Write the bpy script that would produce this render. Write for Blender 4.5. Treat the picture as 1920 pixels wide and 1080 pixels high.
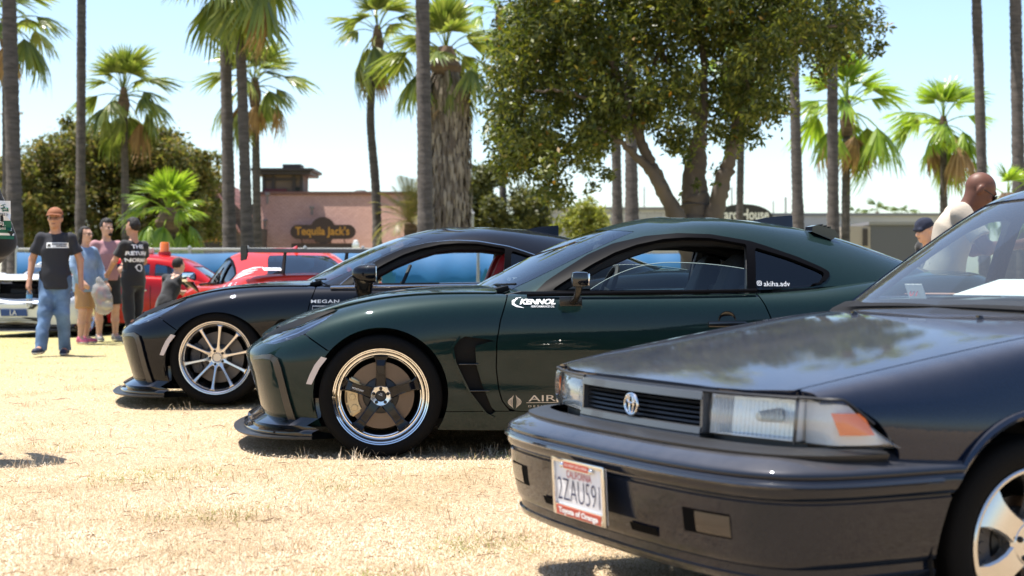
import bpy, bmesh, math, random
import numpy as np
from mathutils import Vector, Matrix

# ---------------------------------------------------------------- scene, camera, light
for o in list(bpy.data.objects):
    bpy.data.objects.remove(o)
scn = bpy.context.scene
COL = scn.collection
FPX, CAMH, HOR = 2800.0, 0.91, 519.0          # focal length (px of a 1920 frame), eye height, horizon row
cd = bpy.data.cameras.new('camera')
cam = bpy.data.objects.new('camera', cd)
COL.objects.link(cam)
cam.location = (0, 0, CAMH)
cam.rotation_euler = (math.pi/2, 0, 0)
cd.sensor_width = 36
cd.lens = FPX/1920*36
cd.shift_y = -(540-HOR)/1920
cd.clip_start, cd.clip_end = 0.05, 3000
cd.dof.use_dof = True
cd.dof.focus_distance = 7.6
cd.dof.aperture_fstop = 3.6
cd.dof.aperture_blades = 9
scn.camera = cam

SUN = Vector((-0.26, 0.10, 1.0)).normalized()  # direction towards the sun
w = bpy.data.worlds.new('World'); scn.world = w; w.use_nodes = True
nt = w.node_tree
bg = nt.nodes['Background']
sky = nt.nodes.new('ShaderNodeTexSky'); sky.sky_type = 'NISHITA'; sky.sun_disc = False
sky.sun_elevation = math.asin(SUN.z)
sky.sun_rotation = math.atan2(SUN.x, SUN.y)
sky.altitude = 10; sky.air_density = 1.0; sky.dust_density = .8; sky.ozone_density = 2.6
nt.links.new(sky.outputs[0], bg.inputs[0])
bg.inputs[1].default_value = 0.108
sl = bpy.data.lights.new('sun', 'SUN'); sl.energy = 4.6; sl.angle = math.radians(0.53); sl.color = (1.0, 0.955, 0.88)
so = bpy.data.objects.new('sun', sl); COL.objects.link(so)
so.rotation_euler = (-SUN).to_track_quat('-Z', 'Y').to_euler()
so.location = (0, 0, 60)
vs = scn.view_settings
vs.view_transform = 'Standard'; vs.look = 'None'; vs.gamma = 1; vs.use_curve_mapping = False
vs.exposure = 1.2
scn.render.engine = 'CYCLES'
scn.render.resolution_x, scn.render.resolution_y = 1024, 576
scn.cycles.max_bounces = 10; scn.cycles.transparent_max_bounces = 24; scn.cycles.transmission_bounces = 8
scn.cycles.sample_clamp_indirect = 6

RND = random.Random(7)
NP = np.random.default_rng(11)

# ---------------------------------------------------------------- materials
MATS = {}
def mat(name, col=(.5, .5, .5), rough=.5, metal=0, coat=0, coat_rough=.03, spec=.5, bump=0, bscale=200, var=0, vscale=8,
        emit=None, trans=0, ior=1.45, col2=None, stretch=None, detail=4, sheen=0, alpha=1, subsurf=0):
    if name in MATS: return MATS[name]
    m = bpy.data.materials.new(name); m.use_nodes = True
    N = m.node_tree.nodes; L = m.node_tree.links; b = N['Principled BSDF']
    b.inputs['Base Color'].default_value = (*col, 1)
    b.inputs['Roughness'].default_value = rough
    b.inputs['Metallic'].default_value = metal
    b.inputs['Coat Weight'].default_value = coat
    b.inputs['Coat Roughness'].default_value = coat_rough
    b.inputs['Specular IOR Level'].default_value = spec
    b.inputs['Transmission Weight'].default_value = trans
    b.inputs['IOR'].default_value = ior
    b.inputs['Sheen Weight'].default_value = sheen
    b.inputs['Alpha'].default_value = alpha
    if emit:
        b.inputs['Emission Color'].default_value = (*emit[:3], 1); b.inputs['Emission Strength'].default_value = emit[3]
    if bump or var or col2:
        tc = N.new('ShaderNodeTexCoord'); src = tc.outputs['Object']
        if stretch:
            mp = N.new('ShaderNodeMapping'); mp.inputs['Scale'].default_value = stretch
            L.new(src, mp.inputs[0]); src = mp.outputs[0]
    if var or col2:
        n = N.new('ShaderNodeTexNoise'); n.inputs['Scale'].default_value = vscale; n.inputs['Detail'].default_value = detail
        L.new(src, n.inputs['Vector'])
        r = N.new('ShaderNodeValToRGB')
        c2 = col2 if col2 else tuple(c*(1+var) for c in col)
        c1 = col if col2 else tuple(c*(1-var) for c in col)
        r.color_ramp.elements[0].color = (*c1, 1); r.color_ramp.elements[1].color = (*c2, 1)
        r.color_ramp.elements[0].position = .32; r.color_ramp.elements[1].position = .68
        L.new(n.outputs['Fac'], r.inputs[0]); L.new(r.outputs[0], b.inputs['Base Color'])
    if bump:
        n2 = N.new('ShaderNodeTexNoise'); n2.inputs['Scale'].default_value = bscale; n2.inputs['Detail'].default_value = 5
        L.new(src, n2.inputs['Vector'])
        bp = N.new('ShaderNodeBump'); bp.inputs['Strength'].default_value = bump; bp.inputs['Distance'].default_value = .01
        L.new(n2.outputs['Fac'], bp.inputs['Height']); L.new(bp.outputs[0], b.inputs['Normal'])
    MATS[name] = m
    return m

def paint(name, col, metal=.45, rough=.38, flake=.35, dust=0.0, dustcol=(.30, .25, .19), topdust=0.0, coat=.66):
    """car paint: metallic base with flakes, clear coat, an optional thin film of dust thicker on upward faces"""
    if name in MATS: return MATS[name]
    m = mat(name, col, rough, metal, coat, .015, spec=.02)
    N = m.node_tree.nodes; L = m.node_tree.links; b = N['Principled BSDF']
    b.inputs['Coat IOR'].default_value = 1.5
    tc = N.new('ShaderNodeTexCoord')
    v = N.new('ShaderNodeTexVoronoi'); v.inputs['Scale'].default_value = 700
    L.new(tc.outputs['Object'], v.inputs['Vector'])
    hs = N.new('ShaderNodeMixRGB'); hs.blend_type = 'MIX'
    hs.inputs[1].default_value = (*[c*(1-flake) for c in col], 1); hs.inputs[2].default_value = (*[min(1, c*(1+flake*2)) for c in col], 1)
    L.new(v.outputs['Color'], hs.inputs[0])
    out = hs.outputs[0]
    n = N.new('ShaderNodeTexNoise'); n.inputs['Scale'].default_value = 3.5; n.inputs['Detail'].default_value = 8; n.inputs['Roughness'].default_value = .7
    L.new(tc.outputs['Object'], n.inputs['Vector'])
    if dust or topdust:
        g = N.new('ShaderNodeNewGeometry'); sp = N.new('ShaderNodeSeparateXYZ'); L.new(g.outputs['Normal'], sp.inputs[0])
        mr = N.new('ShaderNodeMapRange'); mr.inputs[1].default_value = .35; mr.inputs[2].default_value = .95
        mr.inputs[3].default_value = dust; mr.inputs[4].default_value = topdust
        L.new(sp.outputs['Z'], mr.inputs[0])
        mm = N.new('ShaderNodeMath'); mm.operation = 'MULTIPLY'; L.new(mr.outputs[0], mm.inputs[0])
        mr2 = N.new('ShaderNodeMapRange'); mr2.inputs[1].default_value = .3; mr2.inputs[2].default_value = .7; mr2.inputs[3].default_value = .55; mr2.inputs[4].default_value = 1.35
        L.new(n.outputs['Fac'], mr2.inputs[0]); L.new(mr2.outputs[0], mm.inputs[1])
        mx = N.new('ShaderNodeMixRGB'); mx.inputs[2].default_value = (*dustcol, 1)
        L.new(mm.outputs[0], mx.inputs[0]); L.new(out, mx.inputs[1]); out = mx.outputs[0]
        mr3 = N.new('ShaderNodeMapRange'); mr3.inputs[3].default_value = .012; mr3.inputs[4].default_value = .16
        L.new(mm.outputs[0], mr3.inputs[0]); L.new(mr3.outputs[0], b.inputs['Coat Roughness'])
    L.new(out, b.inputs['Base Color'])
    n3 = N.new('ShaderNodeTexNoise'); n3.inputs['Scale'].default_value = 90; L.new(tc.outputs['Object'], n3.inputs['Vector'])
    bp = N.new('ShaderNodeBump'); bp.inputs['Strength'].default_value = .012; bp.inputs['Distance'].default_value = .01
    L.new(n3.outputs['Fac'], bp.inputs['Height']); L.new(bp.outputs[0], b.inputs['Coat Normal'])
    return m

def glass(name, tint=(.8, .85, .85), fmul=1.0, haze=0.0):
    """thin window pane: tinted see-through mixed with a mirror by Fresnel"""
    if name in MATS: return MATS[name]
    m = bpy.data.materials.new(name); m.use_nodes = True
    N = m.node_tree.nodes; L = m.node_tree.links
    N.remove(N['Principled BSDF']); out = N['Material Output']
    t = N.new('ShaderNodeBsdfTransparent'); t.inputs[0].default_value = (*tint, 1)
    g = N.new('ShaderNodeBsdfGlossy'); g.inputs['Roughness'].default_value = .01
    lw = N.new('ShaderNodeLayerWeight'); lw.inputs[0].default_value = .5          # Schlick Fresnel, the same from both sides
    pw = N.new('ShaderNodeMath'); pw.operation = 'POWER'; pw.inputs[1].default_value = 4.5; L.new(lw.outputs['Facing'], pw.inputs[0])
    ma = N.new('ShaderNodeMath'); ma.operation = 'MULTIPLY_ADD'; ma.inputs[1].default_value = .92; ma.inputs[2].default_value = .06; L.new(pw.outputs[0], ma.inputs[0])
    mu = N.new('ShaderNodeMath'); mu.operation = 'MULTIPLY'; mu.inputs[1].default_value = fmul; mu.use_clamp = True
    L.new(ma.outputs[0], mu.inputs[0])
    mx = N.new('ShaderNodeMixShader'); L.new(mu.outputs[0], mx.inputs[0]); L.new(t.outputs[0], mx.inputs[1]); L.new(g.outputs[0], mx.inputs[2])
    last = mx
    if haze:
        d = N.new('ShaderNodeBsdfDiffuse'); d.inputs[0].default_value = (.45, .43, .40, 1)
        m2 = N.new('ShaderNodeMixShader'); m2.inputs[0].default_value = haze
        L.new(mx.outputs[0], m2.inputs[1]); L.new(d.outputs[0], m2.inputs[2]); last = m2
    L.new(last.outputs[0], out.inputs[0])
    MATS[name] = m
    return m

# ---------------------------------------------------------------- object helpers
def obj(name, me, parent=None, m=None, loc=None, rot=None, scale=None):
    o = bpy.data.objects.new(name, me); COL.objects.link(o)
    if parent is not None: o.parent = parent
    if loc is not None: o.location = loc
    if rot is not None: o.rotation_euler = rot
    if scale is not None: o.scale = scale
    if m is not None and me is not None:
        if len(me.materials) == 0: me.materials.append(None)
        o.material_slots[0].link = 'OBJECT'; o.material_slots[0].material = m
    return o
def tag(o, label=None, cat=None, group=None, kind=None):
    if label: o['label'] = label
    if cat: o['category'] = cat
    if group: o['group'] = group
    if kind: o['kind'] = kind
    return o
def thing(name, label, cat, loc=(0, 0, 0), rz=0, group=None):
    o = bpy.data.objects.new(name, None); COL.objects.link(o); o.empty_display_size = .1
    o.location = loc; o.rotation_euler = (0, 0, rz)
    return tag(o, label, cat, group)
def mesh(name, v, f, smooth=True, sharp=None):
    me = bpy.data.meshes.new(name)
    me.from_pydata([tuple(map(float, p)) for p in v], [], [tuple(map(int, q)) for q in f])
    me.validate(); me.update()
    if smooth:
        me.polygons.foreach_set('use_smooth', [True]*len(me.polygons))
        if sharp: me.set_sharp_from_angle(angle=math.radians(sharp))
    return me
def mo(name, v, f, m, parent=None, smooth=True, sharp=None, **k):
    return obj(name, mesh(name, v, f, smooth, sharp), parent, m, **k)

class MB:
    """collects simple shapes into one mesh"""
    def __init__(s): s.v = []; s.f = []
    def add(s, v, f):
        n = len(s.v); s.v += [tuple(p) for p in v]; s.f += [tuple(i+n for i in q) for q in f]; return s
    def box(s, c, d, R=None, bev=0.0):
        x, y, z = d[0]/2, d[1]/2, d[2]/2
        if bev:
            bm = bmesh.new(); bmesh.ops.create_cube(bm, size=1)
            for q in bm.verts: q.co = Vector((q.co.x*d[0], q.co.y*d[1], q.co.z*d[2]))
            bmesh.ops.bevel(bm, geom=bm.edges[:], offset=bev, segments=2, affect='EDGES', profile=.6)
            bm.verts.index_update(); v = [q.co.copy() for q in bm.verts]; f = [[q.index for q in g.verts] for g in bm.faces]; bm.free()
        else:
            v = [Vector(p) for p in ((-x,-y,-z),(x,-y,-z),(x,y,-z),(-x,y,-z),(-x,-y,z),(x,-y,z),(x,y,z),(-x,y,z))]
            f = [(0,3,2,1),(4,5,6,7),(0,1,5,4),(1,2,6,5),(2,3,7,6),(3,0,4,7)]
        if R is not None: v = [R @ p for p in v]
        return s.add([p+Vector(c) for p in v], f)
    def tube(s, pts, rad, n=8, caps=True):
        pts = [Vector(p) for p in pts]
        if not hasattr(rad, '__len__'): rad = [rad]*len(pts)
        v = []; f = []; k = len(pts)
        t0 = (pts[1]-pts[0]).normalized()
        up = Vector((0, 0, 1)) if abs(t0.z) < .9 else Vector((1, 0, 0))
        a = t0.cross(up).normalized()
        for i, p in enumerate(pts):
            t = (pts[min(i+1, k-1)]-pts[max(i-1, 0)]).normalized()
            a = (a - t*a.dot(t)).normalized(); b = t.cross(a)
            for j in range(n):
                g = 2*math.pi*j/n; v.append(p + (a*math.cos(g)+b*math.sin(g))*rad[i])
        for i in range(k-1):
            for j in range(n):
                f.append((i*n+j, i*n+(j+1) % n, (i+1)*n+(j+1) % n, (i+1)*n+j))
        if caps:
            f.append(tuple(range(n-1, -1, -1))); f.append(tuple((k-1)*n+j for j in range(n)))
        return s.add(v, f)
    def lathe(s, prof, n=48, axis='y', c=(0, 0, 0), arc=None, close=False):
        """prof: (radius, height along axis)"""
        v = []; f = []; k = len(prof); full = arc is None
        a0, a1 = (0, 2*math.pi) if full else arc
        m_ = n if full else n+1
        for i in range(m_):
            g = a0+(a1-a0)*i/n; cg, sg = math.cos(g), math.sin(g)
            for r, hh in prof:
                p = {'y': (r*cg, hh, r*sg), 'z': (r*cg, r*sg, hh), 'x': (hh, r*cg, r*sg)}[axis]
                v.append((p[0]+c[0], p[1]+c[1], p[2]+c[2]))
        for i in range(n):
            i2 = (i+1) % m_
            for j in range(k if close else k-1):
                j2 = (j+1) % k
                f.append((i*k+j, i*k+j2, i2*k+j2, i2*k+j))
        return s.add(v, f)
    def prism(s, poly, d0, d1, plane='xz'):
        """extrude a 2D polygon; plane xz extrudes along y, xy along z, yz along x"""
        n = len(poly)
        def P(a, b, d): return {'xz': (a, d, b), 'xy': (a, b, d), 'yz': (d, a, b)}[plane]
        v = [P(a, b, d0) for a, b in poly]+[P(a, b, d1) for a, b in poly]
        f = [tuple(range(n)), tuple(range(2*n-1, n-1, -1))]+[(i, i+n, (i+1) % n+n, (i+1) % n) for i in range(n)]
        return s.add(v, f)
    def ellipsoid(s, c, r, n=16, m_=10):
        v = []; f = []
        for i in range(m_+1):
            t = math.pi*i/m_
            for j in range(n):
                g = 2*math.pi*j/n
                v.append((c[0]+r[0]*math.sin(t)*math.cos(g), c[1]+r[1]*math.sin(t)*math.sin(g), c[2]+r[2]*math.cos(t)))
        for i in range(m_):
            for j in range(n): f.append((i*n+j, (i+1)*n+j, (i+1)*n+(j+1) % n, i*n+(j+1) % n))
        return s.add(v, f)
    def mesh(s, name, smooth=True, sharp=40):
        me = mesh(name, s.v, s.f, smooth, None)
        bm = bmesh.new(); bm.from_mesh(me); bmesh.ops.remove_doubles(bm, verts=bm.verts[:], dist=1e-5)
        bmesh.ops.recalc_face_normals(bm, faces=bm.faces[:]); bm.to_mesh(me); bm.free()
        if smooth: me.set_sharp_from_angle(angle=math.radians(sharp))
        return me
    def build(s, name, m, parent=None, smooth=True, sharp=40, **k):
        return obj(name, s.mesh(name, smooth, sharp), parent, m, **k)

def text_mesh(body, size=.1, extrude=.0, bold=0.0, shear=0, align='CENTER', space=1.0, bevel=0):
    c = bpy.data.curves.new('txt', 'FONT'); c.body = body; c.size = size; c.extrude = extrude; c.offset = bold
    c.shear = shear; c.align_x = align; c.align_y = 'CENTER'; c.space_character = space; c.resolution_u = 3
    o = bpy.data.objects.new('txt', c); COL.objects.link(o)
    bpy.context.view_layer.update()
    dg = bpy.context.evaluated_depsgraph_get()
    me = bpy.data.meshes.new_from_object(o.evaluated_get(dg))
    bpy.data.objects.remove(o); bpy.data.curves.remove(c)
    return me
def text(name, body, size, m, parent, loc, rot, width=None, height=None, **k):
    me = text_mesh(body, size, **k)
    o = obj(name, me, parent, m, loc=loc, rot=rot)
    if len(me.vertices):
        co = np.array([v.co[:] for v in me.vertices])
        ex = co.max(0)-co.min(0)
        sx = width/ex[0] if width else 1; sy = height/ex[1] if height else sx
        o.scale = (sx, sy, 1)
    return o

# ---------------------------------------------------------------- surface helpers
def bbasis(n, t):
    """clamped uniform cubic B-spline basis (len(t), n) and matching Greville abscissae"""
    p = 3; K = np.concatenate([[0]*p, np.arange(n-p+1), [n-p]*p]).astype(float)
    t = np.clip(t, 0, n-p-1e-9)
    B = np.zeros((len(t), n+p))
    for i in range(n+p): B[:, i] = (t >= K[i]) & (t < K[i+1])
    for d in range(1, p+1):
        C = np.zeros_like(B)
        for i in range(n+p-d):
            a = K[i+d]-K[i]; b = K[i+d+1]-K[i+1]
            if a > 0: C[:, i] += (t-K[i])/a*B[:, i]
            if b > 0: C[:, i] += (K[i+d+1]-t)/b*B[:, i+1]
        B = C
    G = np.array([(K[i+1]+K[i+2]+K[i+3])/3 for i in range(n)])
    return B[:, :n], G
def bsurf(net, nu, nv):
    """net[v][u][3] -> points, (u,v) index coordinates, quads"""
    net = np.array(net, float); V, U, _ = net.shape
    tu = np.linspace(0, U-3, nu); tv = np.linspace(0, V-3, nv)
    Bu, Gu = bbasis(U, tu); Bv, Gv = bbasis(V, tv)
    P = np.einsum('av,bu,vuk->abk', Bv, Bu, net)
    iu = np.interp(tu, Gu, np.arange(U)); iv = np.interp(tv, Gv, np.arange(V))
    UV = np.stack(np.meshgrid(iu, iv), -1)
    idx = np.arange(nu*nv).reshape(nv, nu)
    F = np.stack([idx[:-1, :-1], idx[:-1, 1:], idx[1:, 1:], idx[1:, :-1]], -1).reshape(-1, 4)
    return P.reshape(-1, 3), UV.reshape(-1, 2), F
def polysd(pts, poly):
    """signed distance (inside positive) of 2D points to a polygon"""
    pts = np.asarray(pts, float); poly = np.asarray(poly, float)
    d = np.full(len(pts), 1e9); ins = np.zeros(len(pts), bool)
    for a, b in zip(poly, np.roll(poly, -1, 0)):
        e = b-a; w_ = pts-a
        t = np.clip((w_@e)/(e@e+1e-12), 0, 1)
        d = np.minimum(d, np.hypot(*(w_-t[:, None]*e).T))
        c = ((a[1] > pts[:, 1]) != (b[1] > pts[:, 1]))
        with np.errstate(divide='ignore', invalid='ignore'):
            c &= pts[:, 0] < (b[0]-a[0])*(pts[:, 1]-a[1])/(b[1]-a[1])+a[0]
        ins ^= c
    return np.where(ins, d, -d)
def clip(V, F, f, A=None):
    """keep the part of a mesh where f>0; A = extra per-vertex data carried along"""
    V = np.asarray(V, float); f = np.asarray(f, float)
    A = np.zeros((len(V), 0)) if A is None else np.asarray(A, float)
    nv = list(range(len(V))); extra = []; cache = {}
    out = []
    pos = f > 0
    for q in F:
        s = [pos[i] for i in q]
        if all(s): out.append(tuple(q)); continue
        if not any(s): continue
        r = []
        n = len(q)
        for a in range(n):
            i, j = q[a], q[(a+1) % n]
            if pos[i]: r.append(i)
            if pos[i] != pos[j]:
                k = (min(i, j), max(i, j))
                if k not in cache:
                    t = f[k[0]]/(f[k[0]]-f[k[1]]); t = min(max(t, .002), .998)
                    cache[k] = len(V)+len(extra)
                    extra.append((V[k[0]]*(1-t)+V[k[1]]*t, A[k[0]]*(1-t)+A[k[1]]*t))
                r.append(cache[k])
        if len(r) >= 3: out.append(tuple(r))
    if extra:
        V2 = np.vstack([V, [e[0] for e in extra]]); A2 = np.vstack([A, [e[1] for e in extra]]) if A.shape[1] else np.zeros((len(V)+len(extra), 0))
    else: V2, A2 = V, A
    used = sorted({i for q in out for i in q}); mp = {i: k for k, i in enumerate(used)}
    return V2[used], [tuple(mp[i] for i in q) for q in out], A2[used]
def vnormals(V, F):
    N = np.zeros_like(V)
    for q in F:
        a, b, c = V[q[0]], V[q[1]], V[q[2]]
        n = np.cross(b-a, c-a)
        if len(q) > 3: n = n+np.cross(c-a, V[q[3]]-a)
        for i in q: N[i] += n
    return N/np.maximum(np.linalg.norm(N, axis=1), 1e-12)[:, None]
def flange(V, F, depth=.018, N=None):
    """add an inward rim along the open border of a panel so that it has thickness"""
    if N is None: N = vnormals(V, F)
    ed = {}
    for q in F:
        for a in range(len(q)):
            i, j = q[a], q[(a+1) % len(q)]
            k = (min(i, j), max(i, j)); ed[k] = None if k in ed else (i, j)
    V = list(V); F = list(F); m1 = {}; m2 = {}
    for e in ed.values():
        if e is None: continue
        for i in e:
            if i not in m1:
                m1[i] = len(V); V.append(V[i]); m2[i] = len(V); V.append(V[i]-N[i]*depth)
        i, j = e
        F.append((m1[j], m1[i], m2[i], m2[j]))
    return np.array(V), F
def mirror(V, F):
    V = np.array(V); V[:, 1] *= -1
    return V, [tuple(reversed(q)) for q in F]

def fast_mesh(name, co, tri_or_quad, smooth=False):
    """numpy -> mesh; faces all the same size"""
    co = np.asarray(co, np.float32); F = np.asarray(tri_or_quad, np.int32); n, k = F.shape
    me = bpy.data.meshes.new(name)
    me.vertices.add(len(co)); me.vertices.foreach_set('co', co.ravel())
    me.loops.add(n*k); me.loops.foreach_set('vertex_index', F.ravel())
    me.polygons.add(n); me.polygons.foreach_set('loop_start', np.arange(n, dtype=np.int32)*k)
    if smooth: me.polygons.foreach_set('use_smooth', np.ones(n, bool))
    me.update(calc_edges=True); me.validate()
    return me
def at(px, py, D):
    """world point seen at a pixel of the 1920x1080 frame, D metres ahead"""
    return Vector(((px-960)/FPX*D, D, CAMH-(py-HOR)/FPX*D))
def ground_z(x, y):
    x = np.asarray(x, float); y = np.asarray(y, float)
    d = np.hypot((x-1.9)/2.6, (y-5.1)/1.45); z = -.085*np.exp(-d**4)
    u_ = (x+.7)*.998+(y-10.7)*.07; v_ = -(x+.7)*.07+(y-10.7)*.998
    z = z+.065*np.exp(-np.hypot(u_/3.2, v_/1.35)**4)
    return z+.006*np.sin(x*1.7+y*.9)*np.sin(y*1.3-x*.6)
# ================================================================= ground
xs = np.concatenate([[-2500, -400, -120, -50, -25, -16, -12], np.linspace(-9, 9, 130), [12, 16, 25, 50, 120, 400, 2500]])
ys = np.concatenate([[-400, -60, -15, -4, 0], np.linspace(1.5, 24, 170), [27, 32, 40, 60, 100, 200, 600, 3000]])
gx, gy = np.meshgrid(xs, ys); gz = ground_z(gx, gy)
nx, ny = len(xs), len(ys); idx = np.arange(nx*ny).reshape(ny, nx)
gm = fast_mesh('ground', np.stack([gx, gy, gz], -1).reshape(-1, 3), np.stack([idx[:-1, :-1], idx[:-1, 1:], idx[1:, 1:], idx[1:, :-1]], -1).reshape(-1, 4), True)
m = bpy.data.materials.new('dry_lawn'); m.use_nodes = True; N = m.node_tree.nodes; L = m.node_tree.links; b = N['Principled BSDF']
b.inputs['Roughness'].default_value = .95; b.inputs['Specular IOR Level'].default_value = .1
tc = N.new('ShaderNodeTexCoord')
def noise(scale, detail=4, rough=.6, stretch=None):
    n = N.new('ShaderNodeTexNoise'); n.inputs['Scale'].default_value = scale; n.inputs['Detail'].default_value = detail; n.inputs['Roughness'].default_value = rough
    L.new(tc.outputs['Object'], n.inputs['Vector']); return n.outputs['Fac']
def ramp(src, stops):
    r = N.new('ShaderNodeValToRGB'); e = r.color_ramp.elements
    while len(e) < len(stops): e.new(.5)
    for q, (p, c_) in zip(e, stops): q.position = p; q.color = (*c_, 1)
    L.new(src, r.inputs[0]); return r.outputs[0]
def mixc(fac, a, b_, blend='MIX'):
    x = N.new('ShaderNodeMixRGB'); x.blend_type = blend
    for s_, i in ((fac, 0), (a, 1), (b_, 2)):
        if hasattr(s_, 'is_output'): L.new(s_, x.inputs[i])
        elif isinstance(s_, tuple): x.inputs[i].default_value = (*s_, 1)
        else: x.inputs[i].default_value = s_
    return x.outputs[0]
straw = ramp(noise(45, 8, .75), [(.30, (.28, .19, .11)), (.42, (.50, .37, .24)), (.58, (.66, .53, .36)), (.78, (.76, .62, .44))])
fine = ramp(noise(160, 3, .7), [(.35, (.55, .5, .45)), (.6, (1.1, 1.08, 1.05))])
col = mixc(1.0, straw, fine, 'MULTIPLY')
gfac = ramp(noise(.55, 5, .65), [(.50, (0, 0, 0)), (.72, (.45, .45, .45))])
col = mixc(gfac, col, (.24, .23, .085))
ofac = ramp(noise(1.1, 6, .7), [(.63, (0, 0, 0)), (.80, (.6, .6, .6))])
col = mixc(ofac, col, (.42, .24, .10))
# lawn turns greener further away
geo = N.new('ShaderNodeSeparateXYZ'); L.new(tc.outputs['Object'], geo.inputs[0])
mr = N.new('ShaderNodeMapRange'); mr.inputs[1].default_value = 9; mr.inputs[2].default_value = 22; L.new(geo.outputs['Y'], mr.inputs[0])
gg = mixc(noise(3.5, 6, .7), (.46, .40, .19), (.26, .27, .09))
mf = N.new('ShaderNodeMath'); mf.operation = 'MULTIPLY'; mf.inputs[1].default_value = .85; L.new(mr.outputs[0], mf.inputs[0])
col = mixc(mf.outputs[0], col, gg)
L.new(col, b.inputs['Base Color'])
bp_ = N.new('ShaderNodeBump'); bp_.inputs['Strength'].default_value = .9; bp_.inputs['Distance'].default_value = .02
L.new(noise(70, 6, .75), bp_.inputs['Height']); L.new(bp_.outputs[0], b.inputs['Normal'])
MATS['dry_lawn'] = m
tag(obj('ground', gm, None, m), kind='structure')

def blade_field(name, px0, px1, py0, py1, n, ln, wd, up, m, seed, label, gfun=None, clump=0):
    """short blades scattered evenly over the visible lawn; D from the image row so that density falls with distance"""
    r = np.random.default_rng(seed)
    py = r.uniform(py0, py1, n); D = FPX*CAMH/(py-HOR); x = (r.uniform(px0, px1, n)-960)/FPX*D
    if clump:
        c = r.integers(0, clump, n); cx = x[:clump]; cy = D[:clump]
        x = cx[c]+r.normal(0, .035, n); D = cy[c]+r.normal(0, .035, n)
    k = np.ones(n, bool) if gfun is None else gfun(x, D, r)
    x, D = x[k], D[k]; n = len(x)
    a = r.uniform(0, 2*np.pi, n); el = r.uniform(*up, n); l = r.uniform(*ln, n); w_ = r.uniform(*wd, n)*(1+D*.035)
    z = ground_z(x, D)
    d = np.stack([np.cos(a)*np.cos(el), np.sin(a)*np.cos(el), np.sin(el)], 1); s = np.stack([-np.sin(a), np.cos(a), np.zeros(n)], 1)
    base = np.stack([x, D, z+.001+r.uniform(0, .012, n)], 1)
    mid = base+d*(l*.55)[:, None]+np.array([0, 0, .004]); tip = base+d*l[:, None]-np.array([0, 0, 1])*(l*.15)[:, None]
    V = np.stack([base-s*w_[:, None]/2, base+s*w_[:, None]/2, mid+s*w_[:, None]*.4, tip, mid-s*w_[:, None]*.4], 1).reshape(-1, 3)
    V[:, 2] = np.maximum(V[:, 2], .0+ground_z(V[:, 0], V[:, 1])+.001)
    i = np.arange(n)[:, None]*5
    F = np.concatenate([i+np.array([[0, 1, 2]]), i+np.array([[0, 2, 4]]), i+np.array([[4, 2, 3]])], 0)
    return tag(obj(name, fast_mesh(name, V, F), None, m), label, 'grass', kind='stuff')
def blade_mat(name, stops, rough=.85):
    m = bpy.data.materials.new(name); m.use_nodes = True; N = m.node_tree.nodes; L = m.node_tree.links; b = N['Principled BSDF']
    b.inputs['Roughness'].default_value = rough; b.inputs['Specular IOR Level'].default_value = .15
    g = N.new('ShaderNodeNewGeometry'); r = N.new('ShaderNodeValToRGB'); e = r.color_ramp.elements
    while len(e) < len(stops): e.new(.5)
    for q, (p, c_) in zip(e, stops): q.position = p; q.color = (*c_, 1)
    L.new(g.outputs['Random Per Island'], r.inputs[0]); L.new(r.outputs[0], b.inputs['Base Color'])
    tc = N.new('ShaderNodeTexCoord'); nz = N.new('ShaderNodeTexNoise'); nz.inputs['Scale'].default_value = 1.3; nz.inputs['Detail'].default_value = 7; nz.inputs['Roughness'].default_value = .7
    L.new(tc.outputs['Object'], nz.inputs['Vector']); r2 = N.new('ShaderNodeValToRGB'); e2 = r2.color_ramp.elements
    e2[0].position = .34; e2[0].color = (.62, .54, .42, 1); e2[1].position = .56; e2[1].color = (1.06, 1.05, 1.03, 1)
    L.new(nz.outputs['Fac'], r2.inputs[0]); mm = N.new('ShaderNodeMixRGB'); mm.blend_type = 'MULTIPLY'; mm.inputs[0].default_value = 1
    L.new(r.outputs[0], mm.inputs[1]); L.new(r2.outputs[0], mm.inputs[2]); L.new(mm.outputs[0], b.inputs['Base Color'])
    t = N.new('ShaderNodeBsdfTranslucent'); L.new(mm.outputs[0], t.inputs[0])
    mx = N.new('ShaderNodeMixShader'); mx.inputs[0].default_value = .25; L.new(b.outputs[0], mx.inputs[1]); L.new(t.outputs[0], mx.inputs[2])
    L.new(mx.outputs[0], N['Material Output'].inputs[0])
    MATS[name] = m; return m
STRAW = blade_mat('straw_blades', [(0, (.22, .14, .07)), (.14, (.50, .38, .25)), (.5, (.72, .59, .44)), (.8, (.82, .71, .56)), (1, (.58, .49, .31))])
GREENB = blade_mat('green_blades', [(0, (.14, .17, .04)), (.5, (.24, .26, .07)), (1, (.40, .36, .14))])
blade_field('dry_grass', -120, 2040, 600, 1180, 250000, (.010, .032), (.0012, .0026), (.03, .40), STRAW, 1, 'short sun-bleached dry grass covering the lawn')
def gpatch(x, y, r):
    p = np.sin(x*2.1+1.3)*np.sin(y*1.7)+.6*np.sin(x*5.3-y*3.1)+.5*np.sin(y*6.1+x*1.1)+np.clip((y-9)/6, 0, 1.6)
    return p+r.normal(0, .25, len(x)) > .95
blade_field('green_grass', -120, 2040, 596, 1180, 90000, (.015, .045), (.0013, .0026), (.15, .9), GREENB, 2, 'thin green grass growing in patches of the lawn', gpatch)
blade_field('grass_tufts', 0, 1300, 640, 1120, 2600, (.03, .085), (.0015, .0028), (.5, 1.35), STRAW, 3, 'taller straw tufts standing up from the mown lawn', None, 170)
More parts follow.
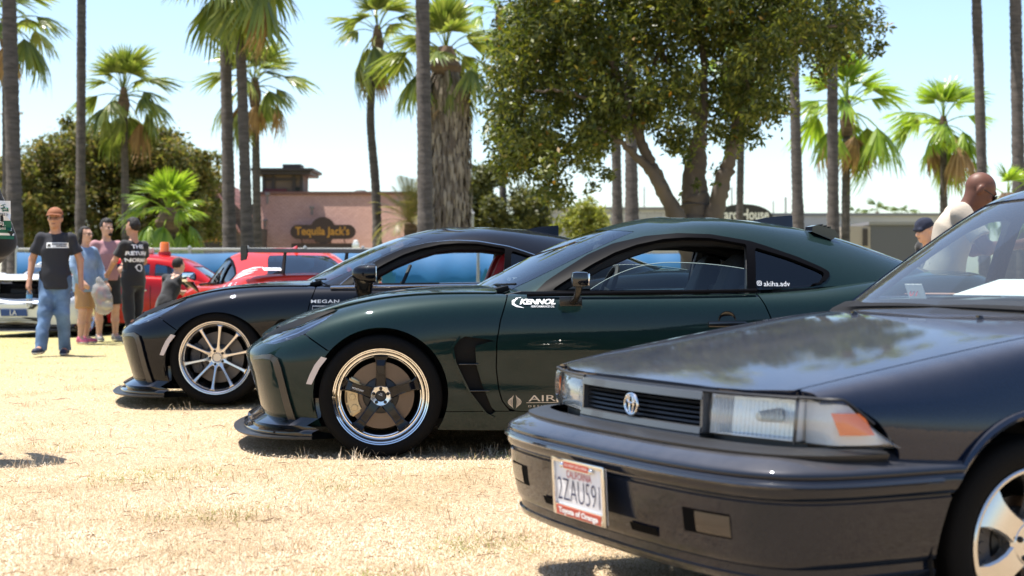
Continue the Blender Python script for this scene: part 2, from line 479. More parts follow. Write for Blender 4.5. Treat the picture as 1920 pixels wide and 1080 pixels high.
blade_field('grass_tufts', 560, 1000, 840, 862, 110, (.03, .07), (.0018, .0030), (.5, 1.3), STRAW, 4, 'dry grass tufts standing around the green coupe front tyre', None, 16)
# dead twigs and leaf litter
r_ = np.random.default_rng(5); q = MB()
for i in range(420):
    py = r_.uniform(650, 1090); D = FPX*CAMH/(py-HOR); x = (r_.uniform(0, 1150)-960)/FPX*D; a = r_.uniform(0, 6.28); l = r_.uniform(.02, .11)
    z = float(ground_z(x, D))+.008
    q.tube([(x, D, z), (x+l*.5*math.cos(a), D+l*.5*math.sin(a), z+r_.uniform(.0, .012)), (x+l*math.cos(a+.3), D+l*math.sin(a+.3), z)], r_.uniform(.0008, .0018), 3)
tag(q.build('twig_litter', mat('twig_brown', (.17, .09, .045), .9), None, smooth=False), 'thin brown twigs scattered over the dry lawn', 'twigs', kind='stuff')
# ================================================================= palms and trees
BARK = mat('palm_bark', (.075, .062, .055), .9, bump=.8, bscale=14, var=.35, vscale=3.0, stretch=(1, 1, 5))
BARKB = mat('palm_bark_brown', (.13, .085, .055), .9, bump=.8, bscale=14, var=.35, vscale=3.0, stretch=(1, 1, 5))
def leaf_mat(name, stops, trans=.35, rough=.45, spec=.4):
    m = bpy.data.materials.new(name); m.use_nodes = True; N = m.node_tree.nodes; L = m.node_tree.links; b = N['Principled BSDF']
    b.inputs['Roughness'].default_value = rough; b.inputs['Specular IOR Level'].default_value = spec
    g = N.new('ShaderNodeNewGeometry'); r = N.new('ShaderNodeValToRGB'); e = r.color_ramp.elements
    while len(e) < len(stops): e.new(.5)
    for q, (p, c_) in zip(e, stops): q.position = p; q.color = (*c_, 1)
    L.new(g.outputs['Random Per Island'], r.inputs[0]); L.new(r.outputs[0], b.inputs['Base Color'])
    t = N.new('ShaderNodeBsdfTranslucent'); gm_ = N.new('ShaderNodeMixRGB'); gm_.blend_type = 'MULTIPLY'; gm_.inputs[0].default_value = 1; gm_.inputs[2].default_value = (1.5, 1.5, .7, 1)
    L.new(r.outputs[0], gm_.inputs[1]); L.new(gm_.outputs[0], t.inputs[0])
    mx = N.new('ShaderNodeMixShader'); mx.inputs[0].default_value = trans; L.new(b.outputs[0], mx.inputs[1]); L.new(t.outputs[0], mx.inputs[2])
    L.new(mx.outputs[0], N['Material Output'].inputs[0]); MATS[name] = m; return m
FAN = leaf_mat('fan_leaf', [(0, (.08, .115, .02)), (.5, (.15, .19, .04)), (1, (.26, .28, .085))], .40, .35, .5)
FANB = leaf_mat('fan_leaf_bright', [(0, (.12, .20, .02)), (.5, (.20, .30, .03)), (1, (.28, .36, .06))], .45, .35, .5)
FANF = leaf_mat('fan_leaf_far', [(0, (.06, .10, .03)), (1, (.13, .17, .06))], .35)
DEAD = leaf_mat('fan_leaf_dead', [(0, (.20, .12, .06)), (1, (.38, .25, .14))], .2, .8, .1)
SKIRT = leaf_mat('skirt_leaf', [(0, (.11, .085, .07)), (.6, (.20, .165, .135)), (1, (.30, .25, .20))], .05, .9, .1)

def frond_mesh(name, pet, fan, nl, droop, seed, spread=2.2, wid=.075):
    """a fan-palm leaf along +x: a stalk, then folded segments radiating from its end and drooping at the tips"""
    r = random.Random(seed); v = []; f = []
    def add(a, b, c, d): n = len(v); v.extend([a, b, c, d]); f.append((n, n+1, n+2, n+3))
    pts = [Vector((pet*t, 0, .22*pet*math.sin(t*1.8)*(1-droop*.6)-droop*pet*.35*t*t)) for t in (0, .33, .66, 1)]
    for a, b in zip(pts[:-1], pts[1:]):
        n = len(v); w1 = .022; v.extend([a+Vector((0, -w1, 0)), a+Vector((0, w1, 0)), b+Vector((0, w1*.7, 0)), b+Vector((0, -w1*.7, 0))]); f.append((n, n+1, n+2, n+3))
        n = len(v); v.extend([a+Vector((0, 0, -w1)), a+Vector((0, 0, w1)), b+Vector((0, 0, w1*.7)), b+Vector((0, 0, -w1*.7))]); f.append((n, n+1, n+2, n+3))
    c = pts[-1]; base = (pts[-1]-pts[-2]).normalized()
    for i in range(nl):
        t = -1+2*i/(nl-1); a = t*spread/2*1.05; l = fan*(1-.28*t*t)*r.uniform(.9, 1.08)
        d = Vector((math.cos(a), math.sin(a), base.z*.8-.25*abs(t)+r.uniform(-.06, .06))).normalized()
        side = Vector((-math.sin(a), math.cos(a), .25*(1 if i % 2 else -1))).normalized()
        prev = c; pw = .008; q = Vector(c); n0 = None
        st = [(.33, 1.0), (.62, .95), (.84, .6), (1.0, .08)]
        last_t = 0
        n = len(v); v.extend([c-side*pw, c+side*pw])
        for (tt, ww) in st:
            sag = -(tt**2.2)*l*(.16+.55*droop)*r.uniform(.8, 1.25)
            p = c+d*l*tt+Vector((0, 0, sag)); w_ = wid*fan*ww/.9
            k = len(v); v.extend([p-side*w_/2, p+side*w_/2]); f.append((k-2, k-1, k+1, k))
    me = mesh(name, v, f, False); return me
FR = {}
for i, (pet, fan, dr) in enumerate(((.75, .92, .05), (.8, .95, .3), (.85, .95, .6), (.8, .9, .95))): FR[i] = [frond_mesh('frond', pet, fan, 22, dr, 10*i+k) for k in range(2)]
FRF = [frond_mesh('frond', .8, .85, 12, .15+.25*i, 77+i, wid=.13) for i in range(3)]

def trunk_mesh(pts, rads, seed, n=12, rings=.09):
    """ringed, slightly uneven palm trunk"""
    P = [Vector(p) for p in pts]; seg = []
    H = sum((b-a).length for a, b in zip(P[:-1], P[1:])); m_ = max(8, int(H/rings/2))
    r = random.Random(seed)
    arr = np.array(P); t = np.linspace(0, 1, len(P)); tt = np.linspace(0, 1, m_)
    if len(P) > 3:
        B, _ = bbasis(len(P), tt*(len(P)-3)); C = B@arr
    else: C = np.stack([np.interp(tt, t, arr[:, k]) for k in range(3)], 1)
    R = np.interp(tt, t, rads)
    pp = []; rr = []
    for c_, ra in zip(C, R):
        k = r.uniform(.95, 1.05)
        pp += [tuple(c_), (c_[0], c_[1], c_[2]+rings*.35)]; rr += [ra*1.05*k, ra*.96*k]
    return MB().tube(pp[:-1], rr[:-1], n).mesh('trunk', sharp=60)

def fan_palm(label, base, top, r0, r1, lean=(0, 0), fronds=30, size=1.0, seed=0, m=None, dead=3, crown=True, bend=None, skirt=0, group='fan palms with grey trunks', bark=None, far=False, name='palm_tree'):
    """base, top: world points of the trunk's foot and crown"""
    base = Vector(base); top = Vector(top); r = random.Random(seed)
    t = thing(name, label, 'palm tree', base, 0, group)
    d = top-base
    pts = [(0, 0, -.1), tuple(d*.3), tuple(d*.65), tuple(d)]
    if bend: pts = [(0, 0, -.1)]+[(d.x*k+bx, d.y*k, d.z*k) for k, bx in bend]+[tuple(d)]
    rads = list(np.linspace(r0, r1, len(pts))); rads[0] = r0*1.25
    obj('trunk', trunk_mesh(pts, rads, seed), t, bark or BARK)
    if not crown: return t
    m = m or FAN
    obj('crown_heart', MB().tube([tuple(d-Vector((0, 0, .7*size))), tuple(d-Vector((0, 0, .3*size))), tuple(d+Vector((0, 0, .25*size)))], [r1*1.3, r1*1.9, r1*.8], 10).mesh('crown_heart'), t, BARKB)
    fronds = int(fronds*.72)
    for i in range(fronds):
        k = (i+.5)/fronds; a = i*2.39996+r.uniform(-.2, .2)
        el = math.radians(82-132*k**1.05+r.uniform(-16, 16))
        isdead = dead and k > .95-.012*dead and r.random() < .5
        if far: me = FRF[r.randrange(3)]
        else: me = FR[min(3, int(k*3.6))][r.randrange(2)]
        s = size*r.uniform(.80, 1.18)*(.85+.2*min(1, k*3))
        R_ = Matrix.Rotation(a, 4, 'Z') @ Matrix.Rotation(-el, 4, 'Y') @ Matrix.Rotation(r.uniform(-.4, .4), 4, 'X')
        o = obj('frond', me, t, DEAD if isdead else m)
        o.matrix_basis = Matrix.Translation(d+Vector((0, 0, .12*size*(1-2*k)))) @ R_ @ Matrix.Scale(s, 4)
    if skirt:
        n = 2600; rr = np.random.default_rng(seed)
        a = rr.uniform(0, 2*np.pi, n); z = rr.uniform(d.z-skirt, d.z-.5, n); R0 = r1+.30+.14*rr.random(n); R0 *= .72+.28*np.clip((z-(d.z-skirt))/1.2, 0, 1)
        L_ = rr.uniform(.5, 1.0, n); kx = d.x*z/d.z; ky = d.y*z/d.z
        ct, s_ = np.cos(a), np.sin(a)
        p0 = np.stack([kx+ct*R0*.75, ky+s_*R0*.75, z], 1); p1 = np.stack([kx+ct*R0*1.12, ky+s_*R0*1.12, z-L_*.6], 1); p2 = np.stack([kx+ct*R0*1.08, ky+s_*R0*1.08, z-L_], 1)
        w_ = rr.uniform(.02, .06, n)[:, None]; sd = np.stack([-s_, ct, rr.uniform(-.3, .3, n)], 1)*w_
        V = np.stack([p0-sd, p0+sd, p1+sd, p1-sd, p2+sd*.3, p2-sd*.3], 1).reshape(-1, 3); i6 = np.arange(n)[:, None]*6
        tag(obj('dead_skirt', fast_mesh('dead_skirt', V, np.concatenate([i6+np.array([[0, 1, 2, 3]]), i6+np.array([[3, 2, 4, 5]])])), t, SKIRT), kind='stuff')
    return t
def pw(px, py, D): p = at(px, py, D); return (p.x, p.y, p.z)
def foot(px, D): p = at(px, HOR, D); return (p.x, p.y, 0)
G1 = 'bare palm trunks rising out of view'
# crowns in view
fan_palm('palm with a full round crown above the bushy tree at left', foot(238, 54), pw(232, 178, 54), .17, .12, fronds=36, size=1.12, seed=1, dead=6)
fan_palm('palm crown behind the twin tall trunks left of the tower', foot(484, 50), pw(478, 160, 50), .16, .12, fronds=34, size=1.05, seed=2, dead=5)
fan_palm('slender curved palm above the restaurant sign', foot(707, 47), pw(708, 62, 47), .15, .11, fronds=30, size=1.0, seed=3, dead=6, bend=[(.25, .02), (.5, -.05), (.7, -.32), (.86, -.10)])
fan_palm('stout palm wrapped in a shaggy skirt of dead leaves', foot(838, 44), pw(836, 105, 44), .34, .26, fronds=40, size=1.12, seed=4, dead=2, skirt=5.5)
fan_palm('palm crown half hidden at the left edge of the big leafy tree', foot(946, 58), pw(938, 22, 58), .15, .12, fronds=26, size=1.05, seed=5, dead=2, m=FANB)
fan_palm('palm crown at the top left corner of the view', foot(14, 46), pw(12, 40, 46), .16, .13, fronds=34, size=1.15, seed=6, dead=5)
fan_palm('palm with its drooping crown cut by the top of the picture', foot(468, 42), pw(446, -72, 42), .17, .14, fronds=34, size=1.4, seed=7, dead=6)
fan_palm('palm crown behind the leafy tree trunk', foot(1384, 56), pw(1392, 120, 56), .15, .12, fronds=28, size=1.0, seed=8, dead=2, m=FANB)
fan_palm('palm crown under the right end of the big leafy tree', foot(1584, 50), pw(1588, 205, 50), .16, .13, fronds=36, size=1.28, seed=9, dead=7, m=FANB)
fan_palm('palm with an even crown standing right of centre sky', foot(1770, 54), pw(1769, 232, 54), .16, .12, fronds=36, size=1.16, seed=10, dead=6, m=FANB)
fan_palm('short bright green palm behind the bald man', foot(1892, 40), pw(1890, 372, 40), .2, .2, fronds=18, size=.62, seed=11, dead=0, m=FANB)
fan_palm('low bushy palm with bright yellow green leaves by the fence', foot(318, 37.5), pw(316, 402, 37.5), .24, .18, fronds=44, size=.66, seed=12, dead=9, m=FANB, bark=BARKB, group='low palms')
for i, (px, py, D, s) in enumerate(((1645, 402, 140, 1.0), (1690, 405, 150, .95), (1603, 408, 170, .9))):
    fan_palm(('distant palm top above the grey roof, left of two', 'distant palm top above the grey roof, right of two', 'faint distant palm top beside a tall trunk')[i], foot(px, D), pw(px, py, D), .18, .14, fronds=20, size=s, seed=20+i, dead=0, m=FANF, far=True, group='far palms')
# trunks whose crowns are out of view (they still carry crowns higher up)
def tall(label, px0, px1, D, r, seed, extra=4.0):
    a = Vector(foot(px0, D)); b_ = Vector(pw(px1, 0, D)); d = (b_-a); top = a+d*(1+extra/d.z)
    fan_palm(label, a, top, r*1.06, r*.94, fronds=16, size=1.2, seed=seed, dead=2, group=G1)
tall('thick grey palm trunk nearest the left edge', 32, 17, 38, .185, 31)
tall('thin dark palm trunk behind the man in the brown cap', 150, 153, 52, .165, 32)
tall('leaning palm trunk left of the paired trunks', 433, 421, 44, .175, 33)
tall('wide palm trunk standing in front of the shaggy palm', 800, 792, 40, .19, 34)
tall('left trunk of the pair behind the leafy tree', 1161, 1150, 47, .15, 35)
tall('right thicker trunk of the pair behind the leafy tree', 1187, 1180, 43, .175, 36)
tall('palm trunk right of the round dark sign', 1501, 1485, 44, .155, 37)
tall('dark palm trunk right of the roof vent', 1563, 1560, 45, .165, 38)
tall('curving palm trunk above the bald man', 1849, 1831, 44, .15, 39)
tall('palm trunk at the right edge of the picture', 1914, 1904, 42, .17, 40)
# feather palm
def date_palm(label, base, top, size, seed):
    base = Vector(base); d = Vector(top)-base; r = random.Random(seed)
    t = thing('date_palm', label, 'palm tree', base)
    obj('trunk', trunk_mesh([(0, 0, -.1), tuple(d*.5), tuple(d)], [.3, .26, .22], seed), t, BARKB)
    ms = []
    for dr in (.3, .7, 1.1):
        v = []; f = []; n = 22
        cpt = [Vector((math.sin(s*1.0)*1.9*(1-.15*dr*s), 0, .5*s-dr*s*s*.9)) for s in np.linspace(0, 1, n)]
        for i in range(1, n):
            p = cpt[i]; tg = (cpt[i]-cpt[i-1]).normalized()
            for sg in (-1, 1):
                l = .42*math.sin(math.pi*min(.96, .12+.86*i/n))+.05
                q = p+Vector((tg.x*l*.6, sg*l*.75, tg.z*l*.6-.12*l)); k = len(v)
                v += [p-tg*.022, p+tg*.022, q]; f.append((k, k+1, k+2))
            k = len(v); v += [cpt[i-1]+Vector((0, .014, 0)), cpt[i-1]-Vector((0, .014, 0)), p-Vector((0, .01, 0)), p+Vector((0, .01, 0))]; f.append((k, k+1, k+2, k+3))
        ms.append(mesh('frond', v, f, False))
    for i in range(34):
        k = i/34; o = obj('frond', ms[min(2, int(k*3))], t, DATE)
        o.matrix_basis = Matrix.Translation(d) @ Matrix.Rotation(i*2.4, 4, 'Z') @ Matrix.Rotation(-math.radians(75-85*k), 4, 'Y') @ Matrix.Scale(size*r.uniform(.85, 1.1), 4)
    return t
DATE = leaf_mat('date_leaf', [(0, (.13, .13, .04)), (.6, (.22, .20, .07)), (1, (.30, .22, .09))], .3)
date_palm('feathery date palm in front of the shingled restaurant wall', foot(770, 46), pw(772, 420, 46), .95, 3)

# ---------------------------------------------------------------- broadleaf trees
def leaf_cloud(blobs, n, ln, wd, seed, shell=.35, droop=.3, flat=1.0):
    """leaf faces through the volume of many lumps; (centre, radius) in local metres"""
    r = np.random.default_rng(seed)
    C = np.array([b[0] for b in blobs]); R = np.array([b[1] for b in blobs])
    w_ = R**2.2; k = r.choice(len(blobs), n, p=w_/w_.sum())
    # small sprays inside every lump
    ns = 34; sp = r.normal(0, 1, (len(blobs), ns, 3)); sp /= np.linalg.norm(sp, axis=2)[..., None]; sp *= (shell+(1-shell)*r.random((len(blobs), ns, 1)))
    j = r.integers(0, ns, n)
    P = C[k]+(sp[k, j]+r.normal(0, .17, (n, 3)))*R[k][:, None]*np.array([1, 1, flat])
    a = r.uniform(0, 2*np.pi, n); el = r.normal(-droop, .6, n); l = r.uniform(*ln, n); w2 = r.uniform(*wd, n)
    d = np.stack([np.cos(a)*np.cos(el), np.sin(a)*np.cos(el), np.sin(el)], 1)
    s = np.cross(d, r.normal(0, 1, (n, 3))+np.array([0, 0, 1.2])); s /= np.linalg.norm(s, axis=1)[:, None]
    up = np.cross(s, d)
    V = np.stack([P, P+d*(l*.45)[:, None]+s*w2[:, None]/2, P+d*l[:, None]-up*(l*.12)[:, None], P+d*(l*.45)[:, None]-s*w2[:, None]/2], 1).reshape(-1, 3)
    i = np.arange(n)[:, None]*4
    return fast_mesh('crown', V, i+np.array([[0, 1, 2, 3]]))
FICUS = leaf_mat('ficus_leaf', [(0, (.030, .045, .009)), (.4, (.060, .080, .015)), (.75, (.115, .13, .025)), (.985, (.20, .20, .04)), (.993, (.22, .13, .02)), (1, (.25, .13, .02))], .36, .42, .35)
OLIVE = leaf_mat('olive_leaf', [(0, (.065, .078, .024)), (.5, (.13, .14, .05)), (.85, (.18, .145, .062)), (1, (.27, .20, .10))], .42, .6, .2)
YEL = leaf_mat('yellow_leaf', [(0, (.13, .15, .03)), (.6, (.22, .24, .05)), (1, (.30, .28, .08))], .35, .5)
MIDG = leaf_mat('mid_leaf', [(0, (.05, .06, .018)), (.5, (.09, .10, .03)), (1, (.15, .14, .05))], .3, .5)
FBARK = mat('ficus_bark', (.10, .08, .064), .9, bump=.7, bscale=7, var=.3, vscale=2.2, stretch=(1, 1, .5))

def leafy_tree(label, D, blobs_px, stems_px, n, ln, wd, m, seed, depth=1.8, base_px=None, bark=None, droop=.3, name='leafy_tree', group=None):
    """blobs (px,py,r px) become lumps with real depth; stems are polylines (px,py,depth offset,radius m)"""
    s = FPX/D; r = np.random.default_rng(seed); b0 = Vector(foot(base_px, D))
    t = thing(name, label, 'tree', b0, 0, group)
    blobs = []
    for px, py, rp in blobs_px:
        k = max(1, int(round(depth*2/(rp/s*1.1)))) if depth > 0 else 1
        offs = np.linspace(-depth, depth, min(k, 4)) if k > 1 else [0]
        for o_ in offs:
            p = at(px, py, D)-b0; sc = math.sqrt(max(.25, 1-(o_/(depth*1.25))**2)) if k > 1 else 1
            blobs.append(((p.x+r.normal(0, .12), o_+r.normal(0, .2), p.z+r.normal(0, .12)), rp/s*sc))
    tag(obj('crown', leaf_cloud(blobs, n, ln, wd, seed, droop=droop), t, m), kind='stuff')
    for st in stems_px:
        P = [tuple(at(x, y, D)-b0+Vector((0, dy, 0))) for x, y, dy, ra in st]; R_ = [q[3] for q in st]
        tt = np.linspace(0, 1, len(P)); t2 = np.linspace(0, 1, 6*len(P)); P = np.array(P)
        if len(P) > 3:
            B, _ = bbasis(len(P), t2*(len(P)-3)); C = B@P
        else: C = np.stack([np.interp(t2, tt, P[:, k]) for k in range(3)], 1)
        C = C+r.normal(0, .012, C.shape); RR = np.interp(t2, tt, R_)*.82*r.uniform(.90, 1.10, len(t2))
        obj('trunk' if R_[0] > .12 else 'branch', MB().tube([tuple(c_) for c_ in C], list(RR), 9).mesh('limb', sharp=80), t, bark or FBARK)
    return t
leafy_tree('large dark leafy tree with several pale trunks behind the green coupe', 24,
    [(960,150,62),(935,215,42),(985,80,72),(1060,30,85),(1000,245,78),(1070,150,85),(965,290,42),(1025,325,46),(1062,362,26),(1098,270,58),(1150,90,85),(1170,190,66),(1120,220,55),
     (1250,50,85),(1255,165,60),(1330,50,78),(1335,165,58),(1400,95,72),(1405,205,48),(1440,165,42),(1460,50,72),(1385,255,24),(1530,55,58),(1595,40,45),(1560,110,36),(1620,80,22),
     (1275,250,34),(1300,285,20),(1215,245,30),(1345,310,12),(1310,345,12),(1130,330,18),(1080,-40,90),(1200,-50,95),(1320,-50,95),(1430,-40,85),(1530,-40,65),(990,0,55),(1360,240,30)],
    [[(1312,560,0,.34),(1310,450,0,.30),(1308,400,0,.28),(1302,350,.1,.26),(1308,290,.1,.20),(1320,220,.2,.13),(1330,120,.3,.09),(1310,20,.3,.05)],
     [(1310,480,.0,.24),(1335,400,-.2,.17),(1350,350,-.3,.15),(1365,290,-.3,.11),(1385,200,-.4,.09),(1395,100,-.5,.07),(1440,20,-.5,.04)],
     [(1300,500,-.2,.22),(1272,420,-.3,.17),(1245,370,-.4,.14),(1212,310,-.5,.12),(1185,240,-.5,.095),(1160,160,-.5,.07),(1120,80,-.6,.04)],
     [(1280,440,-.3,.15),(1255,395,-.5,.12),(1222,330,-.6,.10),(1170,285,-.7,.07),(1130,255,-.8,.045),(1090,235,-.9,.03)],
     [(1215,315,-.5,.09),(1195,260,-.2,.075),(1200,200,.1,.06),(1230,120,.3,.045),(1250,40,.3,.03)],
     [(1320,230,.1,.09),(1275,150,.4,.06),(1250,90,.5,.04),(1220,40,.5,.03)],
     [(1390,170,-.4,.07),(1440,110,-.6,.05),(1500,70,-.7,.04),(1570,55,-.8,.03),(1620,65,-.8,.015)],
     [(1180,240,-.5,.06),(1120,200,-.9,.045),(1060,180,-1.2,.03),(1000,190,-1.3,.02)],
     [(1165,170,-.5,.05),(1100,110,-.2,.04),(1030,90,.1,.025)]],
    76000, (.08, .15), (.035, .06), FICUS, 41, depth=1.7, base_px=1310)
leafy_tree('broad olive brown tree behind the people at left', 58,
    [(70,330,55),(120,290,50),(180,275,45),(110,380,70),(60,420,60),(190,350,75),(250,290,55),(300,290,50),(350,310,48),(380,340,35),(280,370,75),(350,390,60),(200,430,70),(385,390,30),(320,440,60),(40,370,50),(250,250,25),(150,245,22),(310,255,22),(20,330,40),(395,300,16),(110,450,50),(395,430,30)],
    [[(200,560,0,.4),(205,460,0,.35),(200,400,.2,.28),(180,330,.3,.18),(170,290,.3,.1)],[(210,480,0,.25),(260,400,.2,.18),(300,330,.3,.1),(320,300,.3,.06)]],
    64000, (.14, .30), (.07, .13), OLIVE, 42, depth=2.2, base_px=205, bark=BARK, name='bushy_tree')
leafy_tree('mid green tree beside the shaggy palm', 56,
    [(905,345,32),(880,385,28),(930,390,40),(980,370,34),(1000,410,30),(890,425,30),(960,430,34),(925,330,20),(1015,385,18)],
    [[(935,560,0,.2),(935,460,0,.17),(930,400,.1,.12),(915,350,.1,.07)],[(940,450,0,.1),(975,390,.2,.07),(990,370,.2,.04)]],
    22000, (.12, .24), (.05, .11), MIDG, 43, depth=1.1, base_px=936, bark=BARK, name='bushy_tree')
leafy_tree('small yellow green tree in front of the grey building', 50,
    [(1075,410,20),(1100,395,24),(1130,405,22),(1110,430,24),(1080,440,22),(1140,430,16),(1060,425,12)],
    [[(1100,560,0,.1),(1100,460,0,.09),(1095,420,0,.06),(1100,395,0,.03)],[(1100,470,0,.06),(1120,430,.1,.04),(1130,405,.1,.02)]],
    3600, (.12, .22), (.05, .10), YEL, 44, depth=.7, base_px=1100, bark=BARK, name='small_tree')
# ================================================================= fence, buildings, signs
def shingle_mat(name, c1, c2, sx, sy):
    if name in MATS: return MATS[name]
    m = bpy.data.materials.new(name); m.use_nodes = True; N = m.node_tree.nodes; L = m.node_tree.links; b = N['Principled BSDF']
    tc = N.new('ShaderNodeTexCoord'); mp = N.new('ShaderNodeMapping'); mp.inputs['Rotation'].default_value = (math.pi/2, 0, 0); L.new(tc.outputs['Object'], mp.inputs[0])
    br = N.new('ShaderNodeTexBrick'); br.inputs['Color1'].default_value = (*c1, 1); br.inputs['Color2'].default_value = (*c2, 1); br.inputs['Mortar'].default_value = (*[x*.45 for x in c1], 1)
    br.inputs['Scale'].default_value = 1; br.inputs['Brick Width'].default_value = sx; br.inputs['Row Height'].default_value = sy; br.inputs['Mortar Size'].default_value = .012; br.inputs['Bias'].default_value = -.2
    L.new(mp.outputs[0], br.inputs['Vector']); L.new(br.outputs['Color'], b.inputs['Base Color'])
    b.inputs['Roughness'].default_value = .9
    bp = N.new('ShaderNodeBump'); bp.inputs['Strength'].default_value = .6; bp.inputs['Distance'].default_value = .03; L.new(br.outputs['Fac'], bp.inputs['Height']); bp.invert = True; L.new(bp.outputs[0], b.inputs['Normal'])
    MATS[name] = m; return m
SHG = shingle_mat('pink_shingles', (.52, .30, .235), (.45, .245, .19), .22, .105)
DKW = mat('dark_brown_wood', (.055, .038, .034), .7, var=.2, vscale=2); BRW = mat('tower_brown', (.12, .085, .065), .8, var=.15, vscale=1.5); TRM = mat('trim_black_brown', (.03, .022, .02), .6)
SGN = mat('sign_brown', (.035, .018, .016), .5); GOLD = mat('sign_gold', (.42, .20, .03), .45)
DB = 76.0
def wx(px, D=DB): return (px-960)/FPX*D
def wz(py, D=DB): return CAMH-(py-HOR)/FPX*D
R = thing('restaurant', 'restaurant with pinkish shingled walls, a dark square tower and a brown sign', 'building', (0, DB, 0))
x0, x1 = wx(470), wx(835)
q = MB(); zt_, ze = wz(361), 1.6
q.add([(x0, 0, ze), (x1, 0, ze), (x1, 1.1, zt_), (x0, 1.1, zt_), (x0, 9, ze), (x1, 9, ze), (x1, 8, zt_), (x0, 8, zt_)], [(0, 1, 2, 3), (1, 5, 6, 2), (5, 4, 7, 6), (4, 0, 3, 7), (3, 2, 6, 7)])
q.build('shingled_wall', SHG, R, smooth=False)
q = MB(); q.box(((x0+x1)/2, 4.6, .8), (x1-x0-.4, 8, 1.6)); q.build('base_wall', DKW, R, smooth=False)
q = MB(); q.box(((x0+x1)/2, 1.1, zt_+.04), (x1-x0+.1, .25, .14)); q.build('roof_edge', mat('roof_edge_brown', (.16, .08, .065), .8), R, smooth=False)
# left wing with a gable
ga, gb, gp = wx(372), wx(476), wx(412)
q = MB(); q.add([(ga, -2.0, 0), (gb+.6, -2.0, 0), (gb+.6, -2.0, wz(430)), (gp, -2.0, wz(345)), (ga, -2.0, wz(400)), (ga, 5, 0), (gb+.6, 5, 0), (gb+.6, 5, wz(430)), (gp, 5, wz(345)), (ga, 5, wz(400))],
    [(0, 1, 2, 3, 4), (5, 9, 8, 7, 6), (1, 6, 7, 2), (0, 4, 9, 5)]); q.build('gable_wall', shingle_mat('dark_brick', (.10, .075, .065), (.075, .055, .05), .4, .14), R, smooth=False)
q = MB(); e = .12
q.add([(gp, -2.5, wz(342)), (gb-.3, -2.5, wz(436)), (gb-.3, 5.3, wz(436)), (gp, 5.3, wz(342)), (gp, -2.5, wz(342)-e), (gb-.3, -2.5, wz(436)-e), (gb-.3, 5.3, wz(436)-e), (gp, 5.3, wz(342)-e)], [(0, 1, 2, 3), (7, 6, 5, 4), (0, 4, 5, 1), (1, 5, 6, 2), (2, 6, 7, 3)])
q.build('gable_roof', shingle_mat('roof_shingle_red', (.30, .14, .115), (.23, .10, .085), .3, .2), R, smooth=False)
q = MB(); q.add([(gp, -2.5, wz(342)), (gp, 5.3, wz(342)), (ga-.6, 5.3, wz(412)), (ga-.6, -2.5, wz(412)), (gp, -2.5, wz(342)-e), (gp, 5.3, wz(342)-e), (ga-.6, 5.3, wz(412)-e), (ga-.6, -2.5, wz(412)-e)], [(0, 1, 2, 3), (7, 6, 5, 4), (3, 2, 6, 7), (0, 3, 7, 4)]); q.build('gable_roof', MATS['roof_shingle_red'], R, smooth=False)
s = obj('wall_sign', MB().box((wx(413), -2.1, wz(452)), (wx(447)-wx(383), .12, .75)).mesh('wall_sign', False), R, TRM)
text('sign_lettering', "TEQUILA JACK'S", .4, GOLD, s, (wx(413), -2.18, wz(452)), (math.pi/2, 0, 0), width=1.3, height=.3)
# tower
ta, tb = wx(487), wx(560); td = 1.2
q = MB(); q.box(((ta+tb)/2, td+1.2, wz(350)), (tb-ta, 2.4, wz(315)-wz(390))); q.build('tower_wall', BRW, R, smooth=False)
q = MB(); q.box(((ta+tb)/2+.05, td+1.2, wz(322)), (tb-ta+.9, 3.4, .16)); q.box(((ta+tb)/2+.05, td+1.2, wz(316)), (tb-ta+1.2, 3.7, .14)); q.build('tower_cornice', TRM, R, smooth=False)
q = MB(); q.box((wx(537), td+1.2, wz(309)), (.95, 1.2, .34)); q.build('tower_cap', TRM, R, smooth=False)
for px in (487.6, 506, 545, 559.4):
    q = MB(); q.box((wx(px), td-.04, wz(350)), (.16, .12, wz(322)-wz(380))); q.build('tower_post', TRM, R, smooth=False)
q = MB(); q.box((wx(510), td-.06, wz(358)), (1.15, .10, .34)); q.build('tower_awning', mat('awning_maroon', (.10, .02, .025), .7), R, smooth=False)
q = MB(); q.box((wx(521), td-.05, wz(334)), (1.6, .08, .10)); q.build('tower_band', TRM, R, smooth=False)
q = MB(); q.box((wx(552), td-.05, wz(365)), (.35, .08, .9)); q.build('tower_window', mat('dark_glass', (.02, .022, .025), .1), R, smooth=False)
# roof clutter
for px, py, h_ in ((498, 374, .5), (582, 395, .35), (493, 418, .3)):
    q = MB(); q.lathe([(0, h_), (.12, h_), (.14, h_*.7), (.07, h_*.6), (.07, -.1)], 10, axis='z', c=(wx(px), .55, wz(py)-.1)); q.build('roof_vent', mat('vent_grey', (.18, .15, .14), .7), R)
q = MB(); q.lathe([(1e-3, .45), (.25, .42), (.4, .3), (.45, 0)], 20, axis='z', c=(wx(665), 3, wz(366))); q.scale = None
q.build('roof_dome', TRM, R)
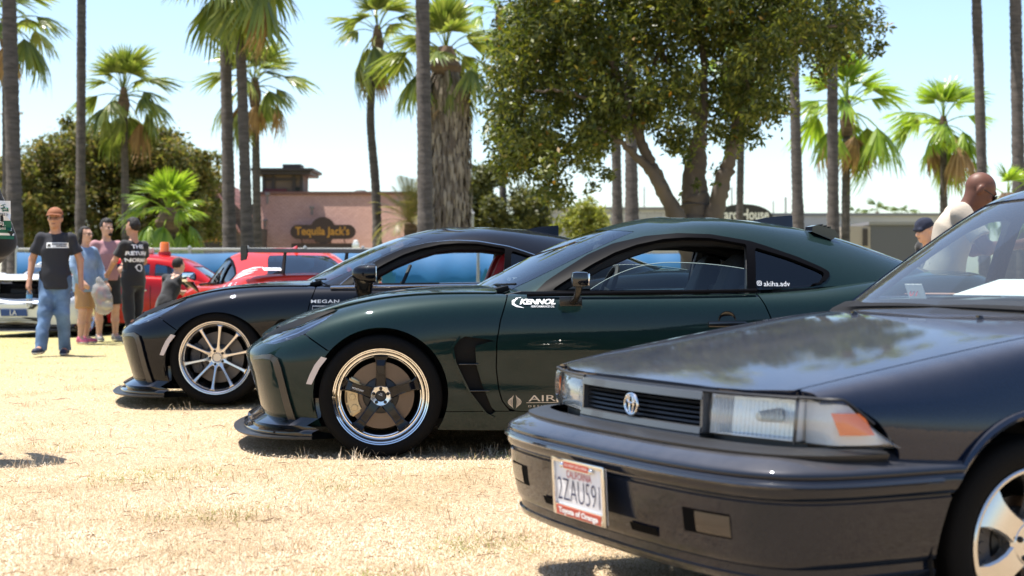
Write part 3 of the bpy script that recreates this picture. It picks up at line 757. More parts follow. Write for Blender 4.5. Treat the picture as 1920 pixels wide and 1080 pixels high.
# main sign
cs = wx(607); zs = wz(435); hw = (wx(668)-wx(546))/2; hh = .36
pts = []
for a in np.linspace(-math.pi/2, math.pi/2, 9): pts.append((hw-hh+hh*math.cos(a), hh*math.sin(a)))
rc = .62
for a in np.linspace(.35, math.pi-.35, 13): pts.append((rc*math.cos(a), hh*.45+rc*.95*math.sin(a)))
for a in np.linspace(math.pi/2, 3*math.pi/2, 9): pts.append((-hw+hh+hh*math.cos(a), hh*math.sin(a)))
for a in np.linspace(math.pi+.5, 2*math.pi-.5, 9): pts.append((.55*math.cos(a), -hh*.5+.42*math.sin(a)))
q = MB(); q.prism([(cs+a, zs+b_) for a, b_ in pts], -.35, -.18); sg = q.build('main_sign', SGN, R, smooth=False)
text('sign_lettering', "Tequila Jack's", .6, GOLD, sg, (cs-.02, -.37, zs+.02), (math.pi/2, 0, 0), width=hw*2*.83, height=.56, bold=.012)
q = MB(); q.box((cs, -.30, wz(461.5)), (hw*1.92, .2, .26)); q.build('sign_bar', SGN, R, smooth=False)
for k in range(4): q = MB(); q.tube([(cs-1.1+k*.72, -.2, zs-hh), (cs-1.1+k*.72, .15, zs-hh-.3)], .03, 5); q.build('sign_bracket', TRM, R)
# grey buildings at right
GRY = mat('grey_block', (.32, .31, .30), .85, var=.08, vscale=3, bump=.2, bscale=6)
def block(label, pa, pb, ptop, D, dep, m, cap=True, extra=None, name='building', nwin=0):
    a, b_ = wx(pa, D), wx(pb, D); zt = wz(ptop, D)
    t = thing(name, label, 'building', (0, D, 0))
    q = MB(); q.box(((a+b_)/2, dep/2, zt/2), (b_-a, dep, zt)); q.build('wall', m, t, smooth=False)
    if cap: q = MB(); q.box(((a+b_)/2, dep/2, zt+.06), (b_-a+.2, dep+.2, .16)); q.build('parapet', mat('parapet_grey', (.20, .195, .19), .8), t, smooth=False)
    return t, a, b_, zt
def brick_block():
    return shingle_mat('grey_cinder', (.36, .345, .335), (.30, .29, .285), .8, .32)
t, a, b_, zt = block('long grey block building behind the leafy tree', 1022, 1345, 393, 84, 14, brick_block())
q = MB(); q.box((wx(1060, 84), -.05, 1.2), (1.6, .1, 2.4)); q.build('door', mat('door_grey', (.14, .14, .14), .6), t, smooth=False)
t, a, b_, zt = block('pale low building with a flat roof at right', 1330, 1800, 404, 90, 16, mat('pale_stucco', (.40, .38, .36), .9, var=.06, vscale=1))
for px in (1510, 1535, 1640, 1760): q = MB(); q.box((wx(px, 90), -.04, 1.9), (.9, .1, 1.4)); q.build('window', mat('dark_glass'), t, smooth=False)
t, a, b_, zt = block('dark grey metal shed beside the pale building', 1632, 1722, 421, 78, 8, mat('charcoal_siding', (.085, .085, .095), .7, bump=.3, bscale=3, stretch=(8, 8, .2)))
q = MB(); q.box((wx(1612, 78), 2.0, wz(421, 78)/2-.05), (1.15, 4, wz(423, 78))); q.build('side_annex', mat('annex_tan', (.30, .26, .22), .9, bump=.3, bscale=4), t, smooth=False)
q = MB(); q.box((wx(1622, 78), -.03, wz(445, 78)), (.25, .1, .9)); q.build('wall_lamp', TRM, t, smooth=False)
t, a, b_, zt = block('low dark building behind the car roofs at centre right', 1480, 1640, 446, 82, 6, mat('slate_siding', (.16, .165, .18), .8))
# round sign on posts
ys_ = thing('shop_sign', 'dark oval sign with white serif lettering behind the green coupe roof', 'sign', (wx(1393, 68), 68, 0))
q = MB(); pts = [(1.36*math.cos(a), .64*math.sin(a)) for a in np.linspace(0, 2*math.pi, 33)[:-1]]
zc = wz(409, 68); q.prism([(a, zc+b_) for a, b_ in pts], -.12, .12); bd = q.build('sign_board', mat('sign_black', (.02, .018, .018), .5), ys_, smooth=False)
text('sign_lettering', 'Yard House', .5, mat('sign_white', (.7, .68, .64), .5), bd, (.0, -.14, zc+.14), (math.pi/2, 0, 0), width=2.35, height=.50, bold=.012)
for s in (-.9, .9): q = MB(); q.tube([(s, 0, 0), (s, 0, zc-.3)], .07, 8); q.build('sign_post', TRM, ys_)
# blue screened fence
FD = 31.0
fa, fb_ = wx(30, FD), wx(1330, FD)
fz = wz(467, FD)
fn = thing('screened_fence', 'chain-link fence covered with bright blue screen along the lawn', 'fence', (0, FD, 0))
BLUE = mat('blue_screen', (.002, .095, .24), .7, bump=.25, bscale=6, var=.12, vscale=1.5); GALV = mat('galvanised', (.42, .42, .41), .45, .6)
npan = 6; pwid = (fb_-fa)/npan
for k in range(npan):
    xs_ = np.linspace(fa+k*pwid+.03, fa+(k+1)*pwid-.03, 24); v = []; f = []
    for i, x in enumerate(xs_):
        yy = .02*math.sin(x*3.1+k)+.012*math.sin(x*9)
        sag = .03*math.sin(math.pi*i/23)
        v += [(x, -.04+yy, .06), (x, -.05+yy*1.6, fz*.5), (x, -.04+yy*.3, fz-.07-sag), (x, -.032+yy*.3, fz-.07-sag), (x, -.03+yy, .06)]
    for i in range(23):
        for j in range(4): f.append((i*5+j, (i+1)*5+j, (i+1)*5+j+1, i*5+j+1))
    mo('screen_panel', v, f, BLUE, fn)
for k in range(npan*2+1):
    x = fa+k*pwid/2; q = MB(); q.tube([(x, .03, 0), (x, .03, fz+.03)], .03, 8); q.lathe([(0, .07), (.03, .06), (.04, .03)], 8, axis='z', c=(x, .03, fz)); q.build('post', GALV, fn)
q = MB(); q.tube([(fa, .03, fz), (fb_, .03, fz)], .022, 8); q.build('top_rail', GALV, fn)
q = MB()                                                     # the open mesh that stands above the blue screen
n_ = 420
for i in range(n_):
    x = fa+(fb_-fa)*i/n_; q.tube([(x, .0, fz-.13), (x+.06, .0, fz+.035)], .0035, 3, False); q.tube([(x+.06, .004, fz-.13), (x, .004, fz+.035)], .0035, 3, False)
tag(q.build('wire_mesh', GALV, fn, smooth=False), kind='stuff')
# lamps, masts and poles
lp_ = thing('lamp_post', 'white globe lamp on a dark post before the restaurant', 'street lamp', (wx(667, 40), 40, 0))
q = MB(); q.tube([(0, 0, 0), (0, 0, wz(470, 40))], [.06, .045], 8); q.build('post', mat('post_dark', (.03, .03, .03), .5), lp_)
q = MB(); q.ellipsoid((0, 0, wz(461, 40)), (.10, .10, .13)); q.build('globe', mat('globe_white', (.75, .75, .72), .3), lp_)
q = MB(); q.lathe([(0, .05), (.05, .04), (.07, 0)], 12, axis='z', c=(0, 0, wz(453, 40))); q.build('cap', mat('globe_white'), lp_)
sl_ = thing('street_light', 'street light arm showing between the left palm trunks', 'street lamp', (wx(-30, 60), 60, 0))
q = MB(); q.tube([(0, 0, 0), (0, 0, wz(222, 60)), (.3, 0, wz(214, 60)), (1.2, 0, wz(212, 60))], [.1, .06, .04, .035], 8); q.build('pole', GALV, sl_)
q = MB(); q.box((1.38, 0, wz(212, 60)), (.36, .2, .12), None, .04); q.build('lamp_head', mat('lamp_head_white', (.7, .7, .7), .4), sl_)
for k, (px, pt, D, rr, lab) in enumerate(((885, 400, 52, .07, 'pale slim pole in front of the mid green tree'), (1208, 352, 120, .06, 'thin mast left of the leafy tree trunks'), (1372, 352, 120, .07, 'thin mast right of the leafy tree trunks'),
        (1450, 378, 130, .07, 'shorter distant mast beside the antenna fin'), (1473, 370, 130, .10, 'thicker distant mast beside the antenna fin'))):
    q = MB(); b0 = at(px, HOR, D); q.tube([(0, 0, 0), (0, 0, wz(pt, D))], [rr*1.3, rr], 6); q.lathe([(0, .2), (rr*.7, .05), (rr*1.5, 0)], 6, axis='z', c=(0, 0, wz(pt, D))); tag(q.build('mast', mat('mast_grey', (.35, .36, .38), .5), None, loc=(b0.x, D, 0)), lab, 'mast', 'distant poles')
tw = thing('lattice_tower', 'distant red and white lattice mast above the restaurant roof', 'mast', (wx(662, 160), 160, 0))
for k in range(6):
    z0, z1 = wz(395, 160)+(wz(362, 160)-wz(395, 160))*k/6, wz(395, 160)+(wz(362, 160)-wz(395, 160))*(k+1)/6; q = MB(); w_ = .42-.03*k
    for sx in (-1, 1): q.tube([(sx*w_, 0, z0), (sx*(w_-.03), 0, z1)], .07, 5)
    q.tube([(-w_, 0, z0), (w_, 0, z1)], .05, 4); q.tube([(-w_, 0, z1), (w_, 0, z1)], .05, 4)
    q.build('lattice_section', mat('mast_red', (.45, .06, .05), .5) if k % 2 else mat('mast_white', (.7, .7, .7), .5), tw)
q = MB()
for sx in (-1, 1): q.tube([(sx*.6, 0, 0), (sx*.42, 0, wz(395, 160))], .08, 5)
q.build('mast_legs', mat('mast_red'), tw)
# ================================================================= coupe (shared panels)
WR = .318           # tyre radius
WB = 2.575
LN = [
 [(-.64,0,.17),(-.63,.35,.17),(-.57,.68,.17),(-.38,.80,.16),(0,.82,.15),(.42,.82,.13),(1.1,.80,.13),(1.75,.80,.13),(2.15,.83,.14),(2.575,.86,.16),(2.98,.84,.19),(3.28,.70,.21),(3.36,.35,.22),(3.37,0,.22)],
 [(-.665,0,.26),(-.655,.36,.26),(-.595,.72,.26),(-.40,.85,.26),(0,.875,.26),(.42,.85,.24),(1.1,.83,.24),(1.75,.84,.24),(2.15,.87,.26),(2.575,.89,.28),(2.98,.87,.3),(3.3,.72,.32),(3.39,.36,.33),(3.4,0,.33)],
 [(-.70,0,.38),(-.69,.37,.38),(-.625,.735,.38),(-.41,.865,.40),(0,.885,.41),(.42,.845,.38),(1.1,.832,.38),(1.75,.845,.38),(2.15,.875,.41),(2.575,.90,.44),(2.98,.88,.45),(3.32,.73,.46),(3.42,.37,.47),(3.43,0,.47)],
 [(-.735,0,.475),(-.722,.38,.48),(-.645,.74,.49),(-.41,.865,.51),(0,.895,.54),(.42,.865,.50),(1.1,.86,.50),(1.75,.87,.51),(2.15,.89,.54),(2.575,.905,.57),(2.98,.885,.58),(3.33,.74,.58),(3.43,.37,.58),(3.44,0,.58)],
 [(-.742,0,.508),(-.725,.37,.515),(-.635,.72,.535),(-.39,.85,.60),(0,.888,.645),(.42,.876,.585),(1.1,.872,.585),(1.75,.878,.60),(2.15,.892,.65),(2.575,.90,.68),(2.98,.875,.70),(3.32,.735,.69),(3.42,.365,.68),(3.43,0,.68)],
 [(-.715,0,.535),(-.695,.36,.545),(-.59,.68,.58),(-.36,.80,.67),(0,.86,.745),(.42,.868,.74),(1.1,.862,.735),(1.75,.868,.75),(2.15,.875,.775),(2.575,.875,.81),(2.98,.84,.83),(3.30,.72,.83),(3.40,.36,.82),(3.41,0,.82)],
 [(-.67,0,.565),(-.65,.34,.575),(-.54,.60,.625),(-.32,.70,.715),(0,.765,.80),(.42,.80,.822),(1.1,.81,.822),(1.75,.81,.828),(2.15,.80,.838),(2.575,.79,.885),(2.98,.76,.905),(3.25,.66,.92),(3.36,.35,.935),(3.37,0,.94)],
 [(-.64,0,.595),(-.62,.28,.60),(-.49,.50,.655),(-.27,.57,.745),(0,.61,.822),(.42,.68,.845),(1.1,.74,.80),(1.75,.73,.81),(2.15,.70,.82),(2.575,.68,.895),(2.9,.64,.925),(3.12,.56,.935),(3.21,.30,.945),(3.22,0,.945)],
 [(-.61,0,.62),(-.59,.18,.625),(-.46,.30,.69),(-.25,.36,.755),(0,.38,.822),(.43,.45,.862),(1.1,.5,.84),(1.75,.5,.85),(2.15,.5,.87),(2.575,.45,.91),(2.8,.4,.935),(3.0,.3,.945),(3.08,.15,.95),(3.09,0,.95)],
 [(-.56,0,.645),(-.53,0,.66),(-.42,0,.715),(-.22,0,.765),(0,0,.825),(.44,0,.868),(1.1,0,.85),(1.75,0,.86),(2.15,0,.88),(2.5,0,.91),(2.7,0,.94),(2.85,0,.95),(2.92,0,.955),(2.94,0,.955)],
]
GN = [
 [(.44,0,.815),(.49,.35,.82),(.64,.63,.82),(.79,.74,.815),(1.2,.785,.815),(1.75,.785,.83),(2.25,.76,.85),(2.65,.68,.885),(2.98,.52,.93),(3.08,.25,.945),(3.10,0,.945)],
 [(.68,0,.945),(.73,.33,.945),(.88,.59,.935),(1.02,.70,.925),(1.3,.75,.94),(1.75,.75,.95),(2.15,.72,.955),(2.52,.63,.975),(2.82,.46,1.0),(2.90,.23,1.01),(2.92,0,1.01)],
 [(.92,0,1.065),(.97,.31,1.06),(1.10,.54,1.045),(1.21,.63,1.04),(1.45,.69,1.07),(1.78,.69,1.075),(2.07,.66,1.06),(2.36,.57,1.055),(2.60,.42,1.085),(2.67,.21,1.095),(2.69,0,1.10)],
 [(1.16,0,1.165),(1.20,.28,1.16),(1.32,.47,1.145),(1.42,.55,1.14),(1.58,.60,1.16),(1.82,.60,1.165),(2.04,.56,1.15),(2.24,.48,1.145),(2.42,.36,1.148),(2.48,.18,1.152),(2.50,0,1.155)],
 [(1.42,0,1.235),(1.44,.22,1.23),(1.52,.37,1.215),(1.58,.43,1.212),(1.68,.47,1.216),(1.84,.46,1.22),(1.98,.43,1.213),(2.09,.37,1.203),(2.20,.26,1.203),(2.25,.13,1.203),(2.26,0,1.203)],
 [(1.66,0,1.258),(1.67,0,1.258),(1.70,0,1.258),(1.73,0,1.258),(1.78,0,1.258),(1.83,0,1.258),(1.90,0,1.252),(1.94,0,1.248),(1.98,0,1.245),(2.0,0,1.244),(2.01,0,1.243)],
]
def sym(net):
    R = [[(x, y, z) for x, y, z in r] for r in net]
    return [[(x, -y, z) for x, y, z in r] for r in R[:-1]] + [R[-1]] + list(reversed(R[:-1]))
WIN_TRIM = [(.775,.812),(.86,.885),(.948,.94),(1.086,1.022),(1.226,1.082),(1.393,1.121),(1.561,1.136),(1.73,1.130),(1.934,1.096),(2.013,1.072),(2.184,1.013),(2.298,.963),(2.345,.938),(2.35,.917),(2.312,.879),(2.241,.853),(1.928,.836),(1.323,.822),(.809,.812)]
WIN_DOOR = [(.87,.835),(.95,.885),(1.10,.973),(1.22,1.033),(1.34,1.075),(1.48,1.105),(1.60,1.113),(1.72,1.110),(1.912,1.078),(1.892,.847)]
WIN_QTR = [(1.955,1.062),(2.132,1.008),(2.266,.955),(2.322,.928),(2.288,.886),(2.218,.862),(1.934,.847)]
WIN_TRI = [(.885,.832),(.83,.835),(.96,.93),(1.10,1.005),(1.13,.985),(1.10,.955),(.97,.88)]
DOOR = [(.647,.83),(.601,.692),(.582,.584),(.58,.45),(.593,.344),(.612,.28),(.641,.245),(.69,.225),(1.70,.225),(1.80,.27),(1.93,.40),(2.0,.55),(1.99,.691),(1.962,.765),(1.915,.86),(1.8,.90),(.66,.90)]
LAMP = [(-.215,.742),(-.30,.72),(-.419,.672),(-.52,.635),(-.64,.583),(-.60,.570),(-.541,.569),(-.46,.592),(-.384,.623),(-.29,.685)]
VENT = [(.41,.612),(.36,.555),(.375,.48),(.41,.40),(.449,.322),(.533,.214),(.572,.192),(.557,.251),(.508,.37),(.479,.467),(.473,.561),(.57,.59)]
CM = {}
def sdline(P, a, b):
    a = np.array(a); b = np.array(b); e = (b-a)/np.linalg.norm(b-a)
    return (P[:, 0]-a[0])*e[1]-(P[:, 1]-a[1])*e[0]
def coupe_meshes():
    if CM: return CM
    V, UV, F = bsurf(sym(LN), 200, 230)
    nl = len(LN)-1
    vv = np.minimum(UV[:, 1], 2*nl-UV[:, 1])       # half-section line index
    g = .0032
    def data(V_, A_): return np.stack([V_[:, 0], V_[:, 2]], 1), np.abs(V_[:, 1]), A_[:, 0], A_[:, 1]
    A = np.stack([UV[:, 0], vv], 1)
    xz, a, u, v = data(V, A)
    arch = np.minimum(np.hypot(xz[:, 0], xz[:, 1]-WR)-.338, np.hypot(xz[:, 0]-WB, xz[:, 1]-WR)-.345)
    arch = np.where(a < .45, 1, arch)
    V, F, A = clip(V, F, arch, A)
    def cut(fun, side=0, src=None, dep=.018):
        V0, F0, A0 = src if src else (V, F, A)
        f = fun(*data(V0, A0))
        if side: f = np.minimum(f, V0[:, 1]*side-.02)
        v_, f_, a_ = clip(V0, F0, f, A0)
        return v_, f_, a_
    def fin(r, dep=.018):
        return flange(r[0], r[1], dep)
    HE = 6.45                                        # hood edge line index
    def hoodE(xz, a, u, v): return (v-HE)*.09
    def gapFB(xz): return -sdline(xz, (-.384,.623), (-.255,.535))
    def cowl(xz): return .60-xz[:, 0]
    CM['hood'] = fin(cut(lambda xz, a, u, v: np.minimum(hoodE(xz,a,u,v)-g, cowl(xz))))
    def fb(xz, a, u, v):
        front = np.where(xz[:, 0] < -.1, 1, -1)*1.0
        gp = np.where(xz[:, 1] > .623, -(xz[:, 0]+.384), sdline(xz, (-.384,.623), (-.255,.535)))
        gp = np.where(xz[:, 1] < .535, -.2-xz[:, 0], gp)
        return np.minimum.reduce([gp-g, -hoodE(xz,a,u,v)-g, -np.minimum(polysd(xz, LAMP), a-.40)-.001])
    CM['front_bumper'] = fin(cut(fb))
    for s, n in ((1, 'r'), (-1, 'l')):
        def fen(xz, a, u, v):
            gp = np.where(xz[:, 1] > .623, (xz[:, 0]+.384), -sdline(xz, (-.384,.623), (-.255,.535)))
            gp = np.where(xz[:, 1] < .535, xz[:, 0]+.2, gp)
            d = -polysd(xz, DOOR)
            return np.minimum.reduce([gp-g, -hoodE(xz,a,u,v)-g, d-g, .66-xz[:, 0], -polysd(xz, LAMP)-.001, xz[:, 1]-.232, -polysd(xz, VENT)])
        CM['fender_'+n] = fin(cut(fen, s))
        CM['lamp_'+n] = fin(cut(lambda xz,a,u,v: np.minimum.reduce([polysd(xz, LAMP)-.002, 7.2-v, a-.402]), s), .03)
        CM['vent_'+n] = cut(lambda xz,a,u,v: np.minimum(polysd(xz, VENT)+.004, 6-v), s)[:2]
        CM['door_'+n] = fin(cut(lambda xz,a,u,v: np.minimum.reduce([polysd(xz, DOOR)-g, (6.45-v)*.1]), s))
        CM['sill_'+n] = fin(cut(lambda xz,a,u,v: np.minimum.reduce([.228-xz[:, 1], xz[:, 0]-.2, 2.4-xz[:, 0], -polysd(xz, DOOR), -polysd(xz, VENT)-.001, 3-v]), s))
        def qtr(xz, a, u, v):
            return np.minimum.reduce([-polysd(xz, DOOR)-g, xz[:, 0]-1.5, 6.6-v, np.where(xz[:,0] < 2.4, xz[:, 1]-.232, 1), np.where(xz[:, 1] < .62, 3.02-xz[:, 0], 3.5-xz[:,0])])
        CM['quarter_'+n] = fin(cut(qtr, s))
    CM['rear_bumper'] = fin(cut(lambda xz,a,u,v: np.minimum.reduce([xz[:, 0]-3.026, .615-xz[:, 1], 6-v])))
    CM['trunk'] = fin(cut(lambda xz,a,u,v: np.minimum.reduce([xz[:, 0]-2.6, (v-6.6)*.1-g])))
    # greenhouse
    Vg, UVg, Fg = bsurf(sym(GN), 150, 150)
    ng = len(GN)-1
    Ag = np.stack([UVg[:, 0], np.minimum(UVg[:, 1], 2*ng-UVg[:, 1])], 1)
    src = (Vg, Fg, Ag)
    ws = lambda u, v: np.minimum.reduce([(2.02+.05*v-u)*.15, (3.15-v)*.15])         # windscreen region
    rw = lambda u, v: np.minimum.reduce([(u-8.0)*.15, (3.0-v)*.15])                  # rear window region
    CM['windshield'] = fin(cut(lambda xz,a,u,v: ws(u, v)-.003, 0, src), .004)
    CM['rear_window'] = fin(cut(lambda xz,a,u,v: rw(u, v)-.003, 0, src), .004)
    def roof(xz, a, u, v):
        side = np.where(v < 4.2, -polysd(xz, WIN_TRIM)+.003, 1)
        return np.minimum.reduce([-ws(u, v), -rw(u, v), side])
    CM['roof'] = fin(cut(roof, 0, src), .02)
    for s, n in ((1, 'r'), (-1, 'l')):
        lo = lambda v: 4.2-v
        tr = lambda xz,a,u,v: np.minimum.reduce([polysd(xz, WIN_TRIM), lo(v), -polysd(xz, WIN_DOOR), -polysd(xz, WIN_QTR)])
        r = cut(tr, s, src); N = vnormals(r[0], r[1])
        CM['trim_'+n] = flange(r[0]+N*.006, r[1], .02, N)
        for k, poly in (('door_glass', WIN_DOOR), ('quarter_glass', WIN_QTR)):
            r = cut(lambda xz,a,u,v: np.minimum(polysd(xz, poly)+.004, lo(v)), s, src); N = vnormals(r[0], r[1])
            CM[k+'_'+n] = (r[0]-N*.008, r[1])
    for k in ('lamp_l', 'lamp_r'):                       # lenses lie back under the hood edge
        v_, f_ = CM[k]; zl = np.interp(v_[:, 0], [-.64, -.54, -.384, -.215], [.575, .569, .623, .742])
        v_[:, 1] -= np.sign(v_[:, 1])*.034*np.clip((v_[:, 2]-zl)/.06, 0, 1)
    for k in list(CM):
        v_, f_ = CM[k]
        CM[k] = mesh(k, v_, f_, True)
    return CM
# ---------------------------------------------------------------- wheels
def ring_poly(n, r): return [(r*math.cos(2*math.pi*i/n), r*math.sin(2*math.pi*i/n)) for i in range(n)]
WM = {}
def loft_spoke(secs):
    """secs: list of (r, halfwidth, yfront, yback); spoke along +z"""
    v = []; f = []
    for r, hw, y0, y1 in secs:
        b = min(.006, hw*.4)
        v += [(-hw, y1, r), (-hw, y0+b, r), (-hw+b, y0, r), (hw-b, y0, r), (hw, y0+b, r), (hw, y1, r)]
    n = 6
    for i in range(len(secs)-1):
        for j in range(n): f.append((i*n+j, i*n+(j+1) % n, (i+1)*n+(j+1) % n, (i+1)*n+j))
    f.append(tuple(range(n))); f.append(tuple(reversed([(len(secs)-1)*n+j for j in range(n)])))
    return v, f
def wheel_meshes(kind):
    if kind in WM: return WM[kind]
    d = {}
    R = .318 if kind != 'alloy' else .285
    k = R/.318
    tp = [(.236,-.100),(.244,-.109),(.262,-.117),(.283,-.117),(.302,-.110),(.313,-.098),(.318,-.082),(.3182,-.05),(.3142,-.048),(.3142,-.042),(.3182,-.040),(.3182,-.004),(.3142,-.002),(.3142,.004),(.3182,.006),(.3182,.05),(.318,.082),(.313,.098),(.302,.110),(.262,.117),(.236,.105)]
    if kind == 'alloy': tp = [(.205+(r-.236)*(.08/.082), y*.86) for r, y in tp]
    d['tyre'] = MB().lathe(tp, 72).mesh('tyre', sharp=30)
    if kind == 'deep':
        d['rim'] = MB().lathe([(.232,.10),(.243,-.104),(.2435,-.110),(.240,-.114),(.235,-.112),(.232,-.106),(.226,-.103),(.223,-.098),(.216,-.056),(.212,-.053),(.208,-.053),(.205,-.048),(.199,-.044),(.196,-.03),(.196,.10)], 96).mesh('rim', sharp=32)
        d['barrel'] = MB().lathe([(.1955,-.034),(.193,-.028),(.190,.02),(.190,.10)], 72).mesh('barrel')
        v, f = loft_spoke([(.035,.030,-.066,-.03),(.055,.0285,-.069,-.035),(.085,.0245,-.072,-.035),(.12,.0225,-.073,-.03),(.15,.0235,-.073,-.03),(.158,.0240,-.067,-.025),(.178,.028,-.062,-.01),(.197,.037,-.050,.0)])
        d['spoke'] = MB().add(v, f).mesh('spoke', sharp=28); d['ns'] = 5
        d['hub'] = MB().lathe([(.0,-.060),(.026,-.060),(.0285,-.068),(.047,-.071),(.053,-.064),(.056,-.03)], 48).mesh('hub', sharp=25)
        d['center_cap'] = MB().lathe([(0,-.0695),(.022,-.0695),(.0265,-.066),(.0265,-.05)], 40).mesh('center_cap', sharp=30)
        d['lug'] = (.0375, -.0715)
    elif kind == 'ten':
        d['rim'] = MB().lathe([(.232,.10),(.243,-.104),(.2435,-.111),(.240,-.115),(.233,-.114),(.229,-.108),(.222,-.103),(.219,-.095),(.210,-.085),(.206,-.06),(.200,.0),(.198,.10)], 96).mesh('rim', sharp=30)
        v, f = loft_spoke([(.030,.020,-.060,-.02),(.052,.0165,-.068,-.03),(.075,.0095,-.076,-.045),(.11,.0082,-.083,-.055),(.16,.0088,-.092,-.06),(.195,.0105,-.100,-.06),(.208,.015,-.104,-.05),(.215,.026,-.100,-.04)])
        d['spoke'] = MB().add(v, f).mesh('spoke', sharp=28); d['ns'] = 10
        d['hub'] = MB().lathe([(.0,-.058),(.030,-.058),(.034,-.064),(.058,-.066),(.064,-.058),(.066,-.02)], 48).mesh('hub', sharp=25)
        d['center_cap'] = MB().lathe([(0,-.064),(.026,-.064),(.030,-.060),(.030,-.05)], 40).mesh('center_cap', sharp=30)
        d['lug'] = (.045, -.066)
    else:
        d['rim'] = MB().lathe([(.20,.085),(.207,-.088),(.2075,-.094),(.203,-.098),(.196,-.096),(.190,-.086),(.186,-.07),(.180,-.055),(.176,.0),(.174,.085)], 96).mesh('rim', sharp=30)
        v, f = loft_spoke([(.03,.03,-.076,-.03),(.06,.036,-.080,-.04),(.085,.034,-.082,-.045),(.115,.037,-.080,-.045),(.145,.046,-.076,-.045),(.170,.064,-.070,-.04),(.182,.082,-.066,-.03)])
        d['spoke'] = MB().add(v, f).mesh('spoke', sharp=40); d['ns'] = 5
        d['hub'] = MB().lathe([(.0,-.084),(.030,-.084),(.034,-.082),(.058,-.082),(.068,-.072),(.07,-.02)], 48).mesh('hub', sharp=25)
        d['center_cap'] = MB().lathe([(0,-.088),(.024,-.088),(.028,-.084),(.028,-.07)], 40).mesh('center_cap', sharp=30)
        d['lug'] = (.046, -.084)
    q = MB().lathe([(0,-.008),(.0045,-.008),(.006,-.004),(.0085,-.002),(.0095,.004),(.0095,.012)], 12)
    d['lug_nut'] = q.mesh('lug_nut', sharp=30)
    rd = .168 if kind != 'alloy' else .12
    dd = MB().lathe([(.085,-.012),(rd,-.012),(rd,.012),(.085,.012)], 64)
    d['brake_disc'] = dd.mesh('brake_disc', sharp=30)
    d['rotor_bell'] = MB().lathe([(.0,-.03),(.07,-.03),(.088,-.022),(.092,-.0125)], 48).mesh('rotor_bell', sharp=30)
    q = MB()                                   # caliper clasping the disc, a curved block with bridge bolts
    a0, a1 = math.radians(150), math.radians(214)
    q.lathe([(.112,-.016),(.116,-.046),(.168,-.048),(.180,-.040),(.182,.03),(.172,.035),(.172,.014),(.112,.014)], 14, arc=(a0, a1), close=True)
    for a in (160, 182, 204):
        g = math.radians(a); q.lathe([(0,-.052),(.015,-.052),(.017,-.046)], 16, c=(.143*math.cos(g), 0, .143*math.sin(g)))
    for a in (153, 171, 193, 211):
        g = math.radians(a); q.lathe([(0,-.050),(.006,-.050),(.006,-.04)], 6, c=(.172*math.cos(g), 0, .172*math.sin(g)))
    for a in (150, 214):
        g = math.radians(a); q.box((.15*math.cos(g), -.02, .15*math.sin(g)), (.05, .04, .02), Matrix.Rotation(-g, 3, 'Y'), .004)
    d['caliper'] = q.mesh('caliper', sharp=25)
    if kind != 'alloy':                        # low-profile tyre on a large rim
        for n_, me in d.items():
            if not isinstance(me, bpy.types.Mesh): continue
            for v_ in me.vertices:
                r = math.hypot(v_.co.x, v_.co.z)
                if n_ == 'lug_nut': continue
                k_ = 1.005 if n_ != 'tyre' else (.2375+(r-.236)*(.0725/.082))/r
                v_.co.x *= k_; v_.co.z *= k_
        d['lug'] = (d['lug'][0]*1.005, d['lug'][1])
    WM[kind] = d
    return d
def wheel(car, x, side, kind, ms, steer=0, track=.752, z=None, roll=0, big=False):
    """side -1 = car's left"""
    d = wheel_meshes(kind)
    R = .310 if kind != 'alloy' else .285
    rz = (0 if side < 0 else math.pi)+steer
    w_ = obj('wheel', d['rim'], car, ms['rim'], loc=(x, side*track, R if z is None else z), rot=(0, 0, rz))
    obj('tyre', d['tyre'], w_, ms['tyre'])
    if 'barrel' in d: obj('barrel', d['barrel'], w_, ms['dark'])
    for i in range(d['ns']):
        obj('spoke', d['spoke'], w_, ms['spoke'], rot=(0, roll+2*math.pi*i/d['ns'], 0))
    obj('hub', d['hub'], w_, ms['hub'])
    obj('center_cap', d['center_cap'], w_, ms['cap'])
    r, y = d['lug']
    for i in range(5):
        g = math.pi/2+2*math.pi*i/5+ms.get('lugrot', 0)
        obj('lug_nut', d['lug_nut'], w_, ms['lug'], loc=(r*math.cos(g), y, r*math.sin(g)))
    obj('brake_disc', d['brake_disc'], w_, ms['disc'], loc=(0, .0, 0))
    obj('rotor_bell', d['rotor_bell'], w_, ms['bell'], loc=(0, .0, 0))
    cz = obj('caliper', d['caliper'], w_, ms['caliper'], rot=(0, 0 if side < 0 else math.pi, 0))
    return w_

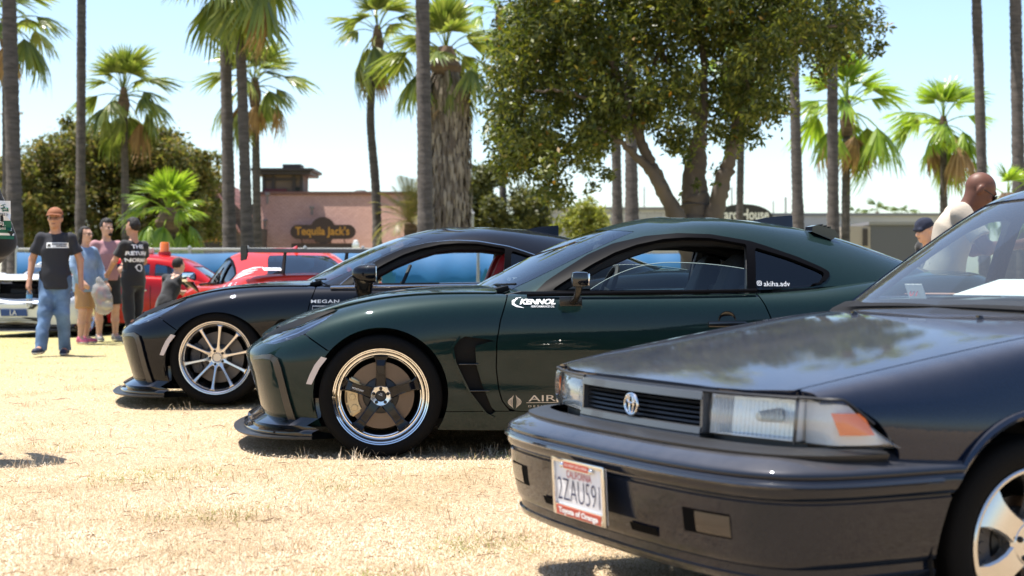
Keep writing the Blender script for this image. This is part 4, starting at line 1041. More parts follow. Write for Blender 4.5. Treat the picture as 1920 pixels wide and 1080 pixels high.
# ---------------------------------------------------------------- decals laid on the coupe's near flank
_SP = {}
def side_y(x, z, glass_=False):
    key = 'g' if glass_ else 'b'
    if key not in _SP:
        V, UV, F = bsurf(sym(GN if glass_ else LN), 260, 260)
        s = (V[:, 1] < -.3) & (UV[:, 1] < (4.2 if glass_ else 6.25))
        _SP[key] = V[s]
    P = _SP[key]
    x = np.atleast_1d(x); z = np.atleast_1d(z); out = []
    for a, b in zip(x, z):
        d = (P[:, 0]-a)**2+(P[:, 2]-b)**2
        i = np.argpartition(d, 10)[:10]
        M_ = np.stack([np.ones(10), P[i, 0]-a, P[i, 2]-b], 1); r_ = np.linalg.lstsq(M_, P[i, 1], rcond=1e-4)[0][0]
        out.append(float(np.clip(r_, P[i, 1].min()-.004, P[i, 1].max()+.004)))
    return np.array(out)
def decal(name, body, parent, m, x0, x1, z0, z1, glass_=False, lift=.0025, **k):
    me = text_mesh(body, .1, align='LEFT', **k)
    n = len(me.vertices); co = np.zeros(n*3); me.vertices.foreach_get('co', co); co = co.reshape(-1, 3)
    lo, hi = co.min(0), co.max(0)
    X = x0+(co[:, 0]-lo[0])/(hi[0]-lo[0])*(x1-x0); Z = z0+(co[:, 1]-lo[1])/(hi[1]-lo[1])*(z1-z0)
    Y = side_y(X, Z, glass_)-lift
    me.vertices.foreach_set('co', np.stack([X, Y, Z], 1).ravel()); me.update()
    return obj(name, me, parent, m)
def decal_poly(name, polys, parent, m, lift=.0025, glass_=False):
    v = []; f = []
    for p in polys:
        X = np.array([q[0] for q in p]); Z = np.array([q[1] for q in p]); Y = side_y(X, Z, glass_)-lift
        n = len(v); v += list(zip(X, Y, Z)); f.append(tuple(range(n, n+len(p))))
    return mo(name, v, f, m, parent, smooth=False)
def band(pts, wid):
    """closed polygon strip of quads around a polyline in 2D"""
    out = []
    P = [Vector(p) for p in pts]; L_ = []; R_ = []
    for i, p in enumerate(P):
        t = (P[min(i+1, len(P)-1)]-P[max(i-1, 0)]).normalized(); n = Vector((-t.y, t.x))
        ww = wid[i] if hasattr(wid, '__len__') else wid
        L_.append(p+n*ww/2); R_.append(p-n*ww/2)
    for i in range(len(P)-1): out.append([tuple(L_[i]), tuple(L_[i+1]), tuple(R_[i+1]), tuple(R_[i])])
    return out

def strip_on_side(name, pts, wid, parent, m, lift=.006, thick=.012, sgn=-1):
    """a raised moulding following the flank along (x,z) points"""
    P = [Vector(p) for p in pts]; v = []; f = []
    for i, p in enumerate(P):
        t = (P[min(i+1, len(P)-1)]-P[max(i-1, 0)]).normalized(); n = Vector((-t.y, t.x))
        ww = wid[i] if hasattr(wid, '__len__') else wid
        for k, (off, dy) in enumerate(((.5, -thick), (.42, lift), (-.42, lift), (-.5, -thick))):
            q = p+n*ww*off; y = side_y([q.x], [q.y])[0]
            v.append((q.x, sgn*(-(y-dy)), q.y))
    for i in range(len(P)-1):
        for k in range(3): f.append((i*4+k, (i+1)*4+k, (i+1)*4+k+1, i*4+k+1))
    e = len(P)-1
    f += [(0, 1, 2, 3), (e*4+3, e*4+2, e*4+1, e*4)]
    o = MB().add(v, f).build(name, m, parent, sharp=30)
    return o

def plan_loft(curves, closed_in=False):
    """curves: list of 3D point lists of equal length, lofted and mirrored in y"""
    full = [[(x, -y, z) for x, y, z in reversed(c)]+[p for p in c if p[1] > 1e-6] for c in curves]
    n = len(full[0]); v = [p for c in full for p in c]; f = []
    for i in range(len(full)-1):
        for j in range(n-1): f.append((i*n+j, i*n+j+1, (i+1)*n+j+1, (i+1)*n+j))
    return v, f
def smooth_curve(pts, n=24):
    pts = np.array(pts, float); t = np.linspace(0, len(pts)-3, n)
    B, _ = bbasis(len(pts), t)
    return [tuple(p) for p in B@pts]

def make_seat(car, x, y, m, bolster, z0=.22, bucket=True, top=1.04, recl=.30):
    q = MB()
    q.box((x-.02, y, z0+.10), (.50, .48, .16), Matrix.Rotation(-.12, 3, 'Y'), .05)
    v = []; f = []
    secs = [(0,.25,.11),(.15,.25,.10),(.30,.24,.09),(.42,.21,.08),(.52,.16,.075),(.60,.13,.07),(.68,.125,.065),(.74,.11,.055),(.77,.06,.03)]
    H = top-z0-.12
    for tz, hw, th in secs:
        zz = z0+.12+tz/.77*H; xx = x+.22+tz/.77*recl*.8
        for k in range(14):
            g = 2*math.pi*k/14; ca, sa = math.cos(g), math.sin(g)
            v.append((xx+th*abs(ca)**.6*math.copysign(1, ca)+.03*(abs(sa)**3)*(-1), y+hw*abs(sa)**.6*math.copysign(1, sa), zz))
    for i in range(len(secs)-1):
        for k in range(14): f.append((i*14+k, i*14+(k+1) % 14, (i+1)*14+(k+1) % 14, (i+1)*14+k))
    f.append(tuple((len(secs)-1)*14+k for k in range(14)))
    s = q.build('seat', m, car, sharp=60)
    b = MB().add(v, f).build('seat_back', bolster, s, sharp=60)
    return s

def make_coupe(name, label, loc, rz, st):
    """st: paint, wheel kind & materials, style switches"""
    M = coupe_meshes()
    c = thing(name, label, 'car', loc, rz, st.get('group'))
    P = st['paint']; BK = mat('gloss_black', (.006, .006, .007), .12, 0, .6); MB_ = mat('matt_black', (.007, .007, .007), .55, spec=.12)
    TRIM = mat('satin_trim', (.004, .004, .005), .45, spec=.03); DK = mat('underside_black', (.006, .006, .006), .8)
    GLW = glass('windscreen_glass', (.62, .70, .70), 1.25); GLS = glass('side_glass', (.62, .72, .70), 1.0); GLQ = glass('privacy_glass', (.10, .11, .12), 1.0)
    RUB = mat('rubber_seal', (.012, .012, .012), .5)
    bp = obj('front_bumper', M['front_bumper'], c, P)
    hood = obj('hood', M['hood'], c, P, loc=(-.004, 0, .007))
    for s, n in ((-1, 'l'), (1, 'r')):
        fe = obj('fender', M['fender_'+n], c, P)
        vt = obj('fender_vent', M['vent_'+n], fe, MB_, loc=(0, -s*.022, 0))
        lp = obj('headlight', M['lamp_'+n], c, glass('headlamp_lens', (.8, .84, .88), 1.5), loc=(0, 0, -.004))
        q = MB()                                           # lamp bowl: dark housing with two projector eyes and a light bar
        for (x_, z_, r_) in ((-.47, .588, .022), (-.40, .62, .022)):
            q.lathe([(0, -.02), (r_, -.015), (r_*1.15, 0), (r_*1.15, .03)], 20, axis='x', c=(x_, s*.63, z_))
        q.tube([(-.56, s*.62, .575), (-.42, s*.70, .625), (-.27, s*.73, .70)], .006, 6)
        q.build('projector', mat('projector_chrome', (.55, .57, .6), .12, 1), lp)
        strip_on_side('lamp_eyelid', [(-.625, .590), (-.52, .640), (-.42, .679), (-.32, .718), (-.235, .745)], [.016, .03, .034, .026, .008], lp, MB_, lift=.002, sgn=s)  # black strip painting in the shade under the body-coloured hood edge
        obj('lamp_housing', M['lamp_'+n], lp, mat('lamp_bowl', (.012, .013, .015), .2, .3), loc=(.014, -s*.03, -.022))
        dr = obj('door', M['door_'+n], c, P)
        obj('sill', M['sill_'+n], c, P)
        obj('quarter_panel', M['quarter_'+n], c, P)
        obj('window_trim', M['trim_'+n], c, TRIM)
        obj('quarter_window', M['quarter_glass_'+n], c, GLQ)
        # door glass, in the photograph wound half down: cut the pane at an arc
        me = M['door_glass_'+n]
        if st.get('glass') == 'half':
            V = np.array([v.co[:] for v in me.vertices]); F = [tuple(p.vertices) for p in me.polygons]
            hz = .985-.77*np.maximum(0, 1.5-V[:, 0])**2-.22*np.maximum(0, V[:, 0]-1.5)**2
            v_, f_, _ = clip(V, F, hz-V[:, 2])
            v_, f_ = flange(v_, f_, .004)
            sw = obj('side_window', mesh('side_window', v_, f_), c, GLS)
            xe = np.linspace(1.075, 1.885, 30); ze = .985-.77*np.maximum(0, 1.5-xe)**2-.22*np.maximum(0, xe-1.5)**2
            ye = np.abs(side_y(xe, ze, True))-.008
            MB().tube(list(zip(xe, s*ye, ze)), .0018, 5).build('glass_edge', mat('glass_edge', (.30, .38, .36), .25), sw)
        elif st.get('glass') == 'full':
            obj('side_window', me, c, GLS)
        if st.get('bright'):
            xr = np.interp(np.linspace(0, 10, 40), range(11), [p_[0] for p_ in WIN_TRIM[:11]]); zr = np.interp(np.linspace(0, 10, 40), range(11), [p_[1] for p_ in WIN_TRIM[:11]])
            MB().tube(list(zip(xr, s*(np.abs(side_y(xr, zr, True))+.006), zr)), .0045, 6).build('window_brightwork', st['bright'], c)
        # belt moulding
        q = MB()
        pts = [(x, s*(.806+.004*math.sin((x-.7)*1.4)), .819+.019*(x-.8)/1.1) for x in np.linspace(.74, 1.93, 14)]
        q.tube(pts, .010, 8); q.build('belt_moulding', st.get('belt', TRIM), dr)
        # handle
        q = MB(); y_ = s*.868
        q.box((1.76, y_+s*.014, .668), (.20, .022, .032), None, .010)
        q.lathe([(0, .004), (.030, .003), (.042, -.001), (.045, -.006)], 24, axis='y', c=(1.76, y_+s*.004, .690))
        q.build('door_handle', BK if st.get('black_handle', 1) else P, dr)
        # side marker strip in front of the wheel
        y0 = side_y([-.36, -.30], [.43, .49])
        q = MB()
        poly = [(-.372, .375), (-.345, .372), (-.305, .455), (-.268, .503), (-.297, .512), (-.33, .47), (-.355, .42)]
        v = []
        for x_, z_ in poly: v.append((x_, s*(abs(side_y([x_], [z_])[0])+.006), z_))
        for x_, z_ in poly: v.append((x_, s*(abs(side_y([x_], [z_])[0])-.02), z_))
        k = len(poly)
        q.add(v, [tuple(range(k)), tuple(range(2*k-1, k-1, -1))]+[(i, (i+1) % k, (i+1) % k+k, i+k) for i in range(k)])
        q.build('side_marker', mat('marker_lens', (.55, .48, .45), .25, 0, .5), bp, sharp=30)
        # tail lamp
        q = MB(); q.box((3.30, s*.66, .72), (.14, .22, .13), Matrix.Rotation(-s*.55, 3, 'Z'), .03)
        q.build('tail_light', mat('tail_lens', (.25, .008, .006), .12, 0, 1), c)
        # bumper corner fin
        if st.get('fins', 1):
            strip_on_side('bumper_fin', [(-.655, .492), (-.60, .505), (-.555, .507), (-.530, .49), (-.515, .45), (-.495, .37), (-.470, .27), (-.445, .18)], [.018, .022, .03, .04, .04, .04, .042, .045], bp, mat('carbon_fin', (.025, .022, .02), .3, 0, .3), lift=.022, sgn=s)
        # fender vent louvres
        if st.get('louvres', 1):
            for za, xa in ((.470, .44), (.335, .495)):
                y_ = abs(side_y([xa], [za])[0])
                q = MB(); q.box((xa, s*(y_-.004), za), (.10, .03, .006), None, .002); q.build('louvre', BK, fe)
            strip_on_side('vent_edge', [(.398, .612), (.358, .555), (.372, .48), (.41, .40), (.449, .322), (.53, .218), (.575, .195)], .012, fe, P, lift=.012, sgn=s)
    obj('windshield', M['windshield'], c, GLW)
    obj('rear_window', M['rear_window'], c, GLQ)
    rf = obj('roof', M['roof'], c, P)
    obj('trunk_lid', M['trunk'], c, P)
    obj('rear_bumper', M['rear_bumper'], c, P)
    # antenna fin
    q = MB()
    secs = [(2.11, .004, 1.222, .008), (2.19, .022, 1.212, .036), (2.27, .026, 1.20, .056), (2.335, .022, 1.185, .076), (2.343, .015, 1.18, .078)]
    v = []; f = []
    for x_, hw, zb, hh in secs:
        v += [(x_, -hw, zb), (x_, -hw*.5, zb+hh*.6), (x_, -.003, zb+hh), (x_, .003, zb+hh), (x_, hw*.5, zb+hh*.6), (x_, hw, zb)]
    for i in range(4):
        for j in range(5): f.append((i*6+j, (i+1)*6+j, (i+1)*6+j+1, i*6+j+1))
    f += [tuple(range(5, -1, -1)), tuple(24+j for j in range(6))]
    q.add(v, f).build('antenna_fin', st.get('fin', BK), rf, sharp=40)
    # front lip and splitter
    o = [(-.70, 0), (-.69, .25), (-.65, .48), (-.585, .66), (-.50, .78), (-.43, .825), (-.34, .83)]
    outr = smooth_curve([(x-.10*max(0, 1-(i/6)**2)-.0, y*1.04, 0) for i, (x, y) in enumerate(o)], 28)
    mid = smooth_curve([(x-.03, y*1.0, 0) for x, y in o], 28); inn = smooth_curve([(x+.04, y*.97, 0) for x, y in o], 28); back = smooth_curve([(x+.25, y*.9, 0) for x, y in o], 28)
    Z = lambda cv, z: [(x, y, z) for x, y, _ in cv]
    v, f = plan_loft([Z(back, .112), Z(outr, .112), Z([(x-.006, y, 0) for x, y, _ in outr], .106), Z(outr, .098), Z(back, .098)])
    MB().add(v, f).build('splitter', mat('splitter_plastic', (.018, .017, .016), .38), bp, sharp=50)
    ln = smooth_curve([(x-.05*max(0, 1-(i/6)**2), y*1.02, 0) for i, (x, y) in enumerate(o)], 28)
    v, f = plan_loft([Z(ln, .113), Z([(x-.004, y, 0) for x, y, _ in ln], .122), Z(ln, .132), Z([(x+.035, y*.985, 0) for x, y, _ in ln], .145), Z(mid, .165), Z(inn, .205), Z(inn, .30)])
    MB().add(v, f).build('lip', BK, bp, sharp=50)
    # underside, inner structure
    q = MB()
    q.box((1.30, 0, .155), (3.4, 1.2, .04)); q.box((1.35, 0, .16), (1.75, 1.50, .03))
    q.box((-.02, 0, .40), (1.05, .96, .5)); q.box((2.80, 0, .45), (1.0, 1.0, .5))
    q.box((.50, 0, .45), (.06, 1.5, .62)); q.box((2.16, 0, .5), (.06, 1.46, .62))
    for s in (-1, 1): q.box((1.30, s*.775, .50), (1.5, .05, .60)); q.box((2.15, s*.74, .55), (.24, .04, .6))
    q.build('chassis', DK, c, smooth=False)
    for x_ in (0, WB):
        for s in (-1, 1):
            MB().lathe([(.347, s*.84), (.352, s*.55), (.10, s*.52)], 40, axis='y', c=(x_, 0, WR), arc=(-.25, math.pi+.25)).build('wheel_well', DK, c)
    INT = st.get('interior', mat('cabin_black', (.018, .018, .02), .7))
    q = MB()
    q.prism([(.56, .55), (.56, .80), (.72, .835), (.98, .835), (1.06, .79), (1.05, .60), (.95, .5)], -.74, .74)
    q.box((1.35, 0, .42), (1.0, .22, .28), None, .03)
    q.box((2.02, 0, .60), (.24, 1.3, .55), None, .06)
    q.build('dashboard', INT, c, sharp=40)
    for s in (-1, 1):
        q = MB(); q.box((1.28, s*.735, .66), (1.25, .05, .30), None, .015)
        q.build('door_card', INT, c)
        q = MB(); q.tube([(.84, s*.655, .81), (1.0, s*.615, .90), (1.15, s*.58, .98), (1.30, s*.55, 1.04), (1.45, s*.53, 1.085), (1.6, s*.525, 1.10), (1.8, s*.525, 1.10), (2.0, s*.51, 1.075), (2.25, s*.46, 1.01)], [.032, .036, .036, .034, .032, .032, .032, .03, .028], 8)
        q.tube([(1.93, s*.735, .80), (1.94, s*.66, .98), (1.95, s*.58, 1.09)], [.045, .04, .03], 6)
        q.build('pillar_lining', INT, c)
    q = MB()
    q.lathe([(.165, 0), (.172, .012), (.183, .012), (.19, 0), (.183, -.012), (.172, -.012)], 36, axis='x', close=True)
    for a in (0, math.pi, -math.pi/2): q.tube([(0, 0, 0), (0, .175*math.cos(a), .175*math.sin(a))], .014, 6)
    q.lathe([(0, .02), (.05, .015), (.055, -.02)], 20, axis='x')
    q.build('steering_wheel', INT, c, loc=(1.20, -.37, .80), rot=(0, .4, 0))
    for s in (-1, 1):
        make_seat(c, 1.50, s*.37, st.get('seat', INT), st.get('seat', INT), top=st.get('seat_top', 1.03))
    q = MB(); q.box((1.22, 0, 1.06), (.03, .22, .065), Matrix.Rotation(.3, 3, 'Y'), .015); q.tube([(1.22, 0, 1.09), (1.28, 0, 1.16)], .008, 6)
    q.build('rear_view_mirror', INT, c)
    q = MB()                                               # wipers and cowl
    q.box((.60, 0, .835), (.14, 1.20, .03), Matrix.Rotation(-.25, 3, 'Y'), .01)
    q.tube([(.58, -.1, .862), (.62, -.40, .868), (.70, -.62, .872)], .006, 5); q.tube([(.56, .25, .862), (.58, .0, .868)], .006, 5)
    q.build('cowl_panel', MB_, c)
    for x_ in (0, WB):
        for s in (-1, 1):
            wheel(c, x_, s, st['wheel'], st['wm'], st.get('steer', 0) if x_ == 0 else 0, roll=st.get('roll', 0), track=st.get('track', .757), z=.310+st.get('drop', 0))
    # rear face bits
    q = MB(); q.box((3.36, 0, .26), (.10, 1.2, .12), None, .02); q.build('diffuser', MB_, c)
    for s in (-1, 1):
        q = MB(); q.lathe([(.035, .06), (.045, .06), (.045, -.08), (.035, -.08)], 20, axis='x', c=(3.42, s*.52, .26)); q.build('exhaust_tip', mat('chrome', (.7, .7, .7), .08, 1), c)
    return c, bp, P

def mirror_box(car, m, arm):
    for s in (-1, 1):
        q = MB(); q.box((.985, s*1.005, .897), (.085, .17, .078), Matrix.Rotation(s*.10, 3, 'Z'), .022)
        o = q.build('door_mirror', m, car)
        q = MB(); q.box((1.03, s*1.00, .897), (.008, .145, .058), Matrix.Rotation(s*.10, 3, 'Z'), .003)
        q.build('mirror_glass', mat('mirror_silver', (.8, .8, .82), .02, 1), o)
        q = MB(); q.tube([(.985, s*.99, .875), (.980, s*.985, .84), (.975, s*.95, .805), (.965, s*.90, .785)], [.020, .018, .016, .02], 10)
        q.box((.957, s*.868, .786), (.115, .03, .05), Matrix.Rotation(s*.08, 3, 'Z'), .008)
        q.build('mirror_arm', arm, o)
def mirror_teardrop(car, m, arm):
    for s in (-1, 1):
        v = []; f = []
        secs = [(.89, .02, .024), (.905, .045, .044), (.94, .075, .060), (1.0, .09, .068), (1.04, .095, .068), (1.045, .088, .062)]
        for x_, hw, hh in secs:
            for k in range(16):
                g = 2*math.pi*k/16; ca, sa = math.cos(g), math.sin(g)
                v.append((x_, s*(.99+hw*abs(ca)**.7*math.copysign(1, ca)), .905+hh*abs(sa)**.8*math.copysign(1, sa)*(1.0 if sa > 0 else .85)))
        for i in range(len(secs)-1):
            for k in range(16): f.append((i*16+k, i*16+(k+1) % 16, (i+1)*16+(k+1) % 16, (i+1)*16+k))
        f += [tuple(range(16)), tuple(reversed([(len(secs)-1)*16+k for k in range(16)]))]
        o = MB().add(v, f).build('door_mirror', m, car, sharp=50)
        q = MB(); q.box((1.047, s*.99, .905), (.006, .15, .105), None, .002); q.build('mirror_glass', mat('mirror_silver', (.8, .8, .82), .02, 1), o)
        v = []; f = []
        for zz, yy, hx, hy in ((.73, .865, .03, .012), (.775, .895, .05, .035), (.83, .96, .06, .055), (.87, .985, .07, .07)):
            for k in range(12):
                g = 2*math.pi*k/12; v.append((.965+hx*math.cos(g), s*(yy+hy*math.sin(g)), zz))
        for i in range(3):
            for k in range(12): f.append((i*12+k, i*12+(k+1) % 12, (i+1)*12+(k+1) % 12, (i+1)*12+k))
        f += [tuple(range(12))]
        MB().add(v, f).build('mirror_arm', arm, o, sharp=60)
# ================================================================= the green coupe
TYRE = mat('tyre_rubber', (.006, .0055, .005), .75, spec=.12, bump=.1, bscale=60)
WM_G = dict(tyre=TYRE, rim=mat('polished_lip', (.80, .79, .77), .07, 1), dark=mat('barrel_black', (.01, .01, .01), .3), spoke=mat('spoke_gloss_black', (.004, .004, .006), .10, 0, .2, spec=.35),
            hub=mat('machined_hub', (.70, .70, .70), .18, 1), cap=mat('cap_black', (.008, .008, .008), .3), lug=mat('lug_dark', (.03, .03, .03), .25, .8),
            disc=mat('brake_iron', (.13, .10, .08), .35, 1), bell=mat('bell_black', (.02, .02, .02), .4), caliper=mat('caliper_bronze', (.42, .34, .22), .28, .9))
WM_B = dict(tyre=TYRE, rim=mat('bronze_silver', (.66, .63, .60), .20, .95), dark=mat('barrel_black'), spoke=mat('bronze_silver'), hub=mat('bronze_silver'),
            cap=mat('cap_silver', (.55, .53, .52), .2, .95), lug=mat('lug_dark'), disc=mat('brake_iron_dark', (.10, .09, .085), .4, 1), bell=mat('bell_black'), caliper=mat('caliper_dark', (.03, .03, .035), .4), lugrot=.35)
GREEN = paint('dark_green_paint', (.0048, .0155, .0148), .25, .5, .3, .0, topdust=.02)
c, bp, P_ = make_coupe('sports_coupe', 'dark green coupe with polished deep-dish black spoke wheels and window half open', (-.732, 8.337, 0), math.radians(5),
    dict(paint=GREEN, wheel='deep', wm=WM_G, glass='half'))
mirror_box(c, mat('gloss_black'), mat('mirror_arm_black', (.012, .010, .009), .25))
WHT = mat('decal_white', (.80, .80, .80), .4); GLD = mat('decal_sand', (.62, .52, .40), .4)
decal('sponsor_sticker', 'KENNOL', c, WHT, .70, .884, .770, .798, bold=.004, shear=.35, lift=.005)
decal('sponsor_sticker', 'PERFORMANCE OIL', c, WHT, .757, .877, .755, .765, bold=.001, shear=.3, lift=.004)
decal_poly('sponsor_sticker', band([(.712, .806), (.685, .799), (.668, .785), (.667, .773), (.684, .762), (.722, .753)], [.001, .008, .014, .013, .009, .001]), c, WHT)
decal('sponsor_lettering', 'AIR', c, GLD, .745, .885, .279, .310, bold=.0)
decal('sponsor_lettering', 'DESIGNS', c, GLD, .745, .885, .249, .259, space=1.6)
decal_poly('sponsor_lettering', [[(.735, .271), (.89, .271), (.89, .2735), (.735, .2735)]], c, GLD)
wing = []
for sgn in (-1, 1):
    for k in range(4):
        t_ = np.linspace(0, 1, 9); r0 = .010+.0066*k
        wing += band([(.6745+sgn*(.003+r0*math.sin(math.pi*(.12+.80*t))**.9), .243+.004*k*(1-t)+(.068-.0035*k)*t) for t in t_], [.0006, .0018, .0028, .0032, .0034, .0032, .0028, .002, .0006])
decal_poly('winged_emblem', wing, c, GLD)
decal('window_sticker', 'akiha.adv', c, WHT, 1.978, 2.118, .861, .887, True, .010)
decal_poly('window_sticker', band([(1.947, .866), (1.943, .870), (1.943, .884), (1.947, .888), (1.962, .888), (1.966, .884), (1.966, .870), (1.962, .866), (1.947, .866)], .0032)
           + band([(1.9545+.0055*math.cos(a), .877+.0055*math.sin(a)) for a in np.linspace(0, 2*math.pi, 13)], .0028), c, WHT, .010, True)
q = MB(); q.box((1.36, .615, 1.075), (.22, .004, .05), Matrix.Rotation(-.05, 3, 'Y'))
o = q.build('visor_sticker', mat('sticker_black', (.02, .02, .02), .4), c, smooth=False)
text('sticker_lettering', 'EPSILON+', .04, mat('decal_silver', (.6, .62, .65), .3, .5), o, (1.36, .611, 1.075), (math.pi/2, -.0, 0), width=.19, height=.026, bold=.001)
text('spoke_lettering', 'MONTONY', .02, WHT, c, (-.115, -.8365, .344), (math.pi/2, .32, 0), width=.060, height=.010)
text('cap_lettering', 'THE\nWHEEL', .02, WHT, c, (0, -.8275, .318), (math.pi/2, .35, 0), width=.022, height=.012)
# roof vent box at the back of the roof
q = MB(); q.prism([(2.33, 1.155), (2.335, 1.185), (2.36, 1.192), (2.46, 1.165), (2.475, 1.135), (2.44, 1.11)], -.44, -.30)
for k in range(3): q.box((2.39+.022*k, -.37, 1.19-.006*k), (.008, .13, .012))
q.build('roof_vent', mat('gloss_black'), c, sharp=25)
# ================================================================= the black coupe
BLACK = paint('blue_black_paint', (.0018, .0026, .005), .1, .45, .3, .0, topdust=.012)
SILV = mat('bright_belt', (.55, .55, .55), .18, 1)
cb, bpb, _ = make_coupe('sports_coupe', 'black coupe with ten-spoke silver wheels parked behind the green coupe', (-2.0, 10.67, .022), math.radians(4.0),
    dict(paint=BLACK, wheel='ten', wm=WM_B, glass='none', belt=SILV, bright=SILV, drop=.045, track=.745, seat=mat('red_seat', (.32, .008, .012), .6), seat_top=1.05, louvres=0, fins=1, steer=math.radians(-4), roll=.12, fin=BLACK, black_handle=0))
mirror_teardrop(cb, BLACK, mat('gloss_black'))
decal('window_sticker', 'TYLER.ZN8', cb, WHT, 1.955, 2.115, .862, .885, True, .010, bold=.001)
decal_poly('window_sticker', band([(1.93+.010*math.cos(a), .8735+.010*math.sin(a)) for a in np.linspace(0, 2*math.pi, 13)], .003)
           + band([(1.93+.004*math.cos(a), .8735+.004*math.sin(a)) for a in np.linspace(0, 2*math.pi, 9)], .002), cb, WHT, .010, True)
decal('sponsor_lettering', 'MEGAN', cb, mat('decal_grey', (.45, .47, .5), .4), .615, .80, .715, .737, bold=.0015, space=1.1)
decal_poly('sponsor_lettering', band([(.625, .665), (.625, .695), (.78, .695), (.78, .665), (.625, .665)], .005), cb, mat('decal_grey'))
# ================================================================= the dark blue sedan in the foreground
def vehicle_sweep(path, prof, closed=False):
    """sweep a profile (outward offset, z) along a plan path; outward normal from the path's left-hand side"""
    P = [Vector((p[0], p[1])) for p in path]; v = []; f = []; k = len(prof)
    for i, p in enumerate(P):
        t = (P[min(i+1, len(P)-1)]-P[max(i-1, 0)]).normalized(); n = Vector((t.y, -t.x))
        for o_, z in prof: v.append((p.x-n.x*o_, p.y-n.y*o_, z))
    for i in range(len(P)-1):
        for j in range(k-1): f.append((i*k+j, (i+1)*k+j, (i+1)*k+j+1, i*k+j+1))
    return v, f
def sym_path(half):
    return [(x, -y) for x, y in reversed(half)]+[p for p in half if p[1] > 1e-6]
def make_sedan():
    S = thing('sedan_car', 'dark blue older sedan in the foreground with an amber corner lamp and number plate', 'car', (.217, 4.31, -.058), math.radians(25.6))
    dz = .058                                              # the car stands in a slight dip of the lawn
    NAVY = paint('navy_paint', (.004, .0085, .022), .25, .45, .25, .0, topdust=.24, dustcol=(.15, .138, .132), coat=.95)
    BUMP = paint('bumper_paint', (.004, .007, .015), .15, .45, .2, .0, topdust=.28, dustcol=(.15, .138, .132), coat=.85)
    BKP = mat('black_plastic', (.012, .012, .013), .42); DK = mat('underside_black'); BK = mat('gloss_black')
    GREY = mat('grille_grey', (.075, .078, .085), .32, .3, .3)
    CHR = mat('chrome', (.7, .7, .7), .08, 1)
    # ---- lower body surface
    X = [.20, .30, .45, .70, 1.0, 1.35, 1.9, 2.5, 3.0, 3.4, 3.8, 4.10, 4.24, 4.28]
    yt = [.70, .755, .80, .825, .832, .835, .838, .838, .836, .828, .81, .77, .50, 0]
    def line(fy, fz, xs=0):
        return [(X[i]+xs, yt[i]*fy[i] if hasattr(fy, '__len__') else yt[i]*fy, fz[i] if hasattr(fz, '__len__') else fz) for i in range(14)]
    N0 = line(.96, .17); N1 = line(.995, .27); N2 = line(1.0, .40); N3 = line(1.0, .52)
    N3b = line([1,1,.995,.985,.982,.982,.982,.982,.982,.982,.982,.985,.99,1], [.555,.562,.568,.575,.585,.595,.60,.60,.60,.60,.60,.60,.60,.60])
    N4 = line([.985,.982,.97,.955,.95,.95,.955,.955,.955,.955,.955,.96,.98,1], [.580,.594,.610,.634,.668,.70,.71,.715,.72,.725,.73,.73,.73,.73])
    N5 = line([.972,.955,.935,.92,.915,.92,.945,.95,.95,.94,.935,.93,.93,1], [.597,.619,.644,.683,.728,.773,.80,.81,.818,.824,.828,.825,.82,.82])
    N6 = line([.93,.89,.855,.835,.835,.85,.90,.91,.90,.88,.88,.88,.88,1], [.604,.627,.655,.698,.744,.790,.81,.82,.83,.838,.84,.835,.83,.83])
    N7 = line([.5]*14, [.610,.635,.665,.708,.756,.802,.82,.83,.84,.845,.845,.84,.835,.835])
    N8 = [(x-.012*(i < 2), 0, z) for i, (x, z) in enumerate(zip(X, [.612,.637,.668,.712,.760,.806,.82,.83,.84,.845,.845,.84,.835,.835]))]
    NET = [[(x, y, z+dz) for x, y, z in r] for r in (N0, N1, N2, N3, N3b, N4, N5, N6, N7, N8)]
    V, UV, F = bsurf(sym(NET), 150, 150)
    nl = 9
    A = np.stack([UV[:, 0], np.minimum(UV[:, 1], 2*nl-UV[:, 1])], 1)
    V[:, 2] -= 0
    AC = (.925, .262); RC = (3.30, .262)
    x_, z_ = V[:, 0], V[:, 2]
    arch = np.minimum(np.hypot(x_-AC[0], z_-AC[1])-.345, np.hypot(x_-RC[0], z_-RC[1])-.345)
    V, F, A = clip(V, F, np.where(np.abs(V[:, 1]) < .4, 1, arch), A)
    g = .002
    def cutp(fun, s=0):
        f = fun(V[:, 0], V[:, 2], A[:, 1])
        if s: f = np.minimum(f, V[:, 1]*s-.02)
        v_, f_, _ = clip(V, F, f); return flange(v_, f_, .02)
    HE = 6.9
    hx = lambda x: np.minimum(1.42-x, 1)
    yab = np.abs(V[:, 1]); XF = np.interp(yab, [0, .3, .5, .655, .705, .752, .785, .806, .85], [.178, .19, .215, .268, .276, .290, .345, .41, .41])
    hood = cutp(lambda x, z, v: np.minimum.reduce([(v-HE)*.08-g, 1.345-x, x-XF]))
    mo('hood', *hood, NAVY, S)
    lampcut = [(0, .3), (0, .652), (.30, .652), (.36, .640), (.415, .60), (.47, .525), (.47, .3)]
    for s in (-1, 1):
        fe = mo('fender', *cutp(lambda x, z, v: np.minimum.reduce([x-XF, (HE-v)*.08-g, 1.34-x, -polysd(np.stack([x, z], 1), lampcut), np.where(x < .70, z-.486, 1)]), s), NAVY, S)
        mo('front_door', *cutp(lambda x, z, v: np.minimum.reduce([(HE-v)*.08, x-1.344, 2.30-x, z-.30]), s), NAVY, S)
        mo('rear_door', *cutp(lambda x, z, v: np.minimum.reduce([(HE-v)*.08, x-2.304, 3.05-x, z-.30]), s), NAVY, S)
        mo('rear_quarter', *cutp(lambda x, z, v: np.minimum.reduce([(HE-v)*.08, x-3.054, np.where(x < 3.6, z-.30, z-.52)]), s), NAVY, S)
